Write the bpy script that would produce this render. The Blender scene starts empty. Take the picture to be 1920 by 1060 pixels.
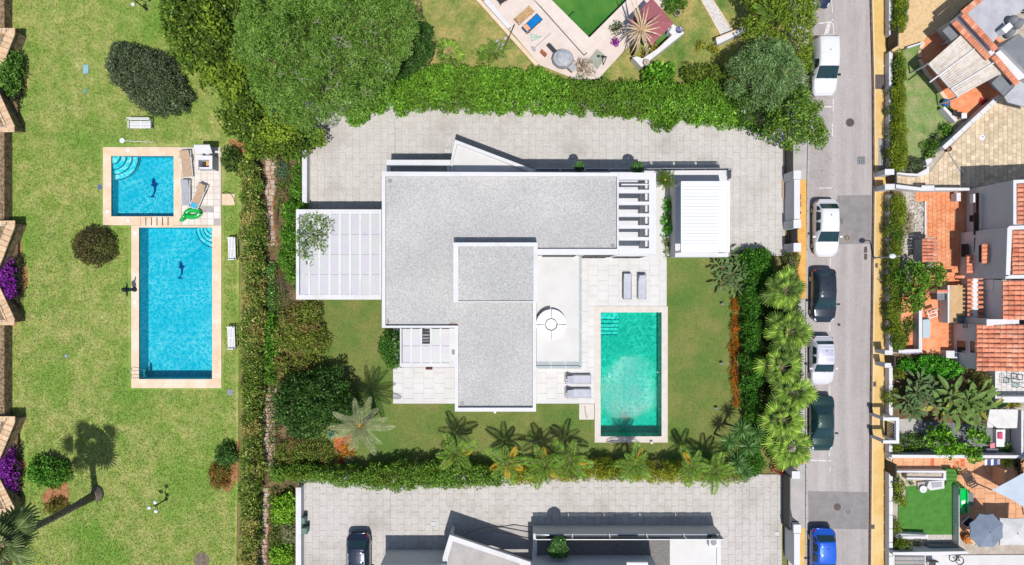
import bpy, bmesh, math, random
import numpy as np
from mathutils import Vector, Matrix
from mathutils.geometry import delaunay_2d_cdt

sc = bpy.context.scene
C = sc.collection
R = math.radians
random.seed(7)
RNG = np.random.default_rng(7)

# ------------------------------------------------------------ camera, sky, sun
H = 56.0                       # height of the drone above the drive
K0 = 1 / 24.0                  # metres per photo pixel on the ground
cam = bpy.data.objects.new('camera', bpy.data.cameras.new('camera'))
C.objects.link(cam)
cam.location = (0, 0, H)
cam.rotation_euler = (0, 0, 0)
cam.data.sensor_width = 36
cam.data.lens = 36 * H / 80.0
cam.data.clip_end = 2000
sc.camera = cam

SUN_EL, SUN_AZ = 71.0, 9.0     # degrees; azimuth east of south
world = bpy.data.worlds.new('World')
sc.world = world
world.use_nodes = True
wn = world.node_tree.nodes
wl = world.node_tree.links
bg = wn['Background']
sky = wn.new('ShaderNodeTexSky')
sky.sky_type = 'NISHITA'
sky.sun_disc = False
sky.sun_elevation = R(SUN_EL)
sky.sun_rotation = R(180 - SUN_AZ)
wl.new(sky.outputs[0], bg.inputs[0])
bg.inputs[1].default_value = 0.115
sun = bpy.data.objects.new('sun', bpy.data.lights.new('sun', 'SUN'))
C.objects.link(sun)
sun.data.energy = 4.5
sun.data.angle = R(0.53)
sun.data.color = (1.0, 0.965, 0.91)
sdir = Vector((math.sin(R(SUN_AZ)) * math.cos(R(SUN_EL)), -math.cos(R(SUN_AZ)) * math.cos(R(SUN_EL)), math.sin(R(SUN_EL))))
sun.rotation_euler = sdir.to_track_quat('Z', 'Y').to_euler()
sun.location = (0, -60, 90)
sc.view_settings.view_transform = 'Standard'
sc.view_settings.look = 'None'
sc.view_settings.exposure = 0.05
sc.view_settings.gamma = 1
sc.view_settings.use_curve_mapping = False

# ------------------------------------------------------------ colour helpers
def lin(c):
    c /= 255.0
    return c / 12.92 if c <= 0.04045 else ((c + 0.055) / 1.055) ** 2.4
GAIN = 1.5
def S(r, g, b, k=1.0):         # albedo of a thing seen in full sun as this sRGB value
    return tuple(min(0.9, lin(v) * k / GAIN) for v in (r, g, b)) + (1,)

def _nodes(name):
    m = bpy.data.materials.new(name)
    m.use_nodes = True
    nt = m.node_tree
    return m, nt.nodes, nt.links, nt.nodes['Principled BSDF']

def noise(n, l, scale, detail=5, rough=0.6, vec=None):
    t = n.new('ShaderNodeTexNoise')
    t.inputs['Scale'].default_value = scale
    t.inputs['Detail'].default_value = detail
    t.inputs['Roughness'].default_value = rough
    if vec is not None:
        l.new(vec, t.inputs['Vector'])
    return t.outputs[0]

def ramp(n, l, src, lo, hi):
    r = n.new('ShaderNodeMapRange')
    r.inputs[1].default_value = lo
    r.inputs[2].default_value = hi
    l.new(src, r.inputs[0])
    return r.outputs[0]

def mix(n, l, fac, a, b, mode='MIX'):
    x = n.new('ShaderNodeMix')
    x.data_type = 'RGBA'
    x.blend_type = mode
    for s, i in ((fac, 0), (a, 6), (b, 7)):
        if hasattr(s, 'links'):
            l.new(s, x.inputs[i])
        else:
            x.inputs[i].default_value = s
    return x.outputs[2]

def mat(name, c1, c2=None, sc2=3.0, lo=.4, hi=.62, c3=None, sc3=.5, lo3=.48, hi3=.62, rough=.85, bump=0., bsc=30., bd=.02,
        objv=0., isl=0., metal=0., spec=.3, coat=0., fine=0., fsc=60., trans=0., st3=None):
    m, n, l, p = _nodes(name)
    geo = n.new('ShaderNodeNewGeometry')
    pos = geo.outputs['Position']
    col = c1
    if c2:
        col = mix(n, l, ramp(n, l, noise(n, l, sc2, vec=pos), lo, hi), col, c2)
    if c3:
        v3 = pos
        if st3:
            vm = n.new('ShaderNodeVectorMath'); vm.operation = 'MULTIPLY'; l.new(pos, vm.inputs[0]); vm.inputs[1].default_value = st3; v3 = vm.outputs[0]
        col = mix(n, l, ramp(n, l, noise(n, l, sc3, vec=v3), lo3, hi3), col, c3)
    if fine:
        f = ramp(n, l, noise(n, l, fsc, 3, vec=pos), .3, .7)
        g = n.new('ShaderNodeMapRange')
        g.inputs[3].default_value = 1 - fine
        g.inputs[4].default_value = 1 + fine
        l.new(f, g.inputs[0])
        col = mix(n, l, 1.0, col, g.outputs[0], 'MULTIPLY')
    for v, src in ((objv, 'o'), (isl, 'i')):
        if v:
            if src == 'o':
                rnd = n.new('ShaderNodeObjectInfo').outputs['Random']
            else:
                rnd = geo.outputs['Random Per Island']
            g = n.new('ShaderNodeMapRange')
            g.inputs[3].default_value = 1 - v
            g.inputs[4].default_value = 1 + v
            l.new(rnd, g.inputs[0])
            col = mix(n, l, 1.0, col, g.outputs[0], 'MULTIPLY')
    if hasattr(col, 'links'):
        l.new(col, p.inputs['Base Color'])
    else:
        p.inputs['Base Color'].default_value = col
    p.inputs['Roughness'].default_value = rough
    p.inputs['Metallic'].default_value = metal
    p.inputs['Specular IOR Level'].default_value = spec
    p.inputs['Coat Weight'].default_value = coat
    p.inputs['Coat Roughness'].default_value = .04
    if bump:
        b = n.new('ShaderNodeBump')
        b.inputs['Strength'].default_value = bump
        b.inputs['Distance'].default_value = bd
        l.new(noise(n, l, bsc, 4, vec=pos), b.inputs['Height'])
        l.new(b.outputs[0], p.inputs['Normal'])
    return m

def leafmat(name, a, b, c=None, k=1.62, trans=.18, rough=.6, patch=None, psc=.6):
    """leaves that differ leaf by leaf"""
    m, n, l, p = _nodes(name)
    geo = n.new('ShaderNodeNewGeometry')
    r = n.new('ShaderNodeValToRGB')
    l.new(geo.outputs['Random Per Island'], r.inputs[0])
    sa = lambda q: S(*q, k=k)
    e = r.color_ramp.elements
    e[0].color = sa(a); e[1].color = sa(b)
    if c:
        e.new(.86).color = sa(b)
        e[2].position = 1.0
        e[2].color = sa(c)
    col = r.outputs[0]
    if patch:
        col = mix(n, l, ramp(n, l, noise(n, l, psc, 3, vec=geo.outputs['Position']), .5, .62), col, sa(patch))
    vr = n.new('ShaderNodeMapRange'); vr.inputs[1].default_value = .3; vr.inputs[2].default_value = .7; vr.inputs[3].default_value = .72; vr.inputs[4].default_value = 1.28
    l.new(noise(n, l, 1.3, 4, vec=geo.outputs['Position']), vr.inputs[0])
    col = mix(n, l, 1.0, col, vr.outputs[0], 'MULTIPLY')
    l.new(col, p.inputs['Base Color'])
    p.inputs['Roughness'].default_value = rough
    p.inputs['Specular IOR Level'].default_value = .25
    t = n.new('ShaderNodeBsdfTranslucent')
    l.new(col, t.inputs[0])
    x = n.new('ShaderNodeMixShader')
    x.inputs[0].default_value = trans
    l.new(p.outputs[0], x.inputs[1]); l.new(t.outputs[0], x.inputs[2])
    l.new(x.outputs[0], n['Material Output'].inputs[0])
    return m

# ------------------------------------------------------------ geometry helpers
def W(px, py, z=0.0):          # the place seen at this photo pixel, at height z
    k = (H - z) / H * K0
    return Vector(((px - 960) * k, (530 - py) * k, z))
def P2(pts, z=0.0):
    return [(W(x, y, z).x, W(x, y, z).y) for x, y in pts]
def rect(x0, y0, x1, y1):
    return [(x0, y1), (x1, y1), (x1, y0), (x0, y0)]

OFF = {}
def off(o):
    return OFF.get(o.name, Vector((0, 0, 0))) if o else Vector((0, 0, 0))

def tag(o, label=None, cat=None, group=None, kind=None):
    if label: o['label'] = label
    if cat: o['category'] = cat
    if group: o['group'] = group
    if kind: o['kind'] = kind
    return o

def thing(name, label, cat, loc, group=None, rot=0.0):
    o = bpy.data.objects.new(name, None)
    o.empty_display_size = .3
    C.objects.link(o)
    o.location = loc
    o.rotation_euler = (0, 0, rot)
    OFF[o.name] = Vector(loc)
    return tag(o, label, cat, group)

def link(name, me, parent=None, loc=None, rot=None, scale=None):
    o = bpy.data.objects.new(name, me)
    C.objects.link(o)
    if parent: o.parent = parent
    if loc is not None: o.location = loc
    if rot is not None: o.rotation_euler = rot
    if scale is not None: o.scale = scale
    return o

def copy_tree(o, parent=None):
    c = o.copy()
    C.objects.link(c)
    c.parent = parent
    for ch in list(o.children):
        copy_tree(ch, c)
    return c

class MB:
    def __init__(s):
        s.v = []; s.f = []; s.mi = []
    def add(s, vs, fs, mi=0):
        b = len(s.v)
        s.v += [tuple(v) for v in vs]
        for f in fs:
            s.f.append(tuple(i + b for i in f)); s.mi.append(mi)
        return s
    def prism(s, pts, z0, z1, mi=0, top=None):
        n = len(pts)
        a = sum(pts[i][0] * pts[(i + 1) % n][1] - pts[(i + 1) % n][0] * pts[i][1] for i in range(n))
        if a < 0:
            pts = pts[::-1]
            if top: top = top[::-1]
        tp = top or pts
        vs = [(x, y, z0) for x, y in pts] + [(x, y, z1) for x, y in tp]
        fs = [tuple(range(n - 1, -1, -1)), tuple(range(n, 2 * n))]
        fs += [(i, (i + 1) % n, n + (i + 1) % n, n + i) for i in range(n)]
        return s.add(vs, fs, mi)
    def box(s, x0, x1, y0, y1, z0, z1, mi=0):
        return s.prism([(x0, y0), (x1, y0), (x1, y1), (x0, y1)], z0, z1, mi)
    def pb(s, x0, y0, x1, y1, z0, z1, zr=None, mi=0):       # box whose top outline is measured in the photo
        return s.prism(P2(rect(x0, y0, x1, y1), z1 if zr is None else zr), z0, z1, mi)
    def bar(s, a, b, w, h, mi=0, up=(0, 0, 1)):             # box along a segment
        a = Vector(a); b = Vector(b); d = (b - a).normalized()
        u = Vector(up)
        if abs(d.dot(u)) > .98: u = Vector((1, 0, 0))
        sd = d.cross(u).normalized() * w / 2; u = sd.cross(d).normalized() * h / 2
        vs = [p + q for p in (a, b) for q in (-sd - u, sd - u, sd + u, -sd + u)]
        return s.add(vs, [(0, 1, 2, 3)[::-1], (4, 5, 6, 7)[::-1][::-1], (0, 1, 5, 4), (1, 2, 6, 5), (2, 3, 7, 6), (3, 0, 4, 7)], mi)
    def tube(s, path, rad, n=8, mi=0, caps=True):
        path = [Vector(p) for p in path]
        if not hasattr(rad, '__len__'): rad = [rad] * len(path)
        vs = []
        for i, p in enumerate(path):
            d = (path[min(i + 1, len(path) - 1)] - path[max(i - 1, 0)]).normalized()
            u = Vector((0, 0, 1)) if abs(d.z) < .9 else Vector((1, 0, 0))
            a = d.cross(u).normalized(); b = a.cross(d)
            vs += [p + (a * math.cos(2 * math.pi * k / n) + b * math.sin(2 * math.pi * k / n)) * rad[i] for k in range(n)]
        fs = [(i * n + k, i * n + (k + 1) % n, (i + 1) * n + (k + 1) % n, (i + 1) * n + k) for i in range(len(path) - 1) for k in range(n)]
        if caps:
            fs += [tuple(range(n))[::-1], tuple(range((len(path) - 1) * n, len(path) * n))]
        return s.add(vs, fs, mi)
    def lathe(s, c, prof, n=16, mi=0, sx=1, sy=1):           # prof: (radius, z)
        c = Vector(c)
        vs = [c + Vector((r * math.cos(2 * math.pi * k / n) * sx, r * math.sin(2 * math.pi * k / n) * sy, z)) for r, z in prof for k in range(n)]
        fs = [(i * n + k, i * n + (k + 1) % n, (i + 1) * n + (k + 1) % n, (i + 1) * n + k) for i in range(len(prof) - 1) for k in range(n)]
        fs += [tuple(range(n))[::-1], tuple(range((len(prof) - 1) * n, len(prof) * n))]
        return s.add(vs, fs, mi)
    def ball(s, c, r, n=12, mi=0, sz=1.0):
        return s.lathe(c, [(max(.001, r * math.sin(math.pi * i / 8)), -r * sz * math.cos(math.pi * i / 8)) for i in range(9)], n, mi)
    def sheet(s, pts, z, holes=(), mi=0):
        allp = [Vector(p) for p in pts]; edges = []
        n = len(pts); edges += [(i, (i + 1) % n) for i in range(n)]
        for h in holes:
            b = len(allp); allp += [Vector(p) for p in h]
            edges += [(b + i, b + (i + 1) % len(h)) for i in range(len(h))]
        vo, eo, fo, *_ = delaunay_2d_cdt(allp, edges, [], 1 if not holes else 0, 1e-5)
        def inside(p, poly):
            r = False
            for i in range(len(poly)):
                (xa, ya), (xb, yb) = poly[i], poly[i - 1]
                if (ya > p[1]) != (yb > p[1]) and p[0] < (xb - xa) * (p[1] - ya) / (yb - ya) + xa: r = not r
            return r
        fs = []
        for f in fo:
            cx = sum(vo[i].x for i in f) / len(f); cy = sum(vo[i].y for i in f) / len(f)
            if inside((cx, cy), pts) and not any(inside((cx, cy), h) for h in holes):
                a = sum(vo[f[i]].x * vo[f[(i + 1) % len(f)]].y - vo[f[(i + 1) % len(f)]].x * vo[f[i]].y for i in range(len(f)))
                fs.append(tuple(f) if a > 0 else tuple(f)[::-1])
        return s.add([(v.x, v.y, z) for v in vo], fs, mi)
    def mesh(s, name, mats, smooth=False, offv=Vector((0, 0, 0))):
        me = bpy.data.meshes.new(name)
        me.from_pydata([(v[0] - offv.x, v[1] - offv.y, v[2] - offv.z) for v in s.v], [], s.f)
        for m in (mats if isinstance(mats, (list, tuple)) else [mats]): me.materials.append(m)
        if any(s.mi): me.polygons.foreach_set('material_index', s.mi)
        if smooth: me.polygons.foreach_set('use_smooth', [True] * len(s.f))
        me.update()
        return me
    def build(s, name, mats, parent=None, smooth=False, local=False):
        if local:
            return link(name, s.mesh(name, mats, smooth), parent)
        if parent:
            o = off(parent)
            ob = link(name, s.mesh(name, mats, smooth, o), parent)
            OFF[ob.name] = o
            return ob
        a = np.array(s.v)
        o = Vector(((a[:, 0].min() + a[:, 0].max()) / 2, (a[:, 1].min() + a[:, 1].max()) / 2, a[:, 2].min()))
        ob = link(name, s.mesh(name, mats, smooth, o), None, o)
        OFF[ob.name] = o
        return ob

def ground_sheet(name, px, z, m, holes=(), zr=None):
    s = MB().sheet(P2(px, z if zr is None else zr), z, [P2(h, z) for h in holes])
    return tag(s.build(name, m), kind='structure')

def piece_mesh(name, l, w, h, m, bev=0.0):
    b = MB().box(-l / 2, l / 2, -w / 2, w / 2, -h / 2, h / 2) if not bev else MB().prism(
        [(-l / 2, -w / 2), (l / 2, -w / 2), (l / 2, w / 2), (-l / 2, w / 2)], -h / 2, h / 2, 0,
        [(-l / 2 + bev, -w / 2 + bev), (l / 2 - bev, -w / 2 + bev), (l / 2 - bev, w / 2 - bev), (-l / 2 + bev, w / 2 - bev)])
    return b.mesh(name, m)

def barrel_mesh(l, w, m):      # one half-round clay tile, axis along x
    n = 6; vs = []
    for x, k in ((-l / 2, .88), (l / 2, 1.0)):
        vs += [(x, math.cos(math.pi * i / n) * w / 2 * k, math.sin(math.pi * i / n) * w * .42 * k) for i in range(n + 1)]
    fs = [(i, i + 1, n + 2 + i, n + 1 + i)[::-1] for i in range(n)]
    fs += [tuple(range(n + 1)), tuple(range(n + 1, 2 * n + 2))[::-1]]
    return MB().add(vs, fs).mesh('roof_tile', m)

def row(parent, name, a, b, n, me, jit=0.0, flip=0.0, dz=0.0):
    """n alike pieces side by side from a to b, each an object of its own; piece local x runs along the row (+flip)"""
    a = Vector(a); b = Vector(b); d = b - a; o = off(parent)
    ang = math.atan2(d.y, d.x) + flip
    for i in range(n):
        p = a + d * ((i + .5) / n) - o
        link(name, me, parent, p + Vector((0, 0, dz + random.uniform(-jit, jit))), (random.uniform(-jit, jit), random.uniform(-jit, jit), ang + random.uniform(-jit, jit)))

def tile_roof(parent, origin, u, v, nu, nv, pitch, l, w, m, wob=.012):
    """barrel tiles: columns step along u, courses run down v"""
    me = barrel_mesh(l * 1.12, w * .95, m)
    u = Vector((u[0], u[1], 0)).normalized(); v = Vector((v[0], v[1], 0)).normalized()
    ang = math.atan2(v.y, v.x); o = off(parent); dz = math.tan(pitch)
    for j in range(nv):
        for i in range(nu):
            p = Vector(origin) + u * (w * (i + .5)) + v * (l * (j + .5))
            p.z -= l * (j + .5) * dz
            e = Matrix.Rotation(ang + random.uniform(-wob, wob) * 2, 4, 'Z') @ Matrix.Rotation(pitch - .05 + random.uniform(-wob, wob), 4, 'Y')
            link('roof_tile', me, parent, p - o + Vector((random.uniform(-wob, wob), random.uniform(-wob, wob), random.uniform(0, wob))), e.to_euler())

# ------------------------------------------------------------ foliage
def np_inside(p, poly):
    r = np.zeros(len(p), bool)
    for i in range(len(poly)):
        (xa, ya), (xb, yb) = poly[i], poly[i - 1]
        if ya == yb: continue
        c = ((ya > p[:, 1]) != (yb > p[:, 1])) & (p[:, 0] < (xb - xa) * (p[:, 1] - ya) / (yb - ya) + xa)
        r ^= c
    return r
def np_dist(p, poly):
    d = np.full(len(p), 1e9)
    for i in range(len(poly)):
        a = np.array(poly[i - 1]); b = np.array(poly[i]); ab = b - a
        t = np.clip(((p - a) @ ab) / max(1e-9, ab @ ab), 0, 1)
        d = np.minimum(d, np.linalg.norm(p - (a + t[:, None] * ab), axis=1))
    return d

LEAFK = .78
def leaf_mesh(name, p, nr, L, Wd, m, spread=.9, offv=Vector((0, 0, 0)), lift=0.0):
    n = len(p)
    if LEAFK != 1 and name != 'grass': L, Wd = L * LEAFK, Wd * LEAFK
    d = nr + RNG.normal(size=(n, 3)) * spread
    d[:, 2] += lift
    d /= np.linalg.norm(d, axis=1)[:, None] + 1e-9
    q = nr + RNG.normal(size=(n, 3)) * .5
    sd = np.cross(d, q)
    sd /= np.linalg.norm(sd, axis=1)[:, None] + 1e-9
    ll = (L * np.clip(RNG.lognormal(-.05, .3, n), .5, 1.8))[:, None]; ww = (Wd * RNG.uniform(.85, 1.5, n))[:, None]
    b = p - d * ll * .4
    v = np.empty((n, 4, 3), np.float32)
    v[:, 0] = b
    v[:, 1] = b + d * ll * .5 + sd * ww * .5
    v[:, 2] = b + d * ll
    v[:, 3] = b + d * ll * .5 - sd * ww * .5
    v -= np.array(offv, np.float32)
    me = bpy.data.meshes.new(name)
    me.vertices.add(n * 4)
    me.vertices.foreach_set('co', v.reshape(-1))
    me.loops.add(n * 4)
    me.loops.foreach_set('vertex_index', np.arange(n * 4, dtype=np.int32))
    me.polygons.add(n)
    me.polygons.foreach_set('loop_start', np.arange(0, n * 4, 4, dtype=np.int32))
    me.polygons.foreach_set('loop_total', np.full(n, 4, np.int32))
    me.materials.append(m)
    me.update(calc_edges=True)
    return me

def lobes_to_points(cen, rad, per, squash=.85):
    """points on the upper shells of many small lobes"""
    cnt = np.maximum(8, (per * 3.2 * rad ** 2).astype(int))
    idx = np.repeat(np.arange(len(cen)), cnt)
    n = len(idx)
    z = RNG.uniform(-.45, 1, n); a = RNG.uniform(0, 2 * np.pi, n); s = np.sqrt(1 - z * z)
    nr = np.stack([s * np.cos(a), s * np.sin(a), z], 1)
    rr = rad[idx] * RNG.uniform(.72, 1.06, n)
    p = cen[idx] + nr * rr[:, None] * np.array([1, 1, squash])
    return p, nr

def roughen(poly, amp):
    out = []
    for i in range(len(poly)):
        a, b = poly[i - 1], poly[i]; L = math.hypot(b[0] - a[0], b[1] - a[1]); n = max(1, int(L / .45))
        for k in range(n):
            t = k / n; q = random.gauss(0, amp)
            out.append((a[0] + (b[0] - a[0]) * t - (b[1] - a[1]) / max(L, .01) * q, a[1] + (b[1] - a[1]) * t + (b[0] - a[0]) / max(L, .01) * q))
    return out

def lobe_field(poly, h0, h1, r, edge, dome=.5, space=.85, bumps=.3, clump=0.0, cdeep=.6):
    """lobe centres filling an outline: low at the edge, high inside"""
    xs = np.array(poly); a, b = xs.min(0), xs.max(0)
    st = r * space
    g = np.stack(np.meshgrid(np.arange(a[0], b[0] + st, st), np.arange(a[1], b[1] + st, st)), -1).reshape(-1, 2)
    g = g + RNG.uniform(-.45, .45, g.shape) * st
    g = g[np_inside(g, poly)]
    d = np_dist(g, poly)
    keep = d > r * .45
    if keep.sum() > 3: g, d = g[keep], d[keep]
    f = np.clip(d / edge, 0, 1) ** dome
    z = h0 + (h1 - h0) * f - r * .6 + RNG.normal(size=len(g)) * bumps * r
    if clump:
        m_ = max(2, int((b[0] - a[0]) * (b[1] - a[1]) / (clump * clump * 1.7)))
        sd = RNG.uniform(a, b, (m_, 2)); q = np.sort(np.linalg.norm(g[:, None] - sd[None], axis=2), axis=1)
        z = z - cdeep * np.clip(1 - (q[:, 1] - q[:, 0]) / (clump * .6), 0, 1) ** 1.5 + RNG.normal(size=m_)[np.argmin(np.linalg.norm(g[:, None] - sd[None], axis=2), axis=1)] * cdeep * .22
    z = np.maximum(z, h0 + r * .3)
    cen = [np.column_stack([g, z])]
    near = d < r * 1.4                                   # skirt down the sides
    zz = z[near]; gg = g[near]
    zt = zz - r * 1.1
    k = 0; nt_ = len(g)
    while len(zt) and (zt > h0 + r * .3).any() and k < 8:
        ok = zt > h0 + r * .3
        cen.append(np.column_stack([gg[ok], zt[ok]]))
        zt = zt - r * 1.1; k += 1
    cen = np.concatenate(cen)
    rr = r * RNG.uniform(.75, 1.2, len(cen)); rr[nt_:] *= .72
    return cen, rr

BARK = None
def stems(name, poly, h0, h1, parent, n=10, r=.03, m=None):
    xs = np.array(poly); c = xs.mean(0); b = MB()
    for i in range(n):
        t = xs[RNG.integers(len(xs))] * .6 + c * .4
        q = (t + c) / 2 + RNG.normal(size=2) * .05
        b.tube([(q[0], q[1], h0), ((q[0] + t[0]) / 2, (q[1] + t[1]) / 2, (h0 + h1) / 2), (t[0], t[1], h1 * .85 + h0 * .15)], [r, r * .7, r * .3], 5)
    return tag(b.build(name, m or BARK, parent), kind='stuff')

def bush(name, label, cat, px, h, m, h0=0.0, r=.34, leaf=(.24, .12), per=120, edge=.9, dome=.5, zr=None, group=None, kind=None,
         parts=('foliage', 'stems'), bumps=.3, lift=.0, spread=.9, parent=None, space=.85, offset=None, clump=.75, cdeep=.45, ragged=.1):
    """a plant that fills an outline seen in the photo (measured at height zr)"""
    poly = roughen(P2(px, h * .75 if zr is None else zr), ragged)
    xs = np.array(poly); c = xs.mean(0)
    t = parent or thing(name, label, cat, (c[0], c[1], h0), group)
    cen, rad = lobe_field(poly, h0, h, r, edge, dome, space, bumps, clump, cdeep)
    p, nr = lobes_to_points(cen, rad, per)
    me = leaf_mesh(parts[0], p, nr, leaf[0], leaf[1], m, spread, off(t), lift)
    link(parts[0], me, t)
    if len(parts) > 1:
        stems(parts[1], poly, h0, h, t, n=max(6, min(24, int(len(cen) / 12))))
    if kind: t['kind'] = kind
    return t

def ell(cx, cy, rx, ry, n=14, rot=0.0, wob=.0):
    o = []
    for i in range(n):
        a = 2 * math.pi * i / n; k = 1 + random.uniform(-wob, wob)
        x, y = rx * k * math.cos(a), ry * k * math.sin(a)
        o.append((cx + x * math.cos(rot) - y * math.sin(rot), cy + x * math.sin(rot) + y * math.cos(rot)))
    return o

def tree(name, label, cat, px, zc, h, m, base=None, tr=.16, r=.5, leaf=(.3, .15), per=90, edge=2.0, group=None, dome=.6, bumps=.5, lift=0., spread=.9, limbs=7, space=.85, zr=None, clump=1.1, cdeep=1.0, ragged=.22):
    """crown over a tapered trunk with limbs; crown outline is measured at zr"""
    zr = (zc + h) / 2 if zr is None else zr
    poly = roughen(P2(px, zr), ragged); xs = np.array(poly); c = xs.mean(0)
    if base is None: base = (c[0], c[1])
    t = thing(name, label, cat, (base[0], base[1], 0), group)
    tb = MB()
    top = Vector((c[0], c[1], zc + (h - zc) * .35))
    tb.tube([(base[0], base[1], -.05), (base[0] * .6 + c[0] * .4, base[1] * .6 + c[1] * .4, zc * .5), tuple(top)], [tr, tr * .8, tr * .5], 9)
    tk = tb.build('trunk', BARK, t, smooth=True)
    for i in range(limbs):
        q = xs[(i * len(xs)) // limbs] * .72 + c * .28
        lm = MB().tube([(base[0] * .5 + c[0] * .5, base[1] * .5 + c[1] * .5, zc * .75), ((q[0] + c[0]) / 2, (q[1] + c[1]) / 2, zc + (h - zc) * .25), (q[0], q[1], zc + (h - zc) * .45)], [tr * .55, tr * .35, tr * .12], 6)
        lm.build('limb', BARK, t, smooth=True)
    cen, rad = lobe_field(poly, zc, h, r, edge, dome, space, bumps, clump, cdeep)
    p, nr = lobes_to_points(cen, rad, per)
    link('crown', leaf_mesh('crown', p, nr, leaf[0], leaf[1], m, spread, off(t), lift), t)
    return t

def frond_mesh(name, L, droop, n, ll, lw, mleaf, mstem, vee=.35, twist=0.0, fwd=.8):
    b = MB()
    pt = lambda t: Vector((t * L * (1 - .12 * droop * t), 0, -droop * L * .5 * t * t + .12 * L * t))
    b.tube([pt(i / 8) for i in range(9)], [.028 * (1 - .75 * i / 8) * L / 1.6 for i in range(9)], 5, 1)
    for i in range(n):
        t = .12 + .88 * (i + .5) / n
        p = pt(t); k = ll * (math.sin(math.pi * min(1, .18 + t * .82)) ** .6 * .85 + .15)
        for sgn in (-1, 1):
            d = Vector((fwd * (.45 + t * .7), sgn * 1.0, vee - .25 * t + random.uniform(-.12, .12))).normalized()
            s = Vector((1, 0, 0)).cross(d).normalized().cross(d).normalized()
            tip = p + d * k + Vector((0, 0, -.22 * k)); mid = p + d * k * .5 + Vector((0, 0, .02))
            b.add([p, mid + s * lw / 2, tip, mid - s * lw / 2], [(0, 1, 2, 3)])
    return b.mesh(name, [mleaf, mstem])

def fan_mesh(name, stalk, r, mleaf, mstem, nseg=18, spread=2.5, droop=.35):
    """a fan leaf: stalk, pleated blade with split drooping tips"""
    b = MB()
    b.tube([(0, 0, 0), (stalk * .5, 0, .06 * stalk), (stalk, 0, 0)], [.022, .018, .012], 5, 1)
    c = Vector((stalk, 0, 0))
    for i in range(nseg):
        a0 = -spread + 2 * spread * i / nseg; a1 = -spread + 2 * spread * (i + 1) / nseg; am = (a0 + a1) / 2
        rr = r * (1 - .25 * (abs(am) / spread) ** 2) * random.uniform(.92, 1.06)
        e = lambda a, q, z: c + Vector((math.cos(a) * q, math.sin(a) * q, z - droop * q * q / r * .35))
        z = .05 * r
        b.add([c, e(a0, rr * .62, 0), e(am, rr * .66, z), e(a1, rr * .62, 0), e(am - .03, rr, -droop * r * .3), e(am + .03, rr, -droop * r * .3)],
              [(0, 1, 2), (0, 2, 3), (1, 4, 2), (2, 5, 3), (2, 4, 5)])
    return b.mesh(name, [mleaf, mstem])

def blade_mesh(name, stalk, L, wd, mleaf, mstem, n=7, droop=.35):
    """a paddle leaf (banana, bird of paradise)"""
    b = MB(); pt = lambda t: Vector((stalk + L * t, 0, .18 * stalk - droop * L * t * t * .6))
    b.tube([(0, 0, 0), (stalk * .6, 0, .12 * stalk), tuple(pt(0)), tuple(pt(.6))], [.03, .024, .018, .008], 5, 1)
    vs = []
    for i in range(n + 1):
        t = i / n; w = wd * .5 * (math.sin(math.pi * (.06 + .92 * t)) ** .6); p = pt(t)
        j = random.uniform(.92, 1.05)
        vs += [p + Vector((0, -w * j, .28 * w)), p, p + Vector((0, w * j, .28 * w))]
    fs = []
    for i in range(n):
        a = 3 * i
        fs += [(a, a + 3, a + 4, a + 1), (a + 1, a + 4, a + 5, a + 2)]
    b.add(vs, fs)
    return b.mesh(name, [mleaf, mstem])

def rosette(parent, name, c, n, L, w, m, up=.5, up2=1.2):
    """a head of stiff pointed leaves (yucca, agave, cycad)"""
    b = MB(); c = Vector(c)
    for i in range(n):
        a = i * 2.39996 + random.uniform(-.1, .1); e = up + (up2 - up) * (i / n)
        d = Vector((math.cos(a) * math.cos(e), math.sin(a) * math.cos(e), math.sin(e)))
        s = Vector((-math.sin(a), math.cos(a), 0)); l = L * random.uniform(.85, 1.1)
        q = c + d * .05
        nrm = d.cross(s) * -.25 * w
        mid = q + d * l * .5
        tip = q + d * l + Vector((0, 0, -.18 * l * math.cos(e)))
        b.add([q - s * w * .3, q + s * w * .3, mid + s * w * .5, mid - nrm, mid - s * w * .5, tip], [(0, 1, 3), (1, 2, 3), (0, 3, 4), (3, 2, 5), (4, 3, 5)])
    return b.build(name, m, parent)

def place_leaves(parent, name, meshes, c, n, e0, e1, s0=1.0, s1=1.0, a0=None):
    """n big leaves of a crown, each an object of its own, from the upright heart to the outer skirt"""
    c = Vector(c) - off(parent); a0 = random.uniform(0, 6) if a0 is None else a0
    for i in range(n):
        t = i / max(1, n - 1)
        a = a0 + i * 2.39996 + random.uniform(-.15, .15)
        e = e0 + (e1 - e0) * t + random.uniform(-.1, .1)
        s = (s0 + (s1 - s0) * t) * random.uniform(.9, 1.1)
        m = Matrix.Rotation(a, 4, 'Z') @ Matrix.Rotation(-e, 4, 'Y') @ Matrix.Rotation(random.uniform(-.45, .45), 4, 'X')
        link(name, random.choice(meshes), parent, c, m.to_euler(), (s, s, s))
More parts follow.
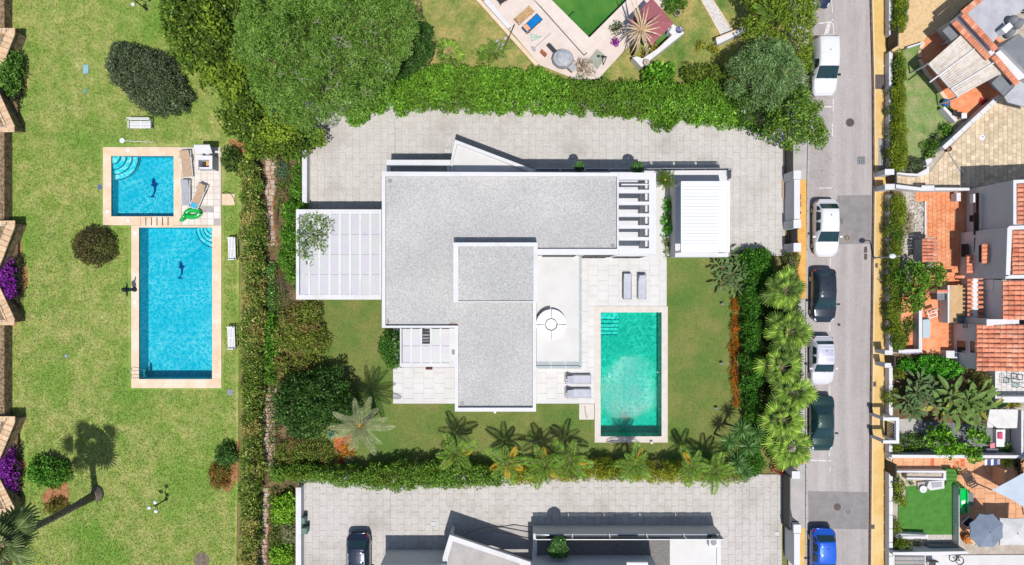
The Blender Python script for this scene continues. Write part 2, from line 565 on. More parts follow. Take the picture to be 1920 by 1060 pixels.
# ------------------------------------------------------------ materials
BARK = mat('bark', S(120, 100, 80), S(80, 66, 54), 6, bump=.6, bsc=25)
M_earth = mat('earth', S(136, 114, 80), S(98, 82, 56), 1.5, bump=.5, bsc=14, fine=.2)
M_soil = mat('soil', S(190, 135, 90), S(150, 100, 66), 4, bump=.5, bsc=18, fine=.2)
M_lawn = mat('lawn_grass', S(140, 165, 74), S(188, 187, 114), .9, .38, .7, S(120, 160, 60), .16, .46, .66, rough=.95, bump=.5, bsc=11, bd=.04, fine=.17, fsc=4.5)
M_vlawn = mat('villa_grass', S(120, 136, 66), S(138, 140, 78), .7, .4, .66, S(98, 130, 56), .25, .45, .65, rough=.95, bump=.4, bsc=25, bd=.03, fine=.18, fsc=9)
M_nlawn = mat('old_grass', S(140, 150, 75), S(180, 165, 100), .7, .42, .62, S(96, 130, 55), .25, .52, .66, rough=.95, bump=.5, bsc=16, bd=.04, fine=.25, fsc=7)
M_turf = mat('artificial_turf', S(88, 148, 62), S(78, 134, 54), 2, rough=.95, bump=.3, bsc=60, fine=.12)
M_pave = mat('stamped_concrete', S(216, 212, 207), S(207, 200, 194), 1.6, .4, .7, S(190, 183, 176), .3, .5, .72, rough=.9, bump=.4, bsc=22, objv=.025, fine=.11, fsc=7)
M_joint = mat('paving_joint', S(204, 199, 195), S(192, 186, 181), 3, rough=.95)
M_white = mat('white_render', S(237, 236, 238), S(231, 230, 233), 1.4, .4, .7, S(220, 218, 216), .5, .56, .75, rough=.8, bump=.05, bsc=40, fine=.02, fsc=5)
M_whitetile = mat('pale_terrace_tile', S(231, 229, 228), S(224, 221, 219), .7, rough=.6, fine=.02, objv=.015)
M_cop = mat('peach_stone', S(246, 220, 190), S(236, 204, 170), 1.5, .4, .7, S(248, 230, 208), .6, rough=.8, fine=.06, fsc=20, bump=.15)
M_vcop = mat('pale_stone', S(236, 226, 216), S(226, 216, 206), 2, rough=.75, fine=.03)
M_gravelroof = mat('roof_gravel', S(204, 203, 202), S(186, 185, 184), 16, .4, .7, S(212, 209, 206), .22, .42, .66, rough=1, bump=.8, bsc=14, bd=.05, fine=.22, fsc=9)
M_road = mat('asphalt', S(184, 176, 174), S(173, 165, 162), .9, .4, .7, S(200, 192, 189), .9, .42, .66, st3=(1, .05, 1), rough=.95, bump=.3, bsc=40, fine=.1, fsc=9)
M_patch = mat('asphalt_patch', S(158, 153, 152), S(146, 142, 142), 1.5, rough=.95, bump=.3, bsc=40, fine=.07, fsc=12)
M_yel = mat('ochre_pavement', S(236, 196, 122), S(226, 184, 110), 1.1, .4, .7, S(240, 208, 146), .4, rough=.9, fine=.06, fsc=9, bump=.15)
M_greypave = mat('grey_pavement', S(196, 190, 186), S(182, 178, 176), 1.3, rough=.9, fine=.07, objv=.05)
M_paint = mat('road_paint', S(236, 232, 228), S(190, 182, 176), 3.5, .52, .66, rough=.8)
M_dark = mat('dark_metal', S(52, 50, 54), rough=.5, spec=.4)
M_iron = mat('cast_iron', S(122, 108, 104), S(104, 92, 90), 9, rough=.8, bump=.5, bsc=30)
M_black = mat('black_plastic', S(34, 34, 38), rough=.5)
M_plast = mat('white_plastic', S(246, 246, 248), rough=.45)
M_steel = mat('steel', S(200, 202, 206), rough=.3, metal=.8)
M_grey = mat('grey_metal', S(150, 152, 156), rough=.5)
M_tan = mat('tan_fabric', S(206, 178, 150), S(194, 164, 136), 4, rough=.95, fine=.05, fsc=30)
M_greyfab = mat('grey_fabric', S(186, 188, 192), S(174, 176, 182), 4, rough=.95, fine=.04, fsc=30)
M_lilacfab = mat('pale_grey_fabric', S(208, 210, 222), S(196, 198, 212), 3, rough=.9)
M_clay = mat('clay_tile', S(242, 162, 128), S(216, 124, 92), 1.6, .42, .7, S(246, 190, 160), 1.1, .55, .7, rough=.9, objv=.22, bump=.3, bsc=25, fine=.12, fsc=12)
M_terra = mat('terracotta_paving', S(246, 164, 118), S(236, 144, 98), 2.2, .42, .62, S(250, 180, 136), .9, .5, .66, rough=.9, fine=.1, fsc=7, bump=.2, bsc=30, objv=.06)
M_sand = mat('sand_paving', S(236, 204, 156), S(222, 186, 136), 3.5, .45, .65, rough=.9, fine=.1, fsc=6, bump=.25)
M_stone = mat('rubble_stone', S(176, 150, 118), S(120, 98, 76), 3.5, .42, .62, rough=.95, bump=1, bsc=7, bd=.08, fine=.2)
M_copt = mat('cream_tile', S(240, 208, 172), S(224, 184, 146), 3, rough=.85, objv=.1, fine=.05)
M_crazy = mat('pale_flagstone', S(206, 192, 178), S(168, 152, 138), 4, .4, .66, rough=.95, objv=.16, bump=.5, bsc=14, fine=.1)
M_pebble = mat('white_pebble', S(226, 218, 208), S(190, 182, 172), 8, rough=.95, isl=.2)

def water_mat(name, tint, bright, scale, ruffle=.25, patch=None, deep=None):
    """pool water: see-through body with caustic light lines painted into its tint, rippled mirror skin"""
    m, n, l, p = _nodes(name)
    geo = n.new('ShaderNodeNewGeometry'); pos = geo.outputs['Position']
    def caustic_line(k, w):
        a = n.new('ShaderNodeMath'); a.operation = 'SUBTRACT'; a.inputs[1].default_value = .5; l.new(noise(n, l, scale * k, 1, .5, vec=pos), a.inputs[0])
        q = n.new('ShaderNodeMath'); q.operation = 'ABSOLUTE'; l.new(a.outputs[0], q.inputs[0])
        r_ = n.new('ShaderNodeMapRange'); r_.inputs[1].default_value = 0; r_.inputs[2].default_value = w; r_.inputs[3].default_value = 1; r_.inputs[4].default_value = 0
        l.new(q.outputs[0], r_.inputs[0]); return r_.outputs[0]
    pw = n.new('ShaderNodeMath'); pw.operation = 'MAXIMUM'; l.new(caustic_line(1.0, .085), pw.inputs[0]); l.new(caustic_line(1.45, .06), pw.inputs[1])
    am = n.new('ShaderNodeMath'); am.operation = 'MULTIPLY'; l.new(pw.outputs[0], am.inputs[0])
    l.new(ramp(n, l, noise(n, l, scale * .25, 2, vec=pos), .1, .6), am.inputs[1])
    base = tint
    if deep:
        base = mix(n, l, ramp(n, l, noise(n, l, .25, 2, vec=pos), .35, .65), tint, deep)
    col = mix(n, l, am.outputs[0], base, bright)  # bright caustic net painted into the tint, not cast by refraction
    tr = n.new('ShaderNodeBsdfTransparent'); l.new(col, tr.inputs[0])
    gl = n.new('ShaderNodeBsdfGlossy'); gl.inputs['Roughness'].default_value = .035
    b = n.new('ShaderNodeBump'); b.inputs['Distance'].default_value = .06
    h = noise(n, l, 5.6, 2, vec=pos); l.new(h, b.inputs['Height'])
    if patch:
        c, rx, ry = patch
        sb = n.new('ShaderNodeVectorMath'); sb.operation = 'SUBTRACT'; l.new(pos, sb.inputs[0]); sb.inputs[1].default_value = (c.x, c.y, 0)
        dv = n.new('ShaderNodeVectorMath'); dv.operation = 'DIVIDE'; l.new(sb.outputs[0], dv.inputs[0]); dv.inputs[1].default_value = (rx, ry, 1)
        mu = n.new('ShaderNodeVectorMath'); mu.operation = 'MULTIPLY'; l.new(dv.outputs[0], mu.inputs[0]); mu.inputs[1].default_value = (1, 1, 0)
        ln = n.new('ShaderNodeVectorMath'); ln.operation = 'LENGTH'; l.new(mu.outputs[0], ln.inputs[0])
        g = n.new('ShaderNodeMapRange'); g.inputs[1].default_value = 1.35; g.inputs[2].default_value = 1.75; g.inputs[3].default_value = ruffle * 7; g.inputs[4].default_value = ruffle
        ja = n.new('ShaderNodeMath'); ja.operation = 'MULTIPLY_ADD'; ja.inputs[1].default_value = 1.3; l.new(noise(n, l, 1.1, 3, vec=pos), ja.inputs[0]); l.new(ln.outputs['Value'], ja.inputs[2]); l.new(ja.outputs[0], g.inputs[0]); l.new(g.outputs[0], b.inputs['Strength'])
    else:
        b.inputs['Strength'].default_value = ruffle
    l.new(b.outputs[0], gl.inputs['Normal'])
    fr = n.new('ShaderNodeFresnel'); fr.inputs[0].default_value = 1.33; 
    x = n.new('ShaderNodeMixShader'); l.new(fr.outputs[0], x.inputs[0]); l.new(tr.outputs[0], x.inputs[1]); l.new(gl.outputs[0], x.inputs[2])
    l.new(x.outputs[0], n['Material Output'].inputs[0])
    return m
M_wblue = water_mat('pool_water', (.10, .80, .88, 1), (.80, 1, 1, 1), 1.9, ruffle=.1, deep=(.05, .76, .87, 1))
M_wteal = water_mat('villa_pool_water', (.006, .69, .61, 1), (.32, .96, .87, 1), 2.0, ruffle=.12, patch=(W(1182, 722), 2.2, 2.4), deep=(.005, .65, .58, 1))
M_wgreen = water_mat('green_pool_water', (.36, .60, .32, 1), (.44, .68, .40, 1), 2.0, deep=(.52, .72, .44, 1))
M_bblue = mat('blue_pool_tile', S(150, 222, 236), S(140, 214, 232), 3, rough=.5, fine=.05, fsc=9)
M_bteal = mat('teal_pool_tile', S(190, 232, 222), S(180, 226, 214), 3, rough=.5, fine=.05, fsc=9)
M_bgreen = mat('algae_pool_floor', S(150, 190, 140), S(190, 205, 150), .7, .4, .62, rough=.8)

# ------------------------------------------------------------ ground and paved surfaces
POOL_S = rect(209, 293, 326, 406); POOL_B = rect(261, 427, 398, 711); POOL_V = rect(1126, 586, 1240, 818)
POOL_G = [(1105, 71), (1185, -9), (1047, -147), (967, -67)]
HOLES = [POOL_S, POOL_B, POOL_V, POOL_G]
def big(px): return [((x - 960) * K0, (530 - y) * K0) for x, y in px]
s = MB().sheet(big([(-4000, 4500), (6000, 4500), (6000, -3500), (-4000, -3500)]), -.12, [big(h) for h in HOLES])
tag(s.build('ground', mat('dry_ground', S(150, 148, 90), S(140, 118, 84), .25, .4, .62, S(112, 128, 62), .09, .45, .6, rough=1, fine=.2, fsc=4)), kind='structure')
SLOT = rect(264, 407.5, 325, 424)
ground_sheet('lawn', [(-60, -160), (445, -160), (462, 120), (470, 300), (449, 420), (447, 760), (446, 900), (441, 1200), (-60, 1200)], -.06, M_lawn, [POOL_S, POOL_B, SLOT])
ground_sheet('villa_lawn', [(560, 555), (740, 555), (740, 640), (1115, 640), (1115, 560), (1245, 470), (1400, 470), (1400, 900), (560, 900)], -.055, M_vlawn, [POOL_V])
ground_sheet('neighbour_lawn', [(740, -160), (1560, -160), (1560, 150), (740, 160)], -.06, M_nlawn, [POOL_G])
ground_sheet('planting_bed', [(480, 250), (600, 200), (600, 560), (640, 870), (560, 1200), (470, 1200), (490, 700)], -.075, M_earth)
# soil borders beside the left wall and around the shrubs
ground_sheet('soil_border', [(-40, -60), (10, -60), (11, 50), (36, 56), (40, 140), (47, 150), (51, 165), (44, 178), (36, 185), (31, 246), (10, 250), (13, 330), (14, 412), (38, 420), (42, 480), (52, 510), (53, 530), (46, 548), (34, 560), (31, 610), (5, 618), (8, 700), (12, 780), (36, 786), (40, 850), (49, 872), (42, 890), (34, 960), (0, 1010), (-40, 1010)], -.05, M_soil)
ground_sheet('soil_bed', [(95, 910), (126, 900), (129, 925), (125, 950), (118, 965), (84, 950), (78, 930)], -.05, M_soil)
ground_sheet('soil_bed', [(440, 845), (449, 820), (446, 900), (428, 925), (418, 918)], -.05, M_soil)
ground_sheet('soil_bed', ell(378, 1050, 15, 14), -.05, mat('ash_soil', S(140, 128, 110), S(110, 100, 84), 5, fine=.2))
ground_sheet('soil_bed', [(428, 262), (458, 262), (462, 300), (436, 300)], -.05, M_soil)
ground_sheet('soil_bed', [(625, 820), (660, 815), (656, 872), (630, 868)], -.05, mat('red_soil', S(214, 124, 72), S(170, 92, 54), 5, fine=.3, fsc=9, bump=.6, bsc=14))

def clip_rect(poly, x0, x1, y0, y1):
    for ax, lim, sg in ((0, x0, 1), (0, x1, -1), (1, y0, 1), (1, y1, -1)):
        out = []
        for i in range(len(poly)):
            a, b = poly[i - 1], poly[i]
            da, db = (a[ax] - lim) * sg, (b[ax] - lim) * sg
            if (da >= 0) != (db >= 0):
                t = da / (da - db); out.append((a[0] + (b[0] - a[0]) * t, a[1] + (b[1] - a[1]) * t))
            if db >= 0: out.append(b)
        poly = out
        if not poly: break
    return poly
def area(p): return abs(sum(p[i - 1][0] * p[i][1] - p[i][0] * p[i - 1][1] for i in range(len(p)))) / 2 if len(p) > 2 else 0
def slabs(root, poly, step, col0, m, z, joint=.014, thick=.05, cut=()):
    """slabs laid in staggered columns and trimmed at the border; the 300 nearest the middle are objects, the rest one part"""
    pw = P2(poly, z); cuts = [P2(c, z) for c in cut]
    xs = np.array(pw); a, b = xs.min(0), xs.max(0)
    lst = []
    w = step[0]; i = 0; x = a[0]; g = joint / 2
    while x < b[0]:
        y = a[1] - step[1] * (.5 if i % 2 else 0)
        while y < b[1]:
            cx, cy = x + w / 2, y + step[1] / 2
            if not any(np_inside(np.array([[cx, cy]]), c)[0] for c in cuts):
                q = clip_rect(pw, x + g, x + w - g, y + g, y + step[1] - g); f = area(q) / ((w - joint) * (step[1] - joint))
                if f > .985: lst.append((cx, cy, None))
                elif f > .06: lst.append((cx, cy, q))
            y += step[1]
        x += w; i += 1
    lst.sort(key=lambda p: math.hypot(p[0] - 2, p[1]))
    me = piece_mesh('paving_slab', step[1] - joint, w - joint, thick, m, .005)
    o = off(root); bm = MB()
    for k, (cx, cy, q) in enumerate(lst):
        dz = random.uniform(-.003, .003)
        if k >= 300:
            bm.prism(q or [(cx - w / 2 + g, cy - step[1] / 2 + g), (cx + w / 2 - g, cy - step[1] / 2 + g), (cx + w / 2 - g, cy + step[1] / 2 - g), (cx - w / 2 + g, cy + step[1] / 2 - g)], z - thick, z + dz)
        elif q: MB().prism(q, z - thick, z + dz).build('paving_slab', m, root)
        else: link('paving_slab', me, root, Vector((cx, cy, z - thick / 2 + dz)) - o, (0, 0, math.pi / 2))
    if bm.v: tag(bm.build('paving_slabs', m, root), kind='stuff')

DRIVE = [(569, 190), (1470, 190), (1472, 480), (1352, 480), (1352, 330), (1225, 326), (730, 326), (730, 392), (569, 392)]
dv = ground_sheet('driveway', DRIVE, -.03, M_joint)
slabs(dv, DRIVE, (.55, .95), 0, M_pave, .0, cut=[rect(737, 190, 743, 300)])
DRIVE2 = [(560, 890), (1466, 890), (1466, 1120), (560, 1120)]
dv2 = ground_sheet('driveway', DRIVE2, -.03, M_joint)
slabs(dv2, DRIVE2, (.55, .95), 0, M_pave, .0, cut=[rect(728, 890, 733, 1005), rect(725, 1040, 990, 1130), rect(1010, 1000, 1340, 1130)])
for nm, a in (('upper', (740, 200, 290)), ('lower', (730.5, 905, 1010))):
    d = thing('drain_channel', 'dark slotted drain across the %s grey drive' % ('villa\'s' if nm == 'upper' else 'bottom'), 'drain', W(a[0], (a[1] + a[2]) / 2, 0))
    MB().pb(a[0] - 2.2, a[1], a[0] + 2.2, a[2], -.1, -.02).build('channel', M_dark, d)
    sl = MB()
    n = int((a[2] - a[1]) / 2.4)
    for i in range(n):
        y = a[1] + (a[2] - a[1]) * (i + .5) / n
        sl.pb(a[0] - 2, y - .55, a[0] + 2, y + .55, -.018, -.004)
    sl.build('grating', M_iron, d)

# road, kerbs, pavements
def curve(pts):                 # x as a smooth function of photo y
    ys = [p[1] for p in pts]; xs = [p[0] for p in pts]
    return lambda y: float(np.interp(y, ys, xs))
XR = curve([(1622, -400), (1630, 0), (1634, 150), (1635, 350), (1632, 600), (1630, 800), (1628, 1060), (1626, 1500)])
XL = curve([(1520, -400), (1524, 0), (1519, 200), (1516, 350), (1514, 600), (1514, 850), (1513, 1060), (1510, 1500)])
ysr = list(range(-400, 1501, 50))
ground_sheet('road', [(XL(y) - 3, y) for y in ysr] + [(XR(y) + 3, y) for y in reversed(ysr)], -.05, M_road)
ground_sheet('road_patch', [(1570, 367), (XR(366) - 1, 366), (XR(457) - 1, 457), (1571, 459)], -.046, M_patch)
ground_sheet('road_patch', [(1515, 921), (XR(923) - 1, 923), (XR(995) - 1, 993), (1516, 991)], -.046, M_patch)
pr = ground_sheet('pavement', [(XR(y) + 5, y) for y in ysr] + [(1668, y) for y in reversed(ysr)], .07, M_yel)
pl = ground_sheet('pavement', [(1478, y) for y in (-400, 1500)] + [(XL(y) - 4, y) for y in reversed(ysr)], .06, M_greypave)
ground_sheet('pavement', rect(1493, 337, 1512, 560), .066, mat('orange_pavement', S(240, 190, 110), S(232, 172, 90), 1.2, rough=.9, fine=.07, fsc=9))
ground_sheet('pavement', rect(1484, 990, 1510, 1100), .066, M_yel)
ground_sheet('pavement', rect(1498, 848, 1511, 870), .066, M_yel)
kerb = piece_mesh('kerb_stone', 1.0, .16, .16, M_greypave, .012)
kerbd = piece_mesh('kerb_stone', 1.0, .17, .15, mat('dark_kerb', S(126, 104, 92), S(100, 84, 76), 3, rough=.95, objv=.12), .012)
for par, X, me, z in ((pr, lambda y: XR(y) + 2.6, kerbd, .0), (pl, lambda y: XL(y) - 2, kerb, .0)):
    y = -60
    while y < 1120:
        a = W(X(y), y); b = W(X(y + 24), y + 24); d = b - a
        link('kerb_stone', me, par, (a + b) / 2 - off(par) + Vector((0, 0, z)), (0, 0, math.atan2(d.y, d.x)), (d.length - .012, 1, 1))
        y += 24
# pale inner kerb strip of the right pavement
MB().sheet(P2([(XR(y) + 5, y) for y in ysr] + [(XR(y) + 8, y) for y in reversed(ysr)], .074), .074).build('kerb_edging', mat('cream_edging', S(240, 214, 170), rough=.9), pr)
# painted parking marks
pm = []
def mark(px):
    ground_sheet('parking_marking', px, -.042, M_paint)
mark([(1559, -10), (1562, 24), (1560.5, 24), (1557.5, -10)])
mark([(1562, 36), (1565, 68), (1563, 68), (1560, 36)])
mark([(1535, 43), (1562, 40), (1562, 42.5), (1535, 45.5)])
mark([(1551, 44), (1558, 43), (1553, 64), (1545, 65)])
mark([(1540, 65.5), (1563, 65), (1563, 67), (1540, 67.5)])
mark([(1545, 199), (1562, 199.5), (1562, 202), (1545, 201.5)])
mark([(1561.5, 186), (1563.5, 186), (1563.5, 210), (1561.5, 210)])
mark([(1560, 232), (1562, 232), (1562, 256), (1560, 256)])
mark([(1536, 352), (1560, 352), (1560, 353.6), (1536, 353.6)])
mark([(1556, 484), (1557.6, 484), (1557.6, 500), (1556, 500)])
mark([(1555, 606), (1556.6, 606), (1556.6, 622), (1555, 622)])
mark([(1555, 724), (1556.6, 724), (1556.6, 742), (1555, 742)])
mark([(1515, 862), (1558, 863), (1558, 865.4), (1515, 864.4)])
mark([(1554.5, 846), (1556.5, 846), (1556.5, 856), (1554.5, 856)])
mark([(1555.5, 875), (1557, 875), (1557, 884), (1555.5, 884)])

def manhole(px, py, r, label, m=M_iron, square=False):
    c = W(px, py, -.04)
    t = thing('manhole_cover', label, 'manhole cover', c)
    if square:
        MB().box(c.x - r, c.x + r, c.y - r, c.y + r, -.06, -.036).build('frame', M_dark, t)
        b = MB()
        for i in range(4):
            for j in range(4):
                x = c.x - r + (i + .5) * r / 2; y = c.y - r + (j + .5) * r / 2
                b.box(x - r * .21, x + r * .21, y - r * .21, y + r * .21, -.05, -.03)
        b.build('lid', m, t)
    else:
        MB().lathe((c.x, c.y, 0), [(r, -.06), (r, -.037), (r * .9, -.034), (.01, -.034)], 24).build('lid', m, t)
        b = MB()
        for i in range(8):
            a = i * math.pi / 4
            b.bar((c.x + math.cos(a) * r * .25, c.y + math.sin(a) * r * .25, -.03), (c.x + math.cos(a) * r * .82, c.y + math.sin(a) * r * .82, -.03), .05, .012)
        b.build('rib', M_dark, t)
manhole(1594, 230, .34, 'round rusty manhole cover in the road beyond the white van')
manhole(1615, 301, .3, 'square grey manhole cover in the road above the dark asphalt patch', M_grey, True)
manhole(1575, 415, .3, 'worn round cover in the dark asphalt beside the white car', M_patch)
manhole(1588, 446, .3, 'sandy round cover at the lower edge of the asphalt patch', mat('dusty_iron', S(180, 166, 146), S(150, 138, 124), 6))
manhole(1570, 951, .29, 'brown round manhole cover, left one of the pair by the blue car')
manhole(1590, 960, .29, 'grey round manhole cover, right one of the pair by the blue car', M_grey)
manhole(1573, 609, .12, 'small round valve cover in the road below the black car', M_iron)
def plate(px0, py0, px1, py1, label, z=.074, m=None, name='inspection_plate'):
    c = W((px0 + px1) / 2, (py0 + py1) / 2, z)
    t = thing(name, label, 'cover plate', c)
    MB().pb(px0, py0, px1, py1, z - .02, z + .006).build('frame', M_dark, t)
    b = MB()
    n = 4
    for i in range(n):
        a = px0 + (px1 - px0) * (i + .08) / n; e = px0 + (px1 - px0) * (i + .92) / n
        b.pb(a, py0 + .6, e, py1 - .6, z, z + .014)
    b.build('panel', m or M_iron, t)
plate(1641, 140, 1658, 167, 'large brown utility plate set in the ochre pavement')
plate(1647, 260, 1658, 318, 'long grey utility plate by the white boundary wall', m=M_greypave)
plate(1620, 463, 1626, 474, 'upper rusty drain grate at the foot of the street lamp', -.045, name='drain_grate')
plate(1620, 476, 1626, 487, 'lower rusty drain grate at the foot of the street lamp', -.045, name='drain_grate')
plate(1641, 494, 1646, 502, 'small grey meter lid in the ochre pavement below the lamp')
plate(1637, 716, 1643, 725, 'small grey meter lid in the ochre pavement by the banana garden')
plate(1632, 984, 1640, 992, 'small brown meter lid in the ochre pavement near the blue car')
plate(1498, 364, 1501.6, 374, 'upper red meter plate beside the white gate wall', .07)
plate(1498, 378, 1501.6, 388, 'lower red meter plate beside the white gate wall', .07)
plate(1499, 397, 1502.5, 401, 'tiny grey meter lid beside the white gate wall', .07)
plate(834, 278, 844, 288, 'pale square lid in the villa drive beside the pointed porch', .004, M_whitetile)
plate(808, 978, 817, 987, 'pale square lid in the bottom drive', .004, M_whitetile)
plate(1452, 997, 1461, 1006, 'pale square lid near the lower gate', .004, M_whitetile)

# grass blades on the lawns
def turf(name, px, z, m, n, hgt, label=None, holes=()):
    pw = P2(px, z); xs = np.array(pw); a, b = xs.min(0), xs.max(0)
    p = RNG.uniform(a, b, (n, 2)); ok = np_inside(p, pw)
    for h in holes: ok &= ~np_inside(p, P2(h, z))
    p = p[ok]; n = len(p)
    p3 = np.column_stack([p, np.full(n, z + hgt * .3)])
    nr = np.tile(np.array([0, 0, 1.0]), (n, 1))
    o = link(name, leaf_mesh(name, p3, nr, hgt * 1.6, hgt * .7, m, .75))
    tag(o, kind='stuff')
turf('grass', [(14, -40), (440, -40), (445, 250), (440, 1100), (60, 1100), (40, 965), (55, 872), (42, 784), (16, 776), (14, 622), (36, 612), (57, 530), (42, 415), (16, 408), (16, 256), (36, 250), (55, 165), (40, 54), (14, 48)], -.06, M_lawn, 150000, .07, holes=[[(188, 270), (420, 270), (420, 732), (240, 732), (240, 428), (188, 428)], [(95, 910), (126, 900), (129, 925), (125, 950), (118, 965), (84, 950), (78, 930)], ell(378, 1050, 15, 14)])
turf('grass', [(590, 565), (738, 565), (738, 760), (850, 760), (850, 775), (1010, 775), (1010, 758), (1083, 758), (1083, 790), (1112, 790), (1112, 832), (1256, 832), (1256, 575), (1252, 575), (1252, 484), (1372, 484), (1372, 845), (590, 845)], -.055, M_vlawn, 60000, .04)
# ------------------------------------------------------------ left garden: pools
def pool(name, label, px, depth, mbasin, mwater, loc, coping_px, mcop, cz=.04, wz=-.06, extra_hole=None, cop_pieces=None):
    t = thing(name, label, 'pool', loc)
    pw = P2(px, 0); b = MB(); n = len(pw)
    b.add([(x, y, -depth) for x, y in pw], [tuple(range(n))])
    b.add([(x, y, -depth) for x, y in pw] + [(x, y, cz - .05) for x, y in pw], [(i, (i + 1) % n, n + (i + 1) % n, n + i) for i in range(n)])
    bs = b.build('basin', mbasin, t)
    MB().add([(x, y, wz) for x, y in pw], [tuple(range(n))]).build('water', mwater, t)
    if coping_px:
        cp = P2(coping_px, cz); holes = [P2(px, 0)] + ([P2(extra_hole, 0)] if extra_hole else [])
        c = MB().sheet(cp, cz, holes)
        m = len(cp)
        c.add([(x, y, -.1) for x, y in cp] + [(x, y, cz) for x, y in cp], [(i, (i + 1) % m, m + (i + 1) % m, m + i) for i in range(m)])
        c.add([(x, y, -.12) for x, y in pw] + [(x, y, cz) for x, y in pw], [(i, (i + 1) % n, n + (i + 1) % n, n + i) for i in range(n)])
        c.build('coping', mcop, t)
    return t, bs
M_stepw = mat('pale_step_tile', S(244, 252, 252), rough=.5); M_nose = mat('blue_nosing', S(40, 90, 130), rough=.5)
def round_steps(t, cx, cy, radii, a0, a1, zs, m):
    c = W(cx, cy, 0)
    for r, z in zip(radii, zs):
        r *= K0
        pts = [(c.x, c.y)] + [(c.x + r * math.cos(a0 + (a1 - a0) * i / 10), c.y + r * math.sin(a0 + (a1 - a0) * i / 10)) for i in range(11)]
        st_ = MB().prism(pts, z - .25, z).build('step', M_stepw, t)
        MB().tube([(x, y, z + .012) for x, y in pts[1:]], .035, 5).build('nosing', M_nose, st_)
def dolphin(t, cx, cy, z, L, m):
    # flat mosaic of a leaping dolphin, head up
    o = [(0.02, .5), (.10, .42), (.13, .3), (.2, .22), (.3, .18), (.2, .12), (.16, 0), (.15, -.15), (.1, -.3), (.02, -.4), (.1, -.44), (.16, -.52), (.04, -.48), (-.04, -.5), (-.18, -.44), (-.06, -.4), (.02, -.3), (.05, -.12), (.03, .02), (-.04, .1), (-.14, .1), (-.06, .2), (-.05, .32), (-.04, .42)]
    c = W(cx, cy, z)
    MB().sheet([(c.x + x * L, c.y + y * L) for x, y in o], z).build('dolphin_mosaic', m, t)
M_dolph = mat('blue_mosaic', (.02, .03, .16, 1), (.03, .06, .22, 1), 9, rough=.4)
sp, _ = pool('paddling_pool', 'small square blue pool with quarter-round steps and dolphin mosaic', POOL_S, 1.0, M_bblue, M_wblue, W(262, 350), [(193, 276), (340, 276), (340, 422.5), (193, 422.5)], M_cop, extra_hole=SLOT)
round_steps(sp, 209, 293, (15, 24, 33, 43), 0, -math.pi / 2, (-.12, -.28, -.44, -.6), M_bblue)
dolphin(sp, 287, 352, -.99, 1.6, M_dolph)
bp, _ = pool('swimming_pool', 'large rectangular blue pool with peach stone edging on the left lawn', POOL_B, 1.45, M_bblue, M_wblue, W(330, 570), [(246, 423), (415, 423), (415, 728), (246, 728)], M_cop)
round_steps(bp, 398, 427, (12, 20, 28, 37), math.pi, 1.5 * math.pi, (-.12, -.3, -.48, -.66), M_bblue)
dolphin(bp, 338, 506, -1.44, 1.45, M_dolph)
# slotted overflow between the two pools
g = MB(); g.pb(264, 407, 325, 424, -.3, -.2); g.build('overflow_channel', M_dark, sp)
for i in range(6):
    x = 264 + i * 10.4
    MB().pb(x, 407.5, x + 8.6, 423, -.1, .045).build('slab', M_cop, sp)
for t, l in ((sp, [(240, 282), (201, 397), (240, 414)]), (bp, [(253, 437), (252, 567)])):
    for x, y in l:
        c = W(x, y, .04)
        MB().lathe((c.x, c.y, .04), [(.14, 0), (.14, .012), (.01, .012)], 14).build('skimmer_lid', M_plast, t)
# ladder of the big pool
for y in (694, 707):
    a = W(247, y, 0); b = W(266, y, 0)
    MB().tube([(a.x + .02, a.y, .04), (a.x + .03, a.y, .5), (a.x + .3, a.y, .72), (b.x - .1, a.y, .45), (b.x, a.y, -.1), (b.x + .02, a.y, -1.1)], .022, 7).build('handrail', M_steel, bp, True)
for k in range(3):
    MB().pb(264.5, 694, 269, 707, -.32 - k * .28, -.27 - k * .28, 0).build('rung', M_steel, bp)
# grey-white sun patio
pt = ground_sheet('patio', [(340.5, 276), (415, 276), (415, 422.5), (340.5, 422.5)], .036, mat('patio_bed', S(220, 206, 190), rough=.9))
tm = piece_mesh('patio_tile', .47, .47, .03, mat('bleached_tile', S(242, 232, 222), S(226, 212, 198), 2, .4, .7, S(250, 244, 238), 1, objv=.05, rough=.9, fine=.05), .006)
tg = piece_mesh('patio_tile', .47, .47, .03, mat('bare_tile', S(198, 190, 186), S(180, 172, 170), 5, objv=.06, rough=.9), .006)
c0 = W(340.5, 422.5, .04)
for i in range(6):
    for j in range(12):
        grey = (j == 2 and i in (3, 4)) or (j == 0 and i == 5)
        link('patio_tile', tg if grey else tm, pt, Vector((c0.x + .27 + i * .5, c0.y + .26 + j * .5, .05 + random.uniform(-.003, .003))) - off(pt))

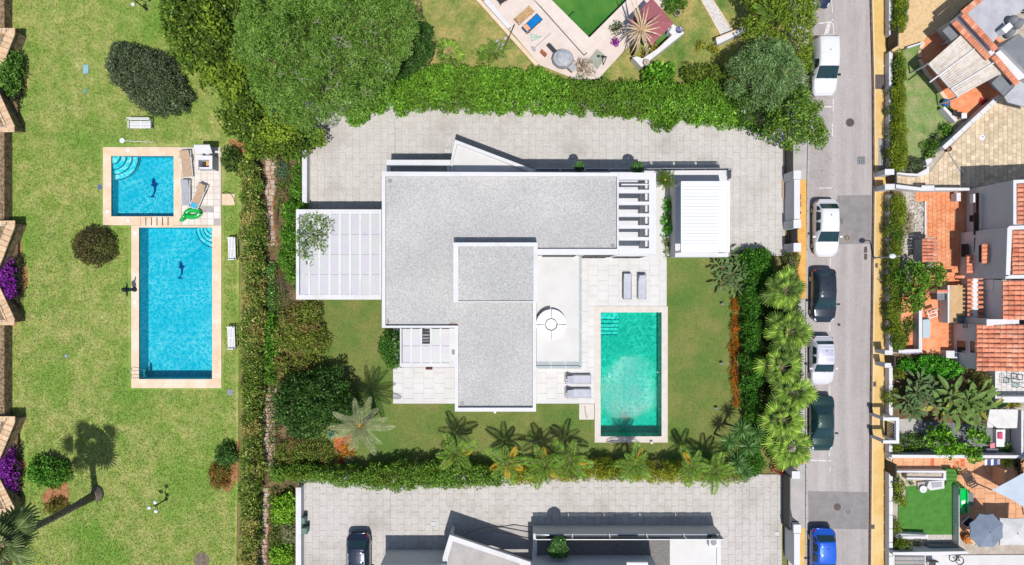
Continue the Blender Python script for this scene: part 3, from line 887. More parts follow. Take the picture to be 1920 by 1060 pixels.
# ------------------------------------------------------------ loungers
def lounger(label, c, rot, mcush, mframe, L=2.0, Wd=.68, back=.45, group=None, backlen=.7, style='resin', towel=None):
    """local +x points to the head end"""
    t = thing('sun_lounger', label, 'sun lounger', (c.x, c.y, c.z), group, rot)
    h = .32
    f = MB()
    for s in (-1, 1):
        f.bar((-L / 2, s * (Wd / 2 - .03), h), (L / 2, s * (Wd / 2 - .03), h), .05, .06)
    f.bar((-L / 2 + .02, -Wd / 2, h), (-L / 2 + .02, Wd / 2, h), .05, .06); f.bar((L / 2 - .02, -Wd / 2, h), (L / 2 - .02, Wd / 2, h), .05, .06)
    f.build('frame', mframe, t, local=True)
    for x in (-L / 2 + .25, L / 2 - .25):
        for s in (-1, 1):
            MB().bar((x, s * (Wd / 2 - .04), 0), (x, s * (Wd / 2 - .04), h - .03), .05, .05).build('leg', mframe, t, local=True)
    xs = L / 2 - backlen
    n = 3
    MB().box(-L / 2 + .03, xs, -Wd / 2 + .06, Wd / 2 - .06, h + .01, h + .07).build('seat', mcush, t, local=True)
    b = MB(); dz = back * backlen; dx = math.cos(math.asin(min(.9, back))) * backlen
    b.bar((xs + .01, 0, h + .05), (xs + dx, 0, h + .05 + dz), Wd - .12, .06)
    b.build('backrest', mcush, t, local=True)
    if style == 'resin':
        for s in (-1, 1):
            a = MB().tube([(xs - .25, s * Wd / 2, h), (xs - .2, s * (Wd / 2 + .03), h + .2), (xs + .1, s * (Wd / 2 + .04), h + .24), (xs + .3, s * Wd / 2, h)], .03, 6)
            a.build('armrest', mframe, t, True, local=True)
    else:
        for s in (-1, 1):
            MB().bar((xs + .35, s * (Wd / 2 - .08), h), (xs + dx * .8, s * (Wd / 2 - .08), h + dz * .8), .03, .03).build('strut', mframe, t, local=True)
    return t
def two(a, b):
    d = W(*b) - W(*a); return (W(*a) + W(*b)) / 2, math.atan2(d.y, d.x)
def onz(c, z): return Vector((c.x, c.y, z))
c = W(354, 309); lounger('tan cushioned white lounger beside the white barbecue kiosk', onz(c, .065), R(95), M_tan, M_plast, 2.1, .85, .35)
c = W(352.5, 363); lounger('grey lounger below the tan one at the small pool\'s right edge', onz(c, .065), R(90), M_greyfab, M_plast, 2.05, .72, .3, style='alu')
c = W(376.5, 369); lg = lounger('tan lounger turned askew with a blue towel on its foot', onz(c, .065), R(66), M_tan, M_plast, 2.1, .72, .4)
tw = MB().box(-1.0, -.62, -.26, .26, .395, .415)
o = tw.build('towel', mat('blue_towel', S(90, 205, 235), S(60, 170, 215), 6, rough=.95), None)
o.rotation_euler = (0, 0, R(66)); o.location = Vector((c.x, c.y, .463)) + Vector((-.81 * math.cos(R(66)), -.81 * math.sin(R(66)), 0))
tag(o, 'small blue towel lying on the foot of the askew tan lounger', 'towel')
# inflatable
t = thing('pool_float', 'green inflatable animal float with a long neck on the pool edge', 'pool float', onz(W(362, 404), .05))
M_gfl = mat('green_vinyl', S(10, 190, 75), rough=.25, spec=.6, coat=.4)
ring = MB(); c = W(364, 401); pts = []
for i in range(25):
    a = 2 * math.pi * i / 24
    pts.append((c.x + .52 * math.cos(a), c.y + .27 * math.sin(a) + .04 * math.cos(a), .24))
ring.tube(pts, .2, 10, caps=False); ring.build('ring', M_gfl, t, True)
a = W(352, 402); b = W(346, 412)
MB().tube([(a.x, a.y, .3), ((a.x + b.x) / 2, (a.y + b.y) / 2, .42), (b.x, b.y, .3)], [.17, .14, .15], 10).build('neck', M_gfl, t, True)
MB().tube([(b.x + .12, b.y + .08, .3), (b.x - .1, b.y - .06, .28), (b.x - .25, b.y - .1, .24)], [.15, .17, .08], 10).build('head', M_gfl, t, True)
b2 = W(380, 402)
MB().tube([(b2.x - .2, b2.y, .3), (b2.x + .05, b2.y - .03, .36)], [.14, .05], 8).build('tail', M_gfl, t, True)
# white barbecue kiosk
t = thing('barbecue_kiosk', 'white open-topped kiosk with tilted lid at the patio corner', 'kiosk', onz(W(380, 300), .04))
b = MB()
b.pb(368, 300, 372, 317, .04, 1.3); b.pb(392, 300, 398, 317, .04, 1.3); b.pb(372, 313.5, 392, 317, .04, 1.15)
b.pb(368, 292, 398, 300, .04, 1.3)
b.build('wall', M_white, t)
a0 = W(366, 288, 1.35); a1 = W(398, 288, 1.35); a2 = W(393, 272, 1.9); a3 = W(363, 272, 1.9)
lid = MB(); vs = [a0, a1, a2, a3]; lid.add([v for v in vs] + [v + Vector((0, .05, -.06)) for v in vs], [(0, 1, 2, 3), (7, 6, 5, 4), (0, 4, 5, 1), (1, 5, 6, 2), (2, 6, 7, 3), (3, 7, 4, 0)])
lid.build('lid', M_white, t)
MB().pb(374, 303, 391, 312, .5, .56, 1).build('counter', M_dark, t)
MB().pb(384, 302, 391, 310, .7, .76, 1).build('shelf', mat('pine_wood', S(226, 180, 110), rough=.8), t)
a = W(401, 292, 0)
MB().lathe((a.x, a.y, .04), [(.16, 0), (.16, 1.2), (.12, 1.3), (.01, 1.3)], 14).build('flue', M_white, t, True)
# slab with hose, shower, boxes, lids
t = thing('concrete_slab', 'peach concrete pad joined to the patio\'s right side', 'slab', onz(W(428, 374), -.05))
MB().pb(416, 364, 440, 385, -.1, .01).build('pad', M_cop, t)
pts = [onz(W(x, y), .03) for x, y in ((417, 362), (424, 360), (432, 363), (436, 368), (439, 373), (440, 379))]
o = MB().tube(pts, .022, 6).build('hose', M_black, None, True); tag(o, 'black hose curling over the peach concrete pad', 'hose')
t = thing('pool_shower', 'dark figure-like shower post standing on the big pool\'s left edge', 'shower', W(253, 543, .04))
c = W(253, 543)
b = MB().lathe((c.x, c.y, .04), [(.2, 0), (.17, .1), (.12, .5), (.16, .9), (.19, 1.2), (.13, 1.42), (.01, 1.44)], 12); b.build('body', M_black, t, True)
MB().ball((c.x, c.y, 1.62), .17, 12).build('head', M_black, t, True)
for s in (-1, 1):
    MB().tube([(c.x, c.y + s * .12, 1.25), (c.x + .1, c.y + s * .34, 1.3), (c.x + .16, c.y + s * .5, 1.5)], [.07, .06, .04], 7).build('spout', M_black, t, True)
def lidplate(px, py, w, h, label, m, z=-.05):
    c = W(px, py, z); t = thing('valve_box', label, 'valve box', c)
    MB().box(c.x - w / 2, c.x + w / 2, c.y - h / 2, c.y + h / 2, z - .03, z + .02).build('rim', M_grey, t)
    MB().box(c.x - w / 2 + .03, c.x + w / 2 - .03, c.y - h / 2 + .03, c.y + h / 2 - .03, z, z + .032).build('lid', m, t)
M_pblue = mat('pale_blue_plastic', S(150, 200, 215), rough=.6)
lidplate(161, 130, .44, .72, 'pale blue oblong valve lid in the grass left of the dark shrub', M_pblue)
lidplate(160, 171, .26, .3, 'small teal valve lid below the oblong one in the grass', mat('teal_plastic', S(90, 180, 165), rough=.6))
lidplate(187.5, 351, .34, .4, 'blue-grey valve lid beside the small pool\'s left edge', mat('slate_plastic', S(92, 118, 150), rough=.6))
lidplate(124, 668, .22, .24, 'tiny pale blue lid alone in the open lawn', M_pblue)
lidplate(431.5, 736, .5, .46, 'grey grid drain cover in the grass under the big pool', M_grey)
# benches
def bench(label, c, rot):
    t = thing('garden_bench', label, 'bench', c, 'white slatted benches on the left lawn', rot)
    L, D = 1.75, .62
    for i in range(5):
        MB().box(-L / 2, L / 2, -D / 2 + .03 + i * .115, -D / 2 + .12 + i * .115, .4, .43).build('seat_slat', M_plast, t, local=True)
    for i in range(4):
        z = .52 + i * .1; y = D / 2 + .02 + i * .035
        MB().box(-L / 2, L / 2, y, y + .03, z, z + .075).build('back_slat', M_plast, t, local=True)
    for s in (-1, 1):
        MB().bar((s * (L / 2 - .03), -D / 2 + .05, .62), (s * (L / 2 - .03), D / 2, .62), .07, .05).build('armrest', M_plast, t, local=True)
        for y in (-D / 2 + .06, D / 2 - .04):
            MB().bar((s * (L / 2 - .03), y, 0), (s * (L / 2 - .03), y, .62 if y < 0 else .92), .07, .06).build('leg', M_plast, t, local=True)
    MB().box(-.035, .035, -D / 2 + .02, D / 2, .34, .4).build('rail', M_plast, t, local=True)
bench('white slatted garden bench standing below the dark round shrub', onz(W(268, 236), -.05), R(0))
bench('white slatted garden bench by the hedge, upper of two', onz(W(438, 467), -.05), R(-88))
bench('white slatted garden bench by the hedge, lower of two', onz(W(437, 633), -.05), R(-88))
# pool brush
t = thing('pool_brush', 'white long-handled pool net lying on the grass above the small pool', 'pool net', onz(W(255, 266), -.03))
a = W(229, 264); b = W(287, 267)
MB().lathe((a.x, a.y, -.03), [(.2, 0), (.2, .05), (.13, .05), (.13, .02), (.01, .02)], 14).build('head', M_plast, t)
MB().tube([(a.x + .18, a.y - .01, .02), (b.x, b.y, .0)], .022, 6).build('handle', M_plast, t)
# globe lamps
def globe_lamp(label, px, py, dirs, h=1.75):
    c = W(px, py, -.05); t = thing('garden_lamp', label, 'lamp', c, 'black lamp posts with white globes')
    MB().lathe((c.x, c.y, -.05), [(.13, 0), (.13, .06), (.05, .1), (.045, h), (.03, h + .05)], 10).build('post', M_black, t)
    for a in dirs:
        d = Vector((math.cos(a), math.sin(a), 0)) * .36
        MB().tube([(c.x, c.y, h - .15), (c.x + d.x * .6, c.y + d.y * .6, h - .22), (c.x + d.x, c.y + d.y, h - .02)], .025, 6).build('arm', M_black, t)
        MB().ball((c.x + d.x, c.y + d.y, h + .13), .15, 14).build('globe', mat('globe_glass', S(250, 250, 250), rough=.2) if 'globe_glass' not in bpy.data.materials else bpy.data.materials['globe_glass'], t, True)
globe_lamp('black three-globe lamp post standing alone on the lower lawn', 312, 936, (R(75), R(190), R(-65)))
globe_lamp('black lamp post with white globes at the top of the left lawn', 275, 18, (R(20), R(150), R(265)))

# ------------------------------------------------------------ walls along the left edge
def bay(y0, y1, label, cols):
    z = 1.25; xe = 28.5
    ym = (y0 + y1) / 2
    t = thing('retaining_wall', label, 'wall', W(10, ym, -.05), 'stone bays along the left lawn')
    top = P2([(-140, y0), (xe, y0 + 2), (-9, ym + 8), (xe - 2, y1 - 4), (-140, y1)], z)
    MB().prism(top, -.1, z).build('wall', M_stone, t)
    lowp = P2([(xe, y0 + 3), (33, y0 + 6), (33, y1 - 4), (xe - 2, y1 - 5), (-9, ym + 8)], .25)
    MB().prism(lowp, -.1, .25).build('planter', M_earth, t)
    me = piece_mesh('coping_tile', 1, .42, .06, M_copt, .01)
    for (a, b, n) in (((xe - 8, y0 + 3), (-14, ym - 2), 9), ((-12, ym + 20), (xe - 8, y1 - 5), 9), ((-140, y0 + 1), (xe, y0 + 1), 14), ((-140, y1 - 3), (xe - 1, y1 - 3), 14)):
        A = W(a[0], a[1], z + .03); B = W(b[0], b[1], z + .03); d = B - A; o = off(t)
        for i in range(n):
            e = A + d * ((i + .5) / n)
            vert = n == 9
            link('coping_tile', me, t, e - o + Vector((0, 0, .012 if vert else 0)), (0, 0, math.atan2(d.y, d.x) + (math.pi / 2 if vert else 0)), (.72 if vert else d.length / n - .012, (d.length / n - .014) / .42 if vert else 1, 1))
    for (a, b) in (((xe - 14, y0 + 4), (-22, ym)), ((-22, ym + 10), (xe - 15, y1 - 6))):
        A = W(a[0], a[1], z); B = W(b[0], b[1], z)
        rl = MB().bar((A.x, A.y, z + .75), (B.x, B.y, z + .75), .05, .04)
        for i in range(6):
            p = A.lerp(B, i / 5); rl.bar((p.x, p.y, z), (p.x, p.y, z + .75), .03, .03)
        rl.build('railing', M_plast, t)
    return t
bay(57, 246, 'pale-tiled stone bay wall, topmost on the left edge', 0)
bay(418, 608, 'pale-tiled stone bay wall with purple flowers, halfway down the left edge', 0)
bay(785, 962, 'pale-tiled stone bay wall beside the leaning palm, lowest on the left edge', 0)
for y0, y1, lb in ((-60, 56, 'at the top left corner'), (247, 416, 'between the top two tiled bays'), (609, 784, 'between the lower two tiled bays'), (963, 1120, 'at the bottom left corner')):
    t = thing('stone_wall', 'low rough stone wall %s' % lb, 'wall', W(0, (y0 + y1) / 2, -.05), 'rough walls linking the bays')
    MB().pb(-140, y0, 8, y1, -.1, .85).build('core', M_stone, t)
    ico = []
    rs = MB(); k = 0
    for y in range(int(y0), int(y1), 9):
        for x in (-6, 3):
            c = W(x + random.uniform(-2, 2), y + 4 + random.uniform(-2, 2), .85)
            MB().lathe((c.x, c.y, .82), [(.02, -.05), (random.uniform(.15, .2), .0), (.12, random.uniform(.06, .1)), (.01, .1)], 6, sx=random.uniform(.8, 1.1), sy=random.uniform(.8, 1.2)).build('stone', M_stone, t)
L_bg = leafmat('bougainvillea_leaves', (96, 30, 120), (150, 50, 170), (196, 90, 205), k=1.5)
L_green = leafmat('bush_leaves', (52, 84, 30), (96, 140, 48), (140, 175, 80))
L_dk = leafmat('dark_leaves', (40, 52, 34), (78, 88, 62), (110, 116, 92), k=2.5)
L_vdk = leafmat('dim_leaves', (34, 42, 26), (64, 72, 48), (84, 92, 66))
bush('bush', 'leafy green bush growing out of the topmost tiled bay', 'bush', ell(12, 135, 20, 42, 14, .1, .12), 1.9, L_green, h0=.2, r=.3)
bush('bougainvillea', 'purple bougainvillea tumbling over the middle tiled bay', 'bougainvillea', ell(4, 522, 15, 40, 14, 0, .15), 2.0, L_bg, h0=.2, r=.26, leaf=(.16, .12), per=170)
bush('bougainvillea', 'purple bougainvillea in the lowest tiled bay above the palm', 'bougainvillea', ell(5, 888, 14, 48, 14, 0, .15), 2.0, L_bg, h0=.2, r=.26, leaf=(.16, .12), per=170)
for ym, lb in ((150, 'topmost'), (520, 'middle'), (880, 'lowest')):
    bush('wall_creeper', 'dark creeper at the foot of the %s tiled bay wall' % lb, 'creeper', [(27, ym - 60), (33, ym - 40), (35, ym), (33, ym + 40), (25, ym + 70), (12, ym + 20), (14, ym - 20)], 1.0, L_vdk, r=.22, leaf=(.16, .09), per=150)

# ------------------------------------------------------------ shrubs, trees of the left garden
bush('round_shrub', 'large dark grey-green clipped shrub on the upper left lawn', 'shrub', [(205, 76), (235, 72), (262, 84), (290, 88), (308, 100), (325, 130), (345, 160), (350, 180), (338, 200), (310, 210), (275, 208), (245, 195), (225, 172), (200, 150), (188, 120), (193, 95)], 2.4, L_dk, r=.3, leaf=(.2, .09), per=170, edge=1.0, bumps=.25)
bush('round_shrub', 'round brownish-green shrub on the lawn left of the big pool', 'shrub', ell(165, 462, 40, 38, 16, 0, .05), 1.9, leafmat('brown_green_leaves', (58, 56, 30), (98, 92, 50), (128, 120, 78)), r=.26, leaf=(.17, .08), per=170, edge=1.0)
bush('round_shrub', 'bright green oval shrub beside the leaning palm\'s shadow', 'shrub', ell(82, 891, 37, 32, 16, .2, .05), 1.7, leafmat('fresh_leaves', (50, 96, 26), (84, 138, 40), (130, 175, 70)), r=.25, leaf=(.2, .13), per=130)
bush('round_shrub', 'small olive shrub behind the leaning palm trunk', 'shrub', ell(95, 955, 27, 20, 14, -.1, .08), 1.1, leafmat('olive_leaves', (84, 88, 30), (120, 120, 44), (150, 145, 70)), r=.22, leaf=(.2, .07), per=150)
bush('round_shrub', 'green shrub topping the oval bed by the lower hedge', 'shrub', ell(418, 856, 24, 24, 14, .3, .08), 1.4, leafmat('mid_leaves', (46, 78, 32), (76, 116, 48), (110, 145, 70)), r=.25, leaf=(.2, .11), per=140)
bush('round_shrub', 'reddish-brown shrub filling the lower half of the oval bed', 'shrub', ell(407, 892, 22, 30, 14, .1, .06), 1.1, leafmat('russet_leaves', (96, 78, 34), (134, 108, 48), (190, 100, 50)), r=.22, leaf=(.15, .08), per=160)
L_hl = leafmat('left_hedge_leaves', (60, 86, 26), (108, 132, 46), (200, 188, 126), patch=(146, 140, 76), psc=.5, k=1.9)
hd = bush('hedge', 'long unkempt hedge along the right side of the left lawn', 'hedge', [(447, 300), (475, 296), (489, 330), (492, 420), (492, 600), (488, 760), (486, 900), (482, 1090), (441, 1090), (447, 880), (450, 600), (447, 440)], 1.9, L_hl, r=.33, leaf=(.26, .09), per=150, edge=.55, dome=.4)
L_hk = leafmat('small_hedge_leaves', (48, 70, 28), (84, 110, 46), (120, 140, 70))
bush('bush', 'dark green bushy clump at the top of the long hedge', 'bush', [(405, 275), (430, 268), (445, 290), (470, 300), (480, 330), (450, 335), (425, 322), (408, 305)], 1.8, L_hk, r=.32)
# broadleaf tree mass, pine
L_tree = leafmat('broadleaf_leaves', (50, 70, 22), (92, 122, 38), (150, 166, 60), patch=(122, 146, 42), psc=.3)
tree('broadleaf_tree', 'big dark broadleaf tree with yellow-green tips left of the pine', 'tree', [(292, -60), (470, -60), (470, 230), (440, 200), (408, 195), (392, 170), (360, 140), (330, 110), (305, 85), (296, 60), (284, 45), (292, 20)], 2.6, 6.5, L_tree, base=(W(385, 90).x, W(385, 90).y), r=.55, leaf=(.34, .18), per=75, edge=2.2)
tree('broadleaf_tree', 'yellow-green broadleaf tree hanging over the path below the pine', 'tree', [(395, 200), (440, 185), (520, 205), (598, 232), (600, 262), (560, 282), (540, 300), (505, 292), (470, 300), (430, 262), (405, 245), (385, 222)], 1.4, 4.0, L_tree, base=(W(490, 250).x, W(490, 250).y), tr=.13, r=.45, leaf=(.3, .17), per=85, edge=1.4)
L_pine = leafmat('pine_needles', (70, 104, 34), (108, 146, 54), (146, 172, 90), k=1.72, trans=.2, patch=(120, 150, 70), psc=.9)
tree('stone_pine', 'huge flat-crowned stone pine at the top of the picture', 'pine tree', [(470, -110), (740, -110), (768, 0), (780, 30), (768, 60), (752, 90), (745, 125), (715, 150), (688, 185), (660, 215), (620, 225), (575, 240), (545, 228), (500, 215), (470, 190), (452, 150), (440, 110), (432, 60), (444, 10)], 6.5, 10.5, L_pine, base=(W(620, 20).x, W(620, 20).y), tr=.34, r=.62, leaf=(.3, .06), per=190, edge=3.2, dome=.55, bumps=.5, limbs=9, space=.8, clump=1.35, cdeep=2.3)
pt_ = bpy.data.objects['stone_pine']; tw = MB()
for i in range(30):
    q = W(random.gauss(615, 80), random.gauss(100, 60), 10.4); 
    for j in range(5):
        a_ = random.uniform(0, 6.3); l_ = random.uniform(.15, .5); tw.tube([q, q + Vector((math.cos(a_) * l_, math.sin(a_) * l_, random.uniform(-.1, .15)))], [.014, .006], 4)
tag(tw.build('twigs', mat('grey_twigs', S(170, 164, 150), rough=.9), pt_), kind='stuff')
L_cyp = leafmat('deep_green_leaves', (36, 66, 22), (58, 98, 36), (84, 124, 52))
tree('dark_tree', 'deep green rounded tree in the shade right of the big pine', 'tree', [(755, 30), (785, 28), (812, 70), (808, 105), (790, 125), (760, 145), (725, 160), (735, 110)], 1.6, 4.5, L_cyp, tr=.15, r=.4, leaf=(.22, .1), per=130, edge=1.2)
# leaning fan palm at the lower left
def fan_palm(name, label, base, crown, meshes, n, tr, group=None, e0=1.25, e1=-.55, s0=.7, s1=1.05, bend=None, mb=None):
    t = thing(name, label, 'palm', base, group)
    base = Vector(base); crown = Vector(crown)
    mid = bend or (base * .5 + crown * .5)
    pts = [base.lerp(mid, i / 4).lerp(mid.lerp(crown, i / 4), i / 4) for i in range(5)]
    MB().tube(pts, [tr * 1.5, tr * 1.05, tr, tr * .95, tr * .85], 10).build('trunk', mb or BARK, t, True)
    place_leaves(t, 'leaf', meshes, crown, n, e0, e1, s0, s1)
    return t
L_fanD = leafmat('dull_fan_leaves', (70, 92, 48), (104, 124, 66), (140, 150, 100), k=1.3, trans=.15)
L_fan = leafmat('fan_leaves', (98, 138, 42), (136, 168, 58), (180, 196, 92), k=1.4, trans=.15)
L_fan2 = leafmat('dark_fan_leaves', (74, 104, 34), (110, 140, 52), (140, 160, 80), k=1.1, trans=.15)
L_fan3 = leafmat('dry_fan_leaves', (150, 126, 80), (190, 166, 116), k=1.1, trans=.1)
M_stalk = mat('leaf_stalk', S(196, 190, 140), S(150, 150, 90), 5, rough=.7)
FD = [fan_mesh("fan_leaf", s_, random.uniform(.9, 1.1), L_fanD, M_stalk, 16, random.uniform(1.5, 2.0), random.uniform(.3, .7)) for s_ in (.7, .9, 1.1, 1.3, 1.5)]
FL = [fan_mesh('fan_leaf', random.uniform(.75, 1.0), .66, L_fan, M_stalk, nseg=16, spread=random.uniform(1.7, 2.2), droop=random.uniform(.25, .6)) for _ in range(6)] + [fan_mesh('fan_leaf', random.uniform(.8, 1.0), .66, L_fan2, M_stalk, 16, 2.0, .5) for _ in range(3)]
M_trunk = mat('palm_bark', S(150, 138, 124), S(96, 86, 76), 7, .4, .65, rough=.95, bump=.9, bsc=16, bd=.04)
bz = W(181, 927, -.05)
fan_palm('fan_palm', 'tall leaning fan palm whose crown fills the bottom left corner', bz, W(2, 1016, 10.8), FD, 22, .24, mb=M_trunk, bend=Vector((bz.x - .1, bz.y - .3, 6.0)), s0=.75, s1=1.2, e1=-.75)
c = W(182, 926)
t = thing('root_mound', 'pale grey root mound at the foot of the leaning palm', 'root mound', onz(c, -.06))
MB().lathe((c.x, c.y, -.06), [(.52, 0), (.46, .18), (.34, .4), (.26, .7), (.01, .72)], 14, sy=1.25).build('root', M_trunk, t, True)
# ------------------------------------------------------------ the white villa
M_glass = mat('dark_glass', (.015, .02, .025, 1), rough=.05, spec=.6)
def glass_mat(name, tint, fac):
    m, n, l, p = _nodes(name)
    tr = n.new('ShaderNodeBsdfTransparent'); tr.inputs[0].default_value = tint
    gl = n.new('ShaderNodeBsdfGlossy'); gl.inputs['Roughness'].default_value = .04
    x = n.new('ShaderNodeMixShader'); x.inputs[0].default_value = fac
    l.new(tr.outputs[0], x.inputs[1]); l.new(gl.outputs[0], x.inputs[2]); l.new(x.outputs[0], n['Material Output'].inputs[0])
    return m
M_clear = glass_mat('clear_glass', (.8, .86, .86, 1), .06)
M_smoke = glass_mat('smoked_glass', (.3, .33, .36, 1), .06)
M_frost = mat('frosted_panel', S(216, 215, 219), S(208, 216, 211), 1.6, .4, .7, S(214, 208, 222), .9, rough=.35, objv=.02)

def flat_roof(t, outer, inner, z, m_in, depth=.3, base=0.0, z0=None, name='wall'):
    """solid block with a recessed roof and a parapet round it; outlines measured at height z"""
    po = P2(outer, z); pi = P2(inner, z); n = len(po); k = len(pi)
    b = MB().sheet(po, z, [pi])
    b.add([(x, y, base) for x, y in po] + [(x, y, z) for x, y in po], [(i, (i + 1) % n, n + (i + 1) % n, n + i) for i in range(n)])
    b.add([(x, y, z - depth - .02) for x, y in pi] + [(x, y, z) for x, y in pi], [(i, (i + 1) % k, k + (i + 1) % k, k + i) for i in range(k)])
    w = b.build(name, M_white, t)
    r = MB().sheet(pi, z - depth)
    r.build('roof', m_in, t)
    return w
def window(t, a, b, z0, z1, outn, name='window', m=None):
    """glazed opening proud of a wall between plan points a and b; outn is the outward direction"""
    a = Vector((a[0], a[1], 0)); b = Vector((b[0], b[1], 0)); o = Vector((outn[0], outn[1], 0))
    f = MB(); e = o * .03
    d = (b - a).normalized()
    for p, q in (((a, z0), (b, z0)), ((a, z1), (b, z1)), ((a, z0), (a, z1)), ((b, z0), (b, z1)), (((a + b) / 2, z0), ((a + b) / 2, z1))):
        f.bar((p[0] + e) + Vector((0, 0, p[1])), (q[0] + e) + Vector((0, 0, q[1])), .07, .06)
    w = f.build(name, M_dark if m is None else m, t)
    g = o * .012
    MB().add([a + g + Vector((0, 0, z0)), b + g + Vector((0, 0, z0)), b + g + Vector((0, 0, z1)), a + g + Vector((0, 0, z1))], [(0, 1, 2, 3)]).build('pane', M_glass, w)
ZR = 5.6
vl = thing('villa', 'large white flat-roofed villa with grey gravel roofs in the middle', 'villa', onz(W(930, 470), 0))
flat_roof(vl, [(716, 322), (1160, 324), (1160, 478), (1006, 478), (1005, 772), (853, 772), (853, 615), (716, 615)],
          [(722.5, 331), (1157, 331), (1157, 467), (999, 467), (999, 765), (859, 765), (859, 611), (722.5, 611)], ZR, M_gravelroof)
flat_roof(vl, [(850, 455), (1008, 455), (1008, 567), (850, 567)], [(859.5, 462), (1000, 462), (1000, 565), (859.5, 565)], ZR + 1.05, M_gravelroof, .14, ZR - .2, name='roof_box')
for px, nm in (([(838, 611), (842, 606), (850, 605), (856, 608), (855, 611)], 0), ([(859.5, 466), (862, 463), (864, 474), (862, 486), (859.8, 484)], 1.05), ([(724, 600), (727, 597), (729, 604), (727, 610), (724, 611)], 0)):
    MB().sheet(P2(px, ZR), ZR + nm - (.296 if not nm else .136)).build('silt_patch', mat('silt', S(186, 168, 156), S(170, 150, 138), 6, rough=1) if 'silt' not in bpy.data.materials else bpy.data.materials['silt'], vl)
for x, y in ((1150, 460), (866, 758), (730, 338)):
    c = W(x, y, ZR); MB().box(c.x - .12, c.x + .12, c.y - .12, c.y + .12, ZR - .3, ZR - .27).build('roof_drain', M_grey, vl)
# open slatted corner
fr = MB()
fr.pb(1160.3, 324, 1230, 337, ZR - .45, ZR); fr.pb(1160.3, 466, 1230, 478, ZR - .45, ZR); fr.pb(1217, 337, 1230, 466, ZR - .45, ZR)
fr.build('corner_frame', M_white, vl)
MB().pb(1212, 337, 1229, 470, 2.9, ZR - .45, ZR).build('wall', M_white, vl)
MB().pb(1160.3, 326, 1230, 478, 0, 2.9, ZR).build('wall', M_white, vl)
for i in range(5):
    y = 356 + i * 22.2
    MB().pb(1160.3, y, 1217, y + 6.2, ZR - .42, ZR - .02).build('beam', M_white, vl)
MB().pb(1165, 345, 1217, 347.5, ZR - .3, ZR - .2).build('beam', M_white, vl)
# upper terrace beside the centre wing
ET = [(1006, 479), (1090, 479), (1090, 690), (1006, 690)]
b = MB().prism(P2(ET, 3.0), 0, 3.0); b.build('upper_terrace', M_whitetile, vl)
for a, c in (((1088, 482), (1088, 688)), ((1006, 688), (1088, 688))):
    A = W(a[0], a[1], 3.0); B = W(c[0], c[1], 3.0)
    MB().bar((A.x, A.y, 3.06), (B.x, B.y, 3.06), .16, .12).build('kerb', M_white, vl)
    n = 6 if a[0] == c[0] else 3
    for i in range(n):
        p = A.lerp(B, (i + .03) / n); q = A.lerp(B, (i + .97) / n)
        MB().bar((p.x, p.y, 3.62), (q.x, q.y, 3.62), .02, 1.0).build('glass_rail', M_clear, vl)
# low wings on the drive side
flat_roof(vl, [(725, 300), (845, 300), (845, 335), (725, 335)], [(732, 312), (838, 312), (838, 333), (732, 333)], 3.0, M_greypave, .3, name='garage_wall')
PO = [(853, 262), (1001, 318), (1001, 335), (845.5, 335), (845.5, 300)]
flat_roof(vl, PO, [(857, 270), (990, 321), (990, 334), (849, 334), (849, 301)], 3.2, M_whitetile, .3, 2.7, name='porch')
MB().prism(P2([(852, 270), (846, 300), (846, 335), (851, 335), (857, 274)], 3.2), 0, 2.7).build('porch_wall', M_white, vl)
# windows and doors seen from the sides
def pw(x, y, z=ZR): v = W(x, y, z); return (v.x, v.y)
window(vl, pw(1020, 478), pw(1080, 478), 3.1, 5.1, (0, -1)); window(vl, pw(1100, 478), pw(1150, 478), 3.1, 5.1, (0, -1))
window(vl, pw(1096, 478), pw(1150, 478), .1, 2.4, (0, -1)); window(vl, pw(1170, 478), pw(1222, 478), .1, 2.4, (0, -1))
window(vl, pw(740, 615), pw(840, 615), 3.0, 5.0, (0, -1)); window(vl, pw(870, 772), pw(990, 772), .1, 2.4, (0, -1)); window(vl, pw(870, 772), pw(990, 772), 3.1, 5.1, (0, -1))
window(vl, pw(716, 420), pw(716, 360), 3.2, 5.0, (-1, 0)); window(vl, pw(716, 600), pw(716, 540), 3.2, 5.0, (-1, 0))
window(vl, pw(800, 322), pw(730, 322), 3.4, 5.0, (0, 1)); window(vl, pw(1120, 323.5), pw(1030, 323), 3.2, 5.0, (0, 1))
window(vl, pw(835, 300, 3.0), pw(740, 300, 3.0), .05, 2.5, (0, 1), 'garage_door', M_grey)
for x, y in ((928, 773.5),):
    c = W(x, y, ZR); MB().lathe((c.x, c.y, ZR - .25), [(.09, 0), (.09, .22), (.01, .24)], 12).build('outlet', M_white, vl)

# raised entrance terrace along the drive
pd = thing('entrance_terrace', 'raised white terrace with glass rails between villa and drive', 'terrace', onz(W(1200, 330), 0))
ZP = 2.0
MB().prism(P2([(1001, 319), (1366, 318), (1366, 482), (1266, 482), (1266, 341), (1232, 341), (1232, 326), (1001, 326)], ZP), 0, ZP).build('podium', M_white, pd)
def rail(par, a, b, n, z, h, m=M_smoke, post=M_steel):
    A = W(*a, z); B = W(*b, z)
    for i in range(n):
        p = A.lerp(B, (i + .04) / n); q = A.lerp(B, (i + .96) / n)
        MB().bar((p.x, p.y, z + h * .53), (q.x, q.y, z + h * .53), .022, h * .92).build('glass_rail', m, par)
    for i in range(n + 1):
        p = A.lerp(B, i / n)
        MB().bar((p.x, p.y, z), (p.x, p.y, z + .22), .07, .07).build('clamp', post, par)
    MB().bar((A.x, A.y, z + h), (B.x, B.y, z + h), .05, .04).build('handrail', post, par)
rail(pd, (1004, 320.5), (1234, 320.5), 5, ZP, .95)
rail(pd, (1236, 320), (1363, 319.5), 3, ZP, .95)
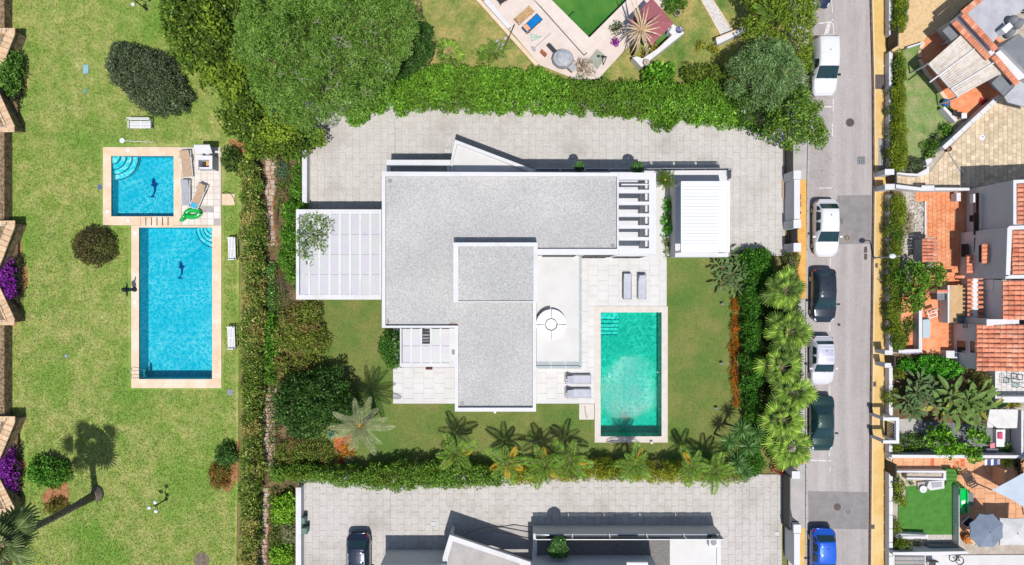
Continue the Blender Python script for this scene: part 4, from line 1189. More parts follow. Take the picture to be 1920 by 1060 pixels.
rail(pd, (1364, 320), (1364, 338), 1, ZP, .95)
# louvred pavilion
pv = thing('louvred_pavilion', 'white louvred pergola roof beside the drive, right of the villa', 'pergola', onz(W(1316, 406), ZP))
ZC = 4.4
f = MB(); f.pb(1277, 340, 1280.5, 473, ZC - .24, ZC); f.pb(1365, 340, 1368.5, 473, ZC - .24, ZC); f.pb(1280.5, 340, 1365, 343, ZC - .24, ZC); f.pb(1280.5, 470, 1365, 473, ZC - .24, ZC)
f.build('frame', M_plast, pv)
for i in range(20):
    y = 343.4 + i * 6.33
    MB().pb(1280.8, y, 1364.7, y + 5.85, ZC - .1, ZC - .04).build('louvre', M_plast, pv)
for x, y in ((1279, 342), (1367, 342), (1279, 471), (1367, 471)):
    c = W(x, y, ZC); MB().box(c.x - .07, c.x + .07, c.y - .07, c.y + .07, ZP, ZC - .24).build('post', M_plast, pv)
# glass-roofed pergola west of the villa
pg = thing('glass_pergola', 'wide white pergola with milky panels left of the villa', 'pergola', onz(W(635, 478), 0))
ZG = 2.7
f = MB(); f.pb(555, 393, 715, 402, ZG - .22, ZG); f.pb(555, 553, 715, 562, ZG - .22, ZG); f.pb(555, 402, 561, 553, ZG - .22, ZG)
f.build('frame', M_white, pg)
xs_ = [561 + i * 19.1 for i in range(9)]
for i in range(8):
    for j in range(4):
        y0 = 402.5 + j * 37.6
        MB().pb(xs_[i] + 2, y0, xs_[i + 1] - 2, y0 + 37.2, ZG - .09, ZG - .065).build('roof_panel', M_frost, pg)
    MB().pb(xs_[i + 1] - 2.3, 402, xs_[i + 1] + 1.9 if i < 7 else 715, 553, ZG - .2, ZG - .01).build('beam', M_white, pg)
for x, y in ((559, 397), (640, 397), (559, 558), (640, 558)):
    c = W(x, y, ZG); MB().box(c.x - .1, c.x + .1, c.y - .1, c.y + .1, 0, ZG - .22).build('post', M_white, pg)
ground_sheet('patio', [(558, 392), (718, 392), (718, 560), (558, 560)], .02, M_whitetile)
# smaller pergola on the lower terrace
p2 = thing('glass_pergola', 'small white pergola with one open bay on the lower left terrace', 'pergola', onz(W(805, 650), 0))
f = MB(); f.pb(750, 681, 858, 688, ZG - .2, ZG); f.pb(750, 616, 753, 681, ZG - .2, ZG); f.pb(844, 616, 858, 681, ZG - .2, ZG); f.build('frame', M_white, p2)
xs_ = [753 + i * 18.3 for i in range(6)]
for i in range(5):
    for j in range(2):
        if i == 2 and j == 0:
            continue
        y0 = 617 + j * 32
        MB().pb(xs_[i] + 1.5, y0, xs_[i + 1] - 1.5, y0 + 31.4, ZG - .09, ZG - .065).build('roof_panel', M_frost, p2)
    MB().pb(xs_[i + 1] - 1.9, 616, xs_[i + 1] + 1.9, 681, ZG - .18, ZG - .01).build('beam', M_white, p2)
for x, y in ((752, 685), (855, 685)):
    c = W(x, y, ZG); MB().box(c.x - .09, c.x + .09, c.y - .09, c.y + .09, 0, ZG - .2).build('post', M_white, p2)
MB().pb(xs_[2] + 1.5, 645, xs_[3] - 1.5, 648.4, ZG - .09, ZG - .065).build('roof_panel', M_frost, p2)
for q in range(3): MB().pb(790.5, 627 + q * 6, 804, 630 + q * 6, ZG - .5, ZG - .46).build('louvre', M_grey, p2)
MB().pb(847, 656, 853, 665, ZG - .02, ZG + .03).build('vent', M_grey, p2)
o = MB().pb(798, 689, 810, 693.5, .07, .42).build('log_basket', mat('dark_wood', S(110, 60, 54), S(84, 46, 40), 9, rough=.8)); tag(o, 'small dark reddish box on the lower left terrace', 'box')

# ------------------------------------------------------------ terraces and the villa pool
M_wjoint = mat('pale_joint', S(222, 219, 216), rough=.9)
tl = ground_sheet('terrace', [(737, 612), (860, 612), (860, 757), (737, 757)], .03, M_wjoint)
slabs(tl, [(737, 690), (856, 690), (856, 757), (737, 757)], (.8, .8), 0, M_whitetile, .06, .012)
t2 = ground_sheet('terrace', [(1000, 476), (1250, 476), (1250, 574), (1116, 574), (1116, 757), (1000, 757)], .03, M_wjoint)
slabs(t2, [(1006, 478), (1250, 478), (1250, 574), (1116, 574), (1116, 757), (1006, 757)], (.8, .8), 0, M_whitetile, .06, .012, cut=[rect(1006, 478, 1078, 682)])
ground_sheet('terrace', [(1190, 330), (1263, 330), (1263, 480), (1250, 480), (1190, 480)], .05, M_whitetile)
ground_sheet('terrace', rect(1086, 757.5, 1114, 787), .055, M_vcop)
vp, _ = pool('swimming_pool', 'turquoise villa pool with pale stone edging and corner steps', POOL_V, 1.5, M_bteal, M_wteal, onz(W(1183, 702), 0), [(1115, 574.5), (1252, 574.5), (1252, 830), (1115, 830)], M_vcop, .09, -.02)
for i in range(5):
    q_ = MB().pb(1126.3, 586.3, 1161.5, 600 + i * 7.5, -.45 - i * .27, -.14 - i * .25, 0).build('step', M_stepw, vp); a_ = W(1126.5, 600 + i * 7.5, 0); e_ = W(1161.3, 600 + i * 7.5, 0); MB().bar((a_.x, a_.y, -.13 - i * .25), (e_.x, e_.y, -.13 - i * .25), .06, .03).build('nosing', M_nose, q_)
for x, y, l in ((1148, 829, 'left'), (1221, 829, 'right')):
    c = W(x, y, .09); o = MB().lathe((c.x, c.y, .06), [(.12, 0), (.12, .24), (.07, .3), (.01, .31)], 14).build('edge_light', M_plast, None, True)
    tag(o, '%s one of two small white lights on the villa pool\'s lower edge' % l, 'light')
pts = [onz(W(x, y), .08) for x, y in ((1096.5, 762), (1097, 771), (1099, 779), (1101, 784))]
o = MB().tube(pts, .02, 6).build('hose', M_black, None, True); tag(o, 'short dark hose on the pale pad beside the villa pool', 'hose')
# loungers of the villa
lb = ('left', 'right')
for i, x in enumerate((1174.5, 1202)):
    c = W(x, 537); lounger('%s grey lounger of the pair standing above the villa pool' % lb[i], onz(c, .065), R(90), M_lilacfab, M_dark if i == 0 else M_grey, 2.0, .68, .25 if i == 0 else .62, 'grey loungers round the villa pool', style='alu')
for i, y in enumerate((710, 736)):
    c = W(1083, y); lounger('%s grey lounger of the pair left of the villa pool' % ('upper', 'lower')[i], onz(c, .065), R(180), M_lilacfab, M_grey, 2.0, .7, .6, 'grey loungers round the villa pool', style='alu')
# round daybed on the upper terrace
db = thing('round_daybed', 'round white sofa in four quarters on the upper terrace', 'sofa', onz(W(1033, 608, 3), 3.0))
cc = W(1033, 608, 3.0); ro, ri = 1.12, .46
for k in range(4):
    a0 = k * math.pi / 2 + .03; a1 = (k + 1) * math.pi / 2 - .03
    arc = lambda r: [(cc.x + r * math.cos(a0 + (a1 - a0) * i / 8), cc.y + r * math.sin(a0 + (a1 - a0) * i / 8)) for i in range(9)]
    q = MB().prism(arc(ro) + arc(ri)[::-1], 3.05, 3.42).build('seat', M_plast, db)
    if k in (1,):
        MB().prism(arc(ro) + arc(ro - .16)[::-1], 3.424, 3.75).build('backrest', M_plast, q)
MB().lathe((cc.x, cc.y, 3.0), [(.4, 0), (.4, .3), (.38, .34), (.01, .34)], 28).build('table', M_plast, db)
# lawn spots
for x, y, l in ((1353, 570, 'upper'), (1352, 681, 'middle'), (1342, 765, 'lower'), (1005, 828, 'bottom')):
    c = W(x, y, 0); t = thing('garden_spotlight', 'small garden spotlight on the villa lawn, %s one' % l, 'light', onz(c, -.05))
    MB().tube([(c.x, c.y, -.05), (c.x, c.y, .22)], .03, 6).build('spike', M_black, t)
    MB().tube([(c.x - .1, c.y, .24), (c.x + .1, c.y, .3)], [.08, .1], 10).build('head', M_grey, t)

# ------------------------------------------------------------ the house below, same family
hb = thing('house', 'white house with pointed porch cut by the bottom edge', 'house', onz(W(1000, 1100), 0))
flat_roof(hb, [(713, 1060), (838, 1060), (838, 1200), (713, 1200)], [(720, 1068), (832, 1068), (832, 1195), (720, 1195)], 3.2, M_greypave, .2, name='garage_wall')
flat_roof(hb, [(843, 1003), (1000, 1056), (1000, 1070), (830, 1070), (830, 1046)], [(849, 1015), (974, 1057), (974, 1068), (840, 1068), (840, 1046)], 2.8, M_greypave, .25, 2.4, name='porch')
MB().prism(P2([(843.5, 1006), (831, 1046), (831, 1070), (838, 1070), (848, 1012)], 2.8), 0, 2.4).build('porch_wall', M_white, hb)
MB().prism(P2([(1001, 1079), (1225, 1079), (1240, 1079), (1240, 1400), (713, 1400), (713, 1201), (839, 1201), (839, 1135), (1001, 1135)], 5.6), 0, 5.6).build('wall', M_white, hb)
MB().pb(1175, 1055, 1215, 1062, 4.9, 5.2).build('beam', M_white, hb)
for i, q in enumerate(([(965, 985), (1000, 990), (1000, 999), (942, 988)], [(942, 988.4), (1000, 999.4), (1000, 1009), (905, 991)], [(905, 991.4), (1000, 1009.4), (1000, 1046), (870, 1004)])):
    MB().prism(P2(q, .12), -.02, .12 + .14 * i).build('step', M_greypave, hb)
te = thing('entrance_terrace', 'raised terrace with grey gravel floor at the bottom edge', 'terrace', onz(W(1175, 1040), 0))
ZP2 = 2.0
flat_roof(te, [(1000, 1001), (1352, 1001), (1352, 1200), (1000, 1200)], [(1007, 1007), (1344, 1007), (1344, 1195), (1007, 1195)], ZP2, mat('grey_gravel', S(150, 146, 142), S(116, 112, 108), 9, .4, .66, rough=1, bump=1, bsc=22, fine=.25, fsc=14), .12)
MB().pb(1256, 1007.5, 1343, 1190, ZP2 - .115, ZP2 - .09).build('floor', M_whitetile, te)
for i in range(5):
    a = 1004 + i * 69.6
    A = W(a, 1003, ZP2); B = W(a + 67, 1003, ZP2)
    MB().bar((A.x, A.y, ZP2 + .53), (B.x, B.y, ZP2 + .53), .022, .9).build('glass_rail', M_smoke, te)
    MB().bar((B.x, B.y, ZP2), (B.x, B.y, ZP2 + .98), .07, .09).build('post', M_plast, te)
A = W(1003, 1003, ZP2); B = W(1351, 1003, ZP2); MB().bar((A.x, A.y, ZP2 + 1), (B.x, B.y, ZP2 + 1), .05, .04).build('handrail', M_plast, te)
t = thing('air_conditioner', 'white square outdoor unit on the bottom raised terrace', 'air conditioner', onz(W(1338, 1017, ZP2), ZP2))
b = MB(); b.pb(1330, 1009, 1347, 1026, ZP2 - .08, ZP2 + .5, ZP2 + .5); b.build('body', M_plast, t)
c = W(1338, 1017, ZP2 + .5); MB().lathe((c.x, c.y, ZP2 + .5), [(.25, 0), (.25, .02), (.2, .02), (.01, .01)], 18).build('fan_grille', M_grey, t)
# topiary and pots
L_top = leafmat('topiary_leaves', (52, 92, 40), (96, 138, 70), (140, 170, 110))
def topiary(label, px, py, z, r, zb, two_=False):
    c = W(px, py, z); t = thing('topiary', label, 'topiary', onz(c, zb))
    MB().lathe((c.x, c.y, zb), [(.18, 0), (.26, .4), (.22, .4), (.01, .36)], 14).build('pot', M_plast, t)
    MB().tube([(c.x, c.y, zb + .3), (c.x, c.y, z)], .04, 6).build('trunk', BARK, t)
    cen = np.array([[c.x, c.y, z]] if not two_ else [[c.x - .25, c.y - .25, z], [c.x + .05, c.y + .4, z + .2], [c.x + .3, c.y - .3, z]]); rad = np.full(len(cen), r)
    p, nr = lobes_to_points(cen, rad, 2200)
    link('crown', leaf_mesh('crown', p, nr, .16, .11, L_top, .7, off(t)), t)
topiary('clipped ball shrub on the entrance terrace, left one above the villa', 1086, 312, 3.2, .34, ZP)
topiary('clipped ball shrub on the entrance terrace, right one near the cycad', 1195, 314, 3.2, .42, ZP)
topiary('bright green clipped shrub on the bottom gravel terrace', 1046, 1026, 3.0, .5, ZP2 - .1, True)
# cycad
t = thing('cycad', 'sago palm with a round rosette between villa and louvred pergola', 'palm', onz(W(1243, 340), .05))
cz = W(1247, 338, 2.75)
MB().tube([(cz.x, cz.y, 1.9), (cz.x, cz.y, 2.7)], [.2, .16], 10).build('trunk', M_trunk, t, True)
L_cyc = leafmat('cycad_leaves', (70, 96, 26), (112, 134, 44), k=1.35)
CY = [frond_mesh('cycad_frond', .95, .5, 26, .16, .022, L_cyc, L_cyc) for _ in range(3)]
place_leaves(t, 'frond', CY, cz, 46, .95, .05, .75, 1.0)
MB().ball((cz.x, cz.y, 2.8), .1, 10).build('cone', mat('cycad_heart', S(230, 180, 120), rough=.8), t, True)
# ------------------------------------------------------------ planting between the left hedge and the villa
def flagpath(label, pts, w, seed):
    rnd = random.Random(seed)
    t = thing('flagstone_path', label, 'path', onz(W(*pts[len(pts) // 2]), -.07)); t['kind'] = 'structure'
    del t['category']
    y0, y1 = pts[0][1], pts[-1][1]
    X = curve(pts)
    MB().prism(P2([(X(y) - w / 2, y) for y in np.linspace(y0, y1, 20)] + [(X(y) + w / 2, y) for y in np.linspace(y1, y0, 20)], 0), -.1, -.045).build('path_bed', M_soil, t)
    y = y0
    while y < y1:
        x = X(y) - w / 2; h = rnd.uniform(7, 12)
        while x < X(y) + w / 2 - 3:
            ww = min(rnd.uniform(8, 15), X(y) + w / 2 - x)
            q = [(x + .6 + rnd.uniform(0, 1.2), y + rnd.uniform(.4, 1.6)), (x + ww * .5, y + rnd.uniform(0, 1.2)), (x + ww - .6 - rnd.uniform(0, 1.2), y + rnd.uniform(.4, 1.8)), (x + ww - rnd.uniform(.5, 1.4), y + h - rnd.uniform(.6, 2)), (x + ww * .5, y + h - rnd.uniform(.3, 1.2)), (x + .6 + rnd.uniform(0, 1.4), y + h - rnd.uniform(.6, 2))]
            MB().prism(P2(q, 0), -.05, .0 + rnd.uniform(-.012, .03)).build('flagstone', M_crazy, t)
            x += ww
        y += h
flagpath('crazy paved path', [(507, 268), (510, 330), (500, 380), (502, 420), (510, 460)], 24, 3)
flagpath('crazy paved path', [(508, 728), (504, 790), (506, 868)], 24, 5)
flagpath('crazy paved path', [(500, 915), (496, 1000), (492, 1090)], 13, 9)
bush('bush', 'grey-green low bush beside the crazy path', 'bush', ell(528, 320, 11, 24, 14, 0, .1), .9, leafmat('blue_green_leaves', (60, 92, 70), (104, 134, 108), (140, 160, 140)), r=.22, leaf=(.14, .06), per=170)
L_dry = leafmat('dry_leaves', (110, 92, 62), (158, 138, 100), (190, 172, 140))
bush('bush', 'dry brown bush beside the crazy path', 'bush', ell(528, 360, 16, 18, 14, 0, .15), .9, L_dry, r=.22, leaf=(.16, .04), per=170)
L_lush = leafmat('lush_leaves', (54, 96, 22), (94, 144, 38), (140, 186, 80))
bush('plant_border', 'strappy green plants against the white wall by the drive', 'plants', [(541, 310), (566, 290), (568, 385), (540, 380), (546, 345)], .8, L_lush, r=.22, leaf=(.3, .07), per=120, lift=.3)
bush('bush', 'bright green leafy bush where the path meets the drive', 'bush', [(545, 255), (570, 245), (605, 240), (600, 270), (575, 280), (560, 300), (540, 298)], 1.4, L_lush, r=.3, leaf=(.24, .16), per=110)
bush('hedge', 'bright green dense hedge between the path and the milky pergola', 'hedge', [(524, 378), (570, 372), (575, 400), (562, 440), (556, 500), (556, 560), (530, 525), (515, 500), (520, 440)], 1.9, L_lush, r=.32, leaf=(.22, .1), per=140)
L_loose = leafmat('loose_leaves', (74, 110, 36), (116, 148, 62), (150, 140, 130))
tree('loose_tree', 'sparse tree whose twigs spread over the milky pergola', 'tree', [(556, 395), (585, 388), (605, 402), (622, 412), (640, 432), (625, 445), (600, 440), (612, 462), (600, 478), (580, 465), (585, 495), (568, 500), (556, 470)], 2.6, 3.8, L_loose, base=(W(552, 440).x, W(552, 440).y), tr=.07, r=.26, leaf=(.2, .09), per=100, edge=1.2, space=1.0)
bush('bush', 'bare grey twiggy bush by the path below the pergola', 'bush', ell(526, 545, 16, 30, 14, .1, .15), .8, leafmat('bare_twigs', (116, 100, 84), (150, 134, 114)), r=.25, leaf=(.3, .02), per=150)
bush('bush', 'speckled green bush between hedge and path, left of the pergola', 'bush', [(495, 490), (512, 495), (515, 540), (510, 580), (500, 620), (490, 560)], 1.2, leafmat('speckled_leaves', (56, 96, 40), (100, 150, 66), (200, 200, 150)), r=.27, leaf=(.2, .09), per=130)
L_brown = leafmat('brown_olive_leaves', (66, 84, 28), (112, 128, 48), (166, 160, 88), patch=(122, 106, 62), psc=.8, k=2.0)
bush('shrubbery_bush', 'olive-brown spreading shrub below the milky pergola', 'shrub', [(520, 590), (560, 563), (596, 562), (598, 585), (605, 615), (612, 640), (604, 665), (560, 670), (515, 660), (500, 630)], 1.8, L_brown, r=.34, leaf=(.26, .08), per=120)
bush('shrubbery_bush', 'brownish shrub below the spreading one, left of the villa lawn', 'shrub', [(505, 668), (560, 672), (604, 668), (612, 690), (600, 705), (560, 720), (510, 712), (500, 690)], 1.3, L_brown, r=.32, leaf=(.24, .08), per=120)
tree('broadleaf_tree', 'dark glossy green tree left of the date palm', 'tree', [(520, 715), (550, 705), (590, 690), (625, 700), (650, 720), (668, 755), (660, 790), (620, 805), (590, 830), (545, 822), (515, 800), (505, 760)], 1.3, 4.0, leafmat('glossy_leaves', (32, 62, 20), (62, 98, 34), (110, 140, 74)), tr=.14, r=.38, leaf=(.26, .13), per=110, edge=1.4)
bush('shrubbery_bush', 'wide olive-brown shrub above the bottom hedge', 'shrub', [(512, 830), (560, 822), (600, 832), (632, 850), (634, 878), (590, 884), (540, 882), (508, 870)], 1.3, L_brown, r=.32, leaf=(.24, .07), per=130)
L_gc = leafmat('low_green_leaves', (58, 88, 30), (98, 128, 50), (140, 160, 90), patch=(120, 112, 64), psc=.8)
for px, l in (([(512, 285), (545, 290), (545, 378), (518, 395), (512, 460), (516, 345)], 'low green cover beside the upper crazy path'), ([(512, 440), (530, 520), (545, 560), (560, 566), (520, 600), (500, 660), (505, 560)], 'low green cover below the dense hedge by the pergola'), ([(498, 655), (520, 690), (512, 720), (520, 800), (512, 840), (600, 880), (640, 880), (640, 900), (505, 900), (500, 760)], 'low mixed cover along the lower crazy path'), ([(588, 690), (650, 695), (668, 730), (664, 800), (625, 815), (600, 700)], 'low green cover under the dark glossy tree'), ([(502, 915), (552, 915), (552, 1075), (500, 1075)], 'low green cover around the lime bushes by the bottom drive')):
    bush('ground_cover', l, 'plants', px, .45, L_gc, r=.22, leaf=(.2, .08), per=90, edge=.4)
bush('shrubbery_bush', 'yellow-green feathery shrub in the middle of the slope planting', 'shrub', ell(556, 632, 40, 22, 14, -.1, .14), 2.1, leafmat('feathery_shrub', (96, 112, 36), (146, 154, 56), (186, 180, 96)), r=.32, leaf=(.3, .06), per=120)
bush('shrubbery_bush', 'fresh green shrub leaning over the left hedge from the slope', 'shrub', [(492, 590), (512, 585), (520, 620), (516, 690), (512, 728), (494, 725), (490, 660)], 1.6, L_lush, r=.3, leaf=(.24, .1), per=110)
bush('shrubbery_bush', 'dry brown shrub left of the dark glossy tree', 'shrub', ell(530, 722, 22, 14, 12, .2, .14), 1.5, L_dry, r=.28, leaf=(.22, .05), per=130)
bush('shrubbery_bush', 'grey-green shrub behind the olive-brown one at the lawn edge', 'shrub', ell(585, 690, 24, 13, 12, .1, .14), 1.6, leafmat('grey_green_shrub', (80, 92, 58), (122, 132, 90), (160, 164, 130)), r=.28, leaf=(.22, .08), per=120)
for x, y, l in ((640, 700, 'blue-green agave at the edge of the villa lawn'), (622, 813, 'blue-green agave left of the red soil patch'), (618, 868, 'blue-green agave at the lower left of the red soil patch'), (656, 862, 'blue-green agave at the lower right of the red soil patch')):
    c = W(x, y, .05); t = thing('agave', l, 'agave', onz(c, -.05))
    rosette(t, 'rosette', (c.x, c.y, .1), 26, .5, .09, leafmat('agave_leaves', (104, 150, 110), (160, 196, 160), k=1.2) if 'agave_leaves' not in bpy.data.materials else bpy.data.materials['agave_leaves'], .2, 1.2)
    MB().lathe((c.x, c.y, -.06), [(.1, 0), (.12, .12), (.06, .18), (.01, .18)], 8).build('stem', BARK, t)
L_or = leafmat('orange_flowers', (200, 96, 20), (232, 140, 34), (120, 120, 40), k=1.3)
bush('flower_patch', 'orange and yellow flowers beside the date palm', 'flowers', ell(652, 848, 14, 20, 12, 0, .15), .45, leafmat('flower_mix', (214, 110, 30), (214, 176, 50), (96, 130, 50), k=1.3), r=.2, leaf=(.14, .08), per=150)
bush('flower_patch', 'pink flowers in the shade of the bottom hedge', 'flowers', ell(632, 874, 9, 5, 10, 0, .1), .5, leafmat('pink_flowers', (180, 80, 140), (214, 120, 170), (60, 80, 40), k=1.3), r=.16, leaf=(.12, .08), per=150)
# date palm
L_date = leafmat('date_leaflets', (120, 134, 96), (168, 172, 128), (214, 190, 130), k=1.25, trans=.15)
DF = [frond_mesh('date_frond', 2.3, .55, 34, .42, .035, L_date, M_stalk, vee=.25) for _ in range(4)]
t = thing('date_palm', 'silvery date palm with a golden heart on the villa lawn', 'palm', onz(W(691, 773), -.05))
cz = W(676, 797, 5.0); b0 = W(700, 772, 0)
b0 = Vector((cz.x + .05, cz.y - .05, -.05))
MB().tube([b0, b0.lerp(cz, .5), cz], [.24, .19, .2], 11).build('trunk', M_trunk, t, True)
place_leaves(t, 'frond', DF, cz + Vector((0, 0, .1)), 22, 1.2, -.2, .75, 1.05)
MB().ball((cz.x, cz.y, 5.15), .2, 10).build('flower_heart', mat('golden_flowers', S(228, 160, 40), S(200, 120, 30), 9, rough=.9), t, True)
bush('round_tree', 'small dark green round tree against the villa\'s lower left corner', 'tree', [(716, 622), (745, 622), (757, 640), (764, 665), (760, 685), (738, 696), (716, 690), (706, 668), (708, 640)], 2.4, leafmat('orange_tree_leaves', (44, 86, 26), (80, 126, 42), (120, 160, 76)), r=.3, leaf=(.2, .1), per=130, parts=('crown', 'trunk'))
# white end walls of the drives
t = thing('boundary_wall', 'white wall at the left end of the villa drive', 'wall', onz(W(572, 330), 0)); MB().pb(567, 282, 575, 380, -.1, .9).build('wall', M_white, t); MB().pb(566.5, 281.5, 575.5, 380.5, .902, .95).build('coping', M_white, t)
t = thing('boundary_wall', 'white wall at the left end of the bottom drive', 'wall', onz(W(560, 990), 0)); MB().pb(555, 915, 564, 1150, -.1, .9).build('wall', M_white, t); MB().pb(554.5, 914.5, 564.5, 1150, .902, .95).build('coping', M_white, t)
L_lime = leafmat('lime_leaves', (90, 140, 30), (140, 184, 50), (180, 210, 90))
bush('bush', 'lime green leafy bush left of the bottom drive wall, upper one', 'bush', [(505, 935), (545, 925), (554, 940), (552, 975), (535, 990), (505, 985), (500, 960)], 1.4, L_lime, r=.3, leaf=(.26, .15), per=100)
bush('bush', 'lime green leafy bush at the bottom edge left of the drive wall', 'bush', [(504, 1025), (530, 1018), (545, 1035), (543, 1070), (505, 1070)], 1.2, L_lime, r=.3, leaf=(.24, .13), per=110)
bush('bush', 'grey dry bush between the two lime green bushes', 'bush', ell(540, 1005, 14, 24, 12, 0, .1), .9, leafmat('sage_leaves', (120, 122, 84), (160, 160, 120), (190, 186, 160)), r=.22, leaf=(.16, .06), per=150)
# bins beside the lower drive
M_bin = mat('green_bin_plastic', S(96, 132, 120), rough=.55)
for x, y, l in ((571, 970, 'upper'), (575, 989, 'lower')):
    c = W(x, y, 0); t = thing('wheelie_bin', '%s of two grey-green bins by the bottom drive\'s left wall' % l, 'bin', onz(c, 0))
    MB().prism([(c.x - .24, c.y - .2), (c.x + .24, c.y - .2), (c.x + .24, c.y + .2), (c.x - .24, c.y + .2)], .08, .78, 0, [(c.x - .28, c.y - .25), (c.x + .28, c.y - .25), (c.x + .28, c.y + .25), (c.x - .28, c.y + .25)]).build('body', M_bin, t)
    MB().prism([(c.x - .3, c.y - .27), (c.x + .3, c.y - .27), (c.x + .3, c.y + .27), (c.x - .3, c.y + .27)], .785, .88, 0, [(c.x - .24, c.y - .2), (c.x + .24, c.y - .2), (c.x + .24, c.y + .2), (c.x - .24, c.y + .2)]).build('lid', M_bin, t)
    for s in (-1, 1):
        MB().tube([(c.x + s * .22 - .04, c.y + .26, .1), (c.x + s * .22 + .04, c.y + .26, .1)], .1, 12).build('wheel', M_black, t)
# ------------------------------------------------------------ hedges round the villa
L_hedge = leafmat('hedge_leaves', (64, 98, 24), (104, 140, 44), (144, 176, 86), patch=(96, 122, 36), psc=.35, k=1.8)
bush('hedge', 'long green hedge along the bottom of the villa garden, left part', 'hedge', [(500, 876), (560, 872), (640, 880), (740, 872), (860, 868), (930, 878), (945, 912), (870, 914), (780, 920), (690, 918), (600, 908), (505, 905)], 2.4, L_hedge, r=.32, leaf=(.24, .09), per=150, edge=.5, dome=.35)
L_gold = leafmat('golden_hedge_leaves', (108, 116, 22), (152, 156, 38), (190, 184, 66), patch=(96, 124, 36), psc=.5, k=1.6)
bush('hedge', 'golden-green hedge along the bottom of the villa garden, right part', 'hedge', [(945, 878), (1060, 868), (1200, 868), (1330, 870), (1400, 880), (1402, 905), (1320, 908), (1180, 905), (1050, 904), (950, 910)], 2.3, L_gold, r=.3, leaf=(.2, .07), per=160, edge=.5, dome=.35)
L_up = leafmat('upper_hedge_leaves', (68, 110, 22), (106, 150, 42), (146, 184, 80), patch=(84, 116, 34), psc=.22, k=1.95)
bush('hedge', 'broad bright green hedge between the villa drive and the garden above', 'hedge', [(640, 222), (650, 200), (690, 185), (712, 150), (745, 140), (775, 136), (800, 118), (850, 118), (900, 122), (960, 128), (1010, 122), (1060, 145), (1130, 148), (1210, 146), (1290, 152), (1345, 150), (1372, 190), (1400, 235), (1360, 236), (1290, 230), (1220, 218), (1150, 214), (1080, 210), (1000, 206), (900, 206), (800, 204), (740, 208), (690, 212), (660, 232)], 2.4, L_up, r=.4, leaf=(.28, .11), per=110, edge=.8, dome=.4, bumps=.35)
L_leafy = leafmat('leafy_hedge_leaves', (48, 86, 20), (90, 130, 38), (130, 160, 66), patch=(66, 84, 34), psc=.4)
bush('bush', 'mixed leafy bushes where the upper hedge meets the road trees', 'bush', [(1345, 150), (1420, 170), (1470, 190), (1480, 225), (1450, 248), (1400, 236), (1370, 190)], 2.6, L_leafy, r=.4, leaf=(.26, .12), per=100, bumps=.5)
bush('bush', 'bush spilling from the upper hedge onto the drive', 'bush', [(1210, 205), (1250, 200), (1285, 215), (1275, 232), (1245, 243), (1225, 232)], 1.3, L_leafy, r=.3, leaf=(.26, .1), per=110)
tree('road_tree', 'green tree overhanging the road by the upper gate', 'tree', [(1450, 190), (1490, 150), (1530, 170), (1550, 200), (1556, 235), (1540, 265), (1510, 272), (1480, 275), (1452, 255), (1440, 225)], 2.0, 5.2, leafmat('road_tree_leaves', (64, 96, 28), (104, 136, 46), (140, 164, 72), k=1.8), tr=.15, r=.4, leaf=(.26, .12), per=105, edge=1.4)
tree('feathery_tree', 'grey-green feathery tree beside the white van', 'tree', [(1365, 110), (1400, 85), (1440, 62), (1480, 70), (1512, 100), (1520, 140), (1500, 180), (1460, 205), (1420, 192), (1385, 165), (1362, 140)], 2.2, 6.0, leafmat('feathery_leaves', (74, 104, 54), (116, 144, 86), (148, 170, 120), k=1.75), tr=.16, r=.45, leaf=(.34, .06), per=160, edge=1.8, bumps=.5)
tree('road_tree', 'yellow-green leafy tree at the top of the road', 'tree', [(1400, -60), (1530, -60), (1532, 40), (1536, 110), (1520, 128), (1500, 95), (1470, 62), (1440, 58), (1405, 65), (1395, 30)], 2.0, 5.0, leafmat('yellow_tree_leaves', (82, 108, 26), (124, 148, 44), (170, 176, 70)), base=(W(1470, 10).x, W(1470, 10).y), tr=.16, r=.45, leaf=(.34, .1), per=95, edge=1.6, bumps=.5)
bush('bush', 'thin scrub along the kerb beside the white van', 'bush', [(1500, 95), (1530, 80), (1532, 140), (1535, 175), (1520, 180), (1512, 130)], 1.2, L_leafy, r=.28, leaf=(.22, .08), per=110)
bush('bush', 'large-leaved green bush behind the white garden bar', 'bush', ell(1240, 136, 34, 26, 16, 0, .08), 2.2, leafmat('big_leaf_bush', (62, 116, 24), (104, 160, 40), (140, 190, 70)), r=.36, leaf=(.4, .24), per=48)
bush('bush', 'leafy bush filling the corner right of the white garden bar', 'bush', [(1275, 150), (1290, 118), (1340, 112), (1375, 120), (1380, 150), (1340, 158)], 1.9, leafmat('corner_leaves', (64, 84, 26), (106, 128, 40), (140, 150, 60)), r=.34, leaf=(.3, .1), per=95)
# right-hand planting of the villa lawn
L_hr = leafmat('right_hedge_leaves', (38, 84, 16), (70, 122, 28), (110, 156, 60))
bush('hedge', 'tall dark green hedge along the right of the villa lawn', 'hedge', [(1398, 470), (1440, 465), (1458, 490), (1450, 530), (1430, 560), (1432, 640), (1432, 760), (1430, 850), (1440, 890), (1400, 898), (1396, 840), (1392, 700), (1394, 560), (1392, 500)], 1.9, L_hr, r=.33, leaf=(.2, .1), per=150, edge=.6, dome=.4)
bush('flower_border', 'strip of orange flowers along the right of the villa lawn', 'flowers', [(1371, 558), (1389, 555), (1390, 640), (1389, 700), (1388, 765), (1374, 765), (1373, 700), (1372, 630)], .8, leafmat('orange_border_leaves', (150, 84, 14), (206, 124, 26), (110, 110, 40), k=1.2), r=.2, leaf=(.16, .07), per=190)
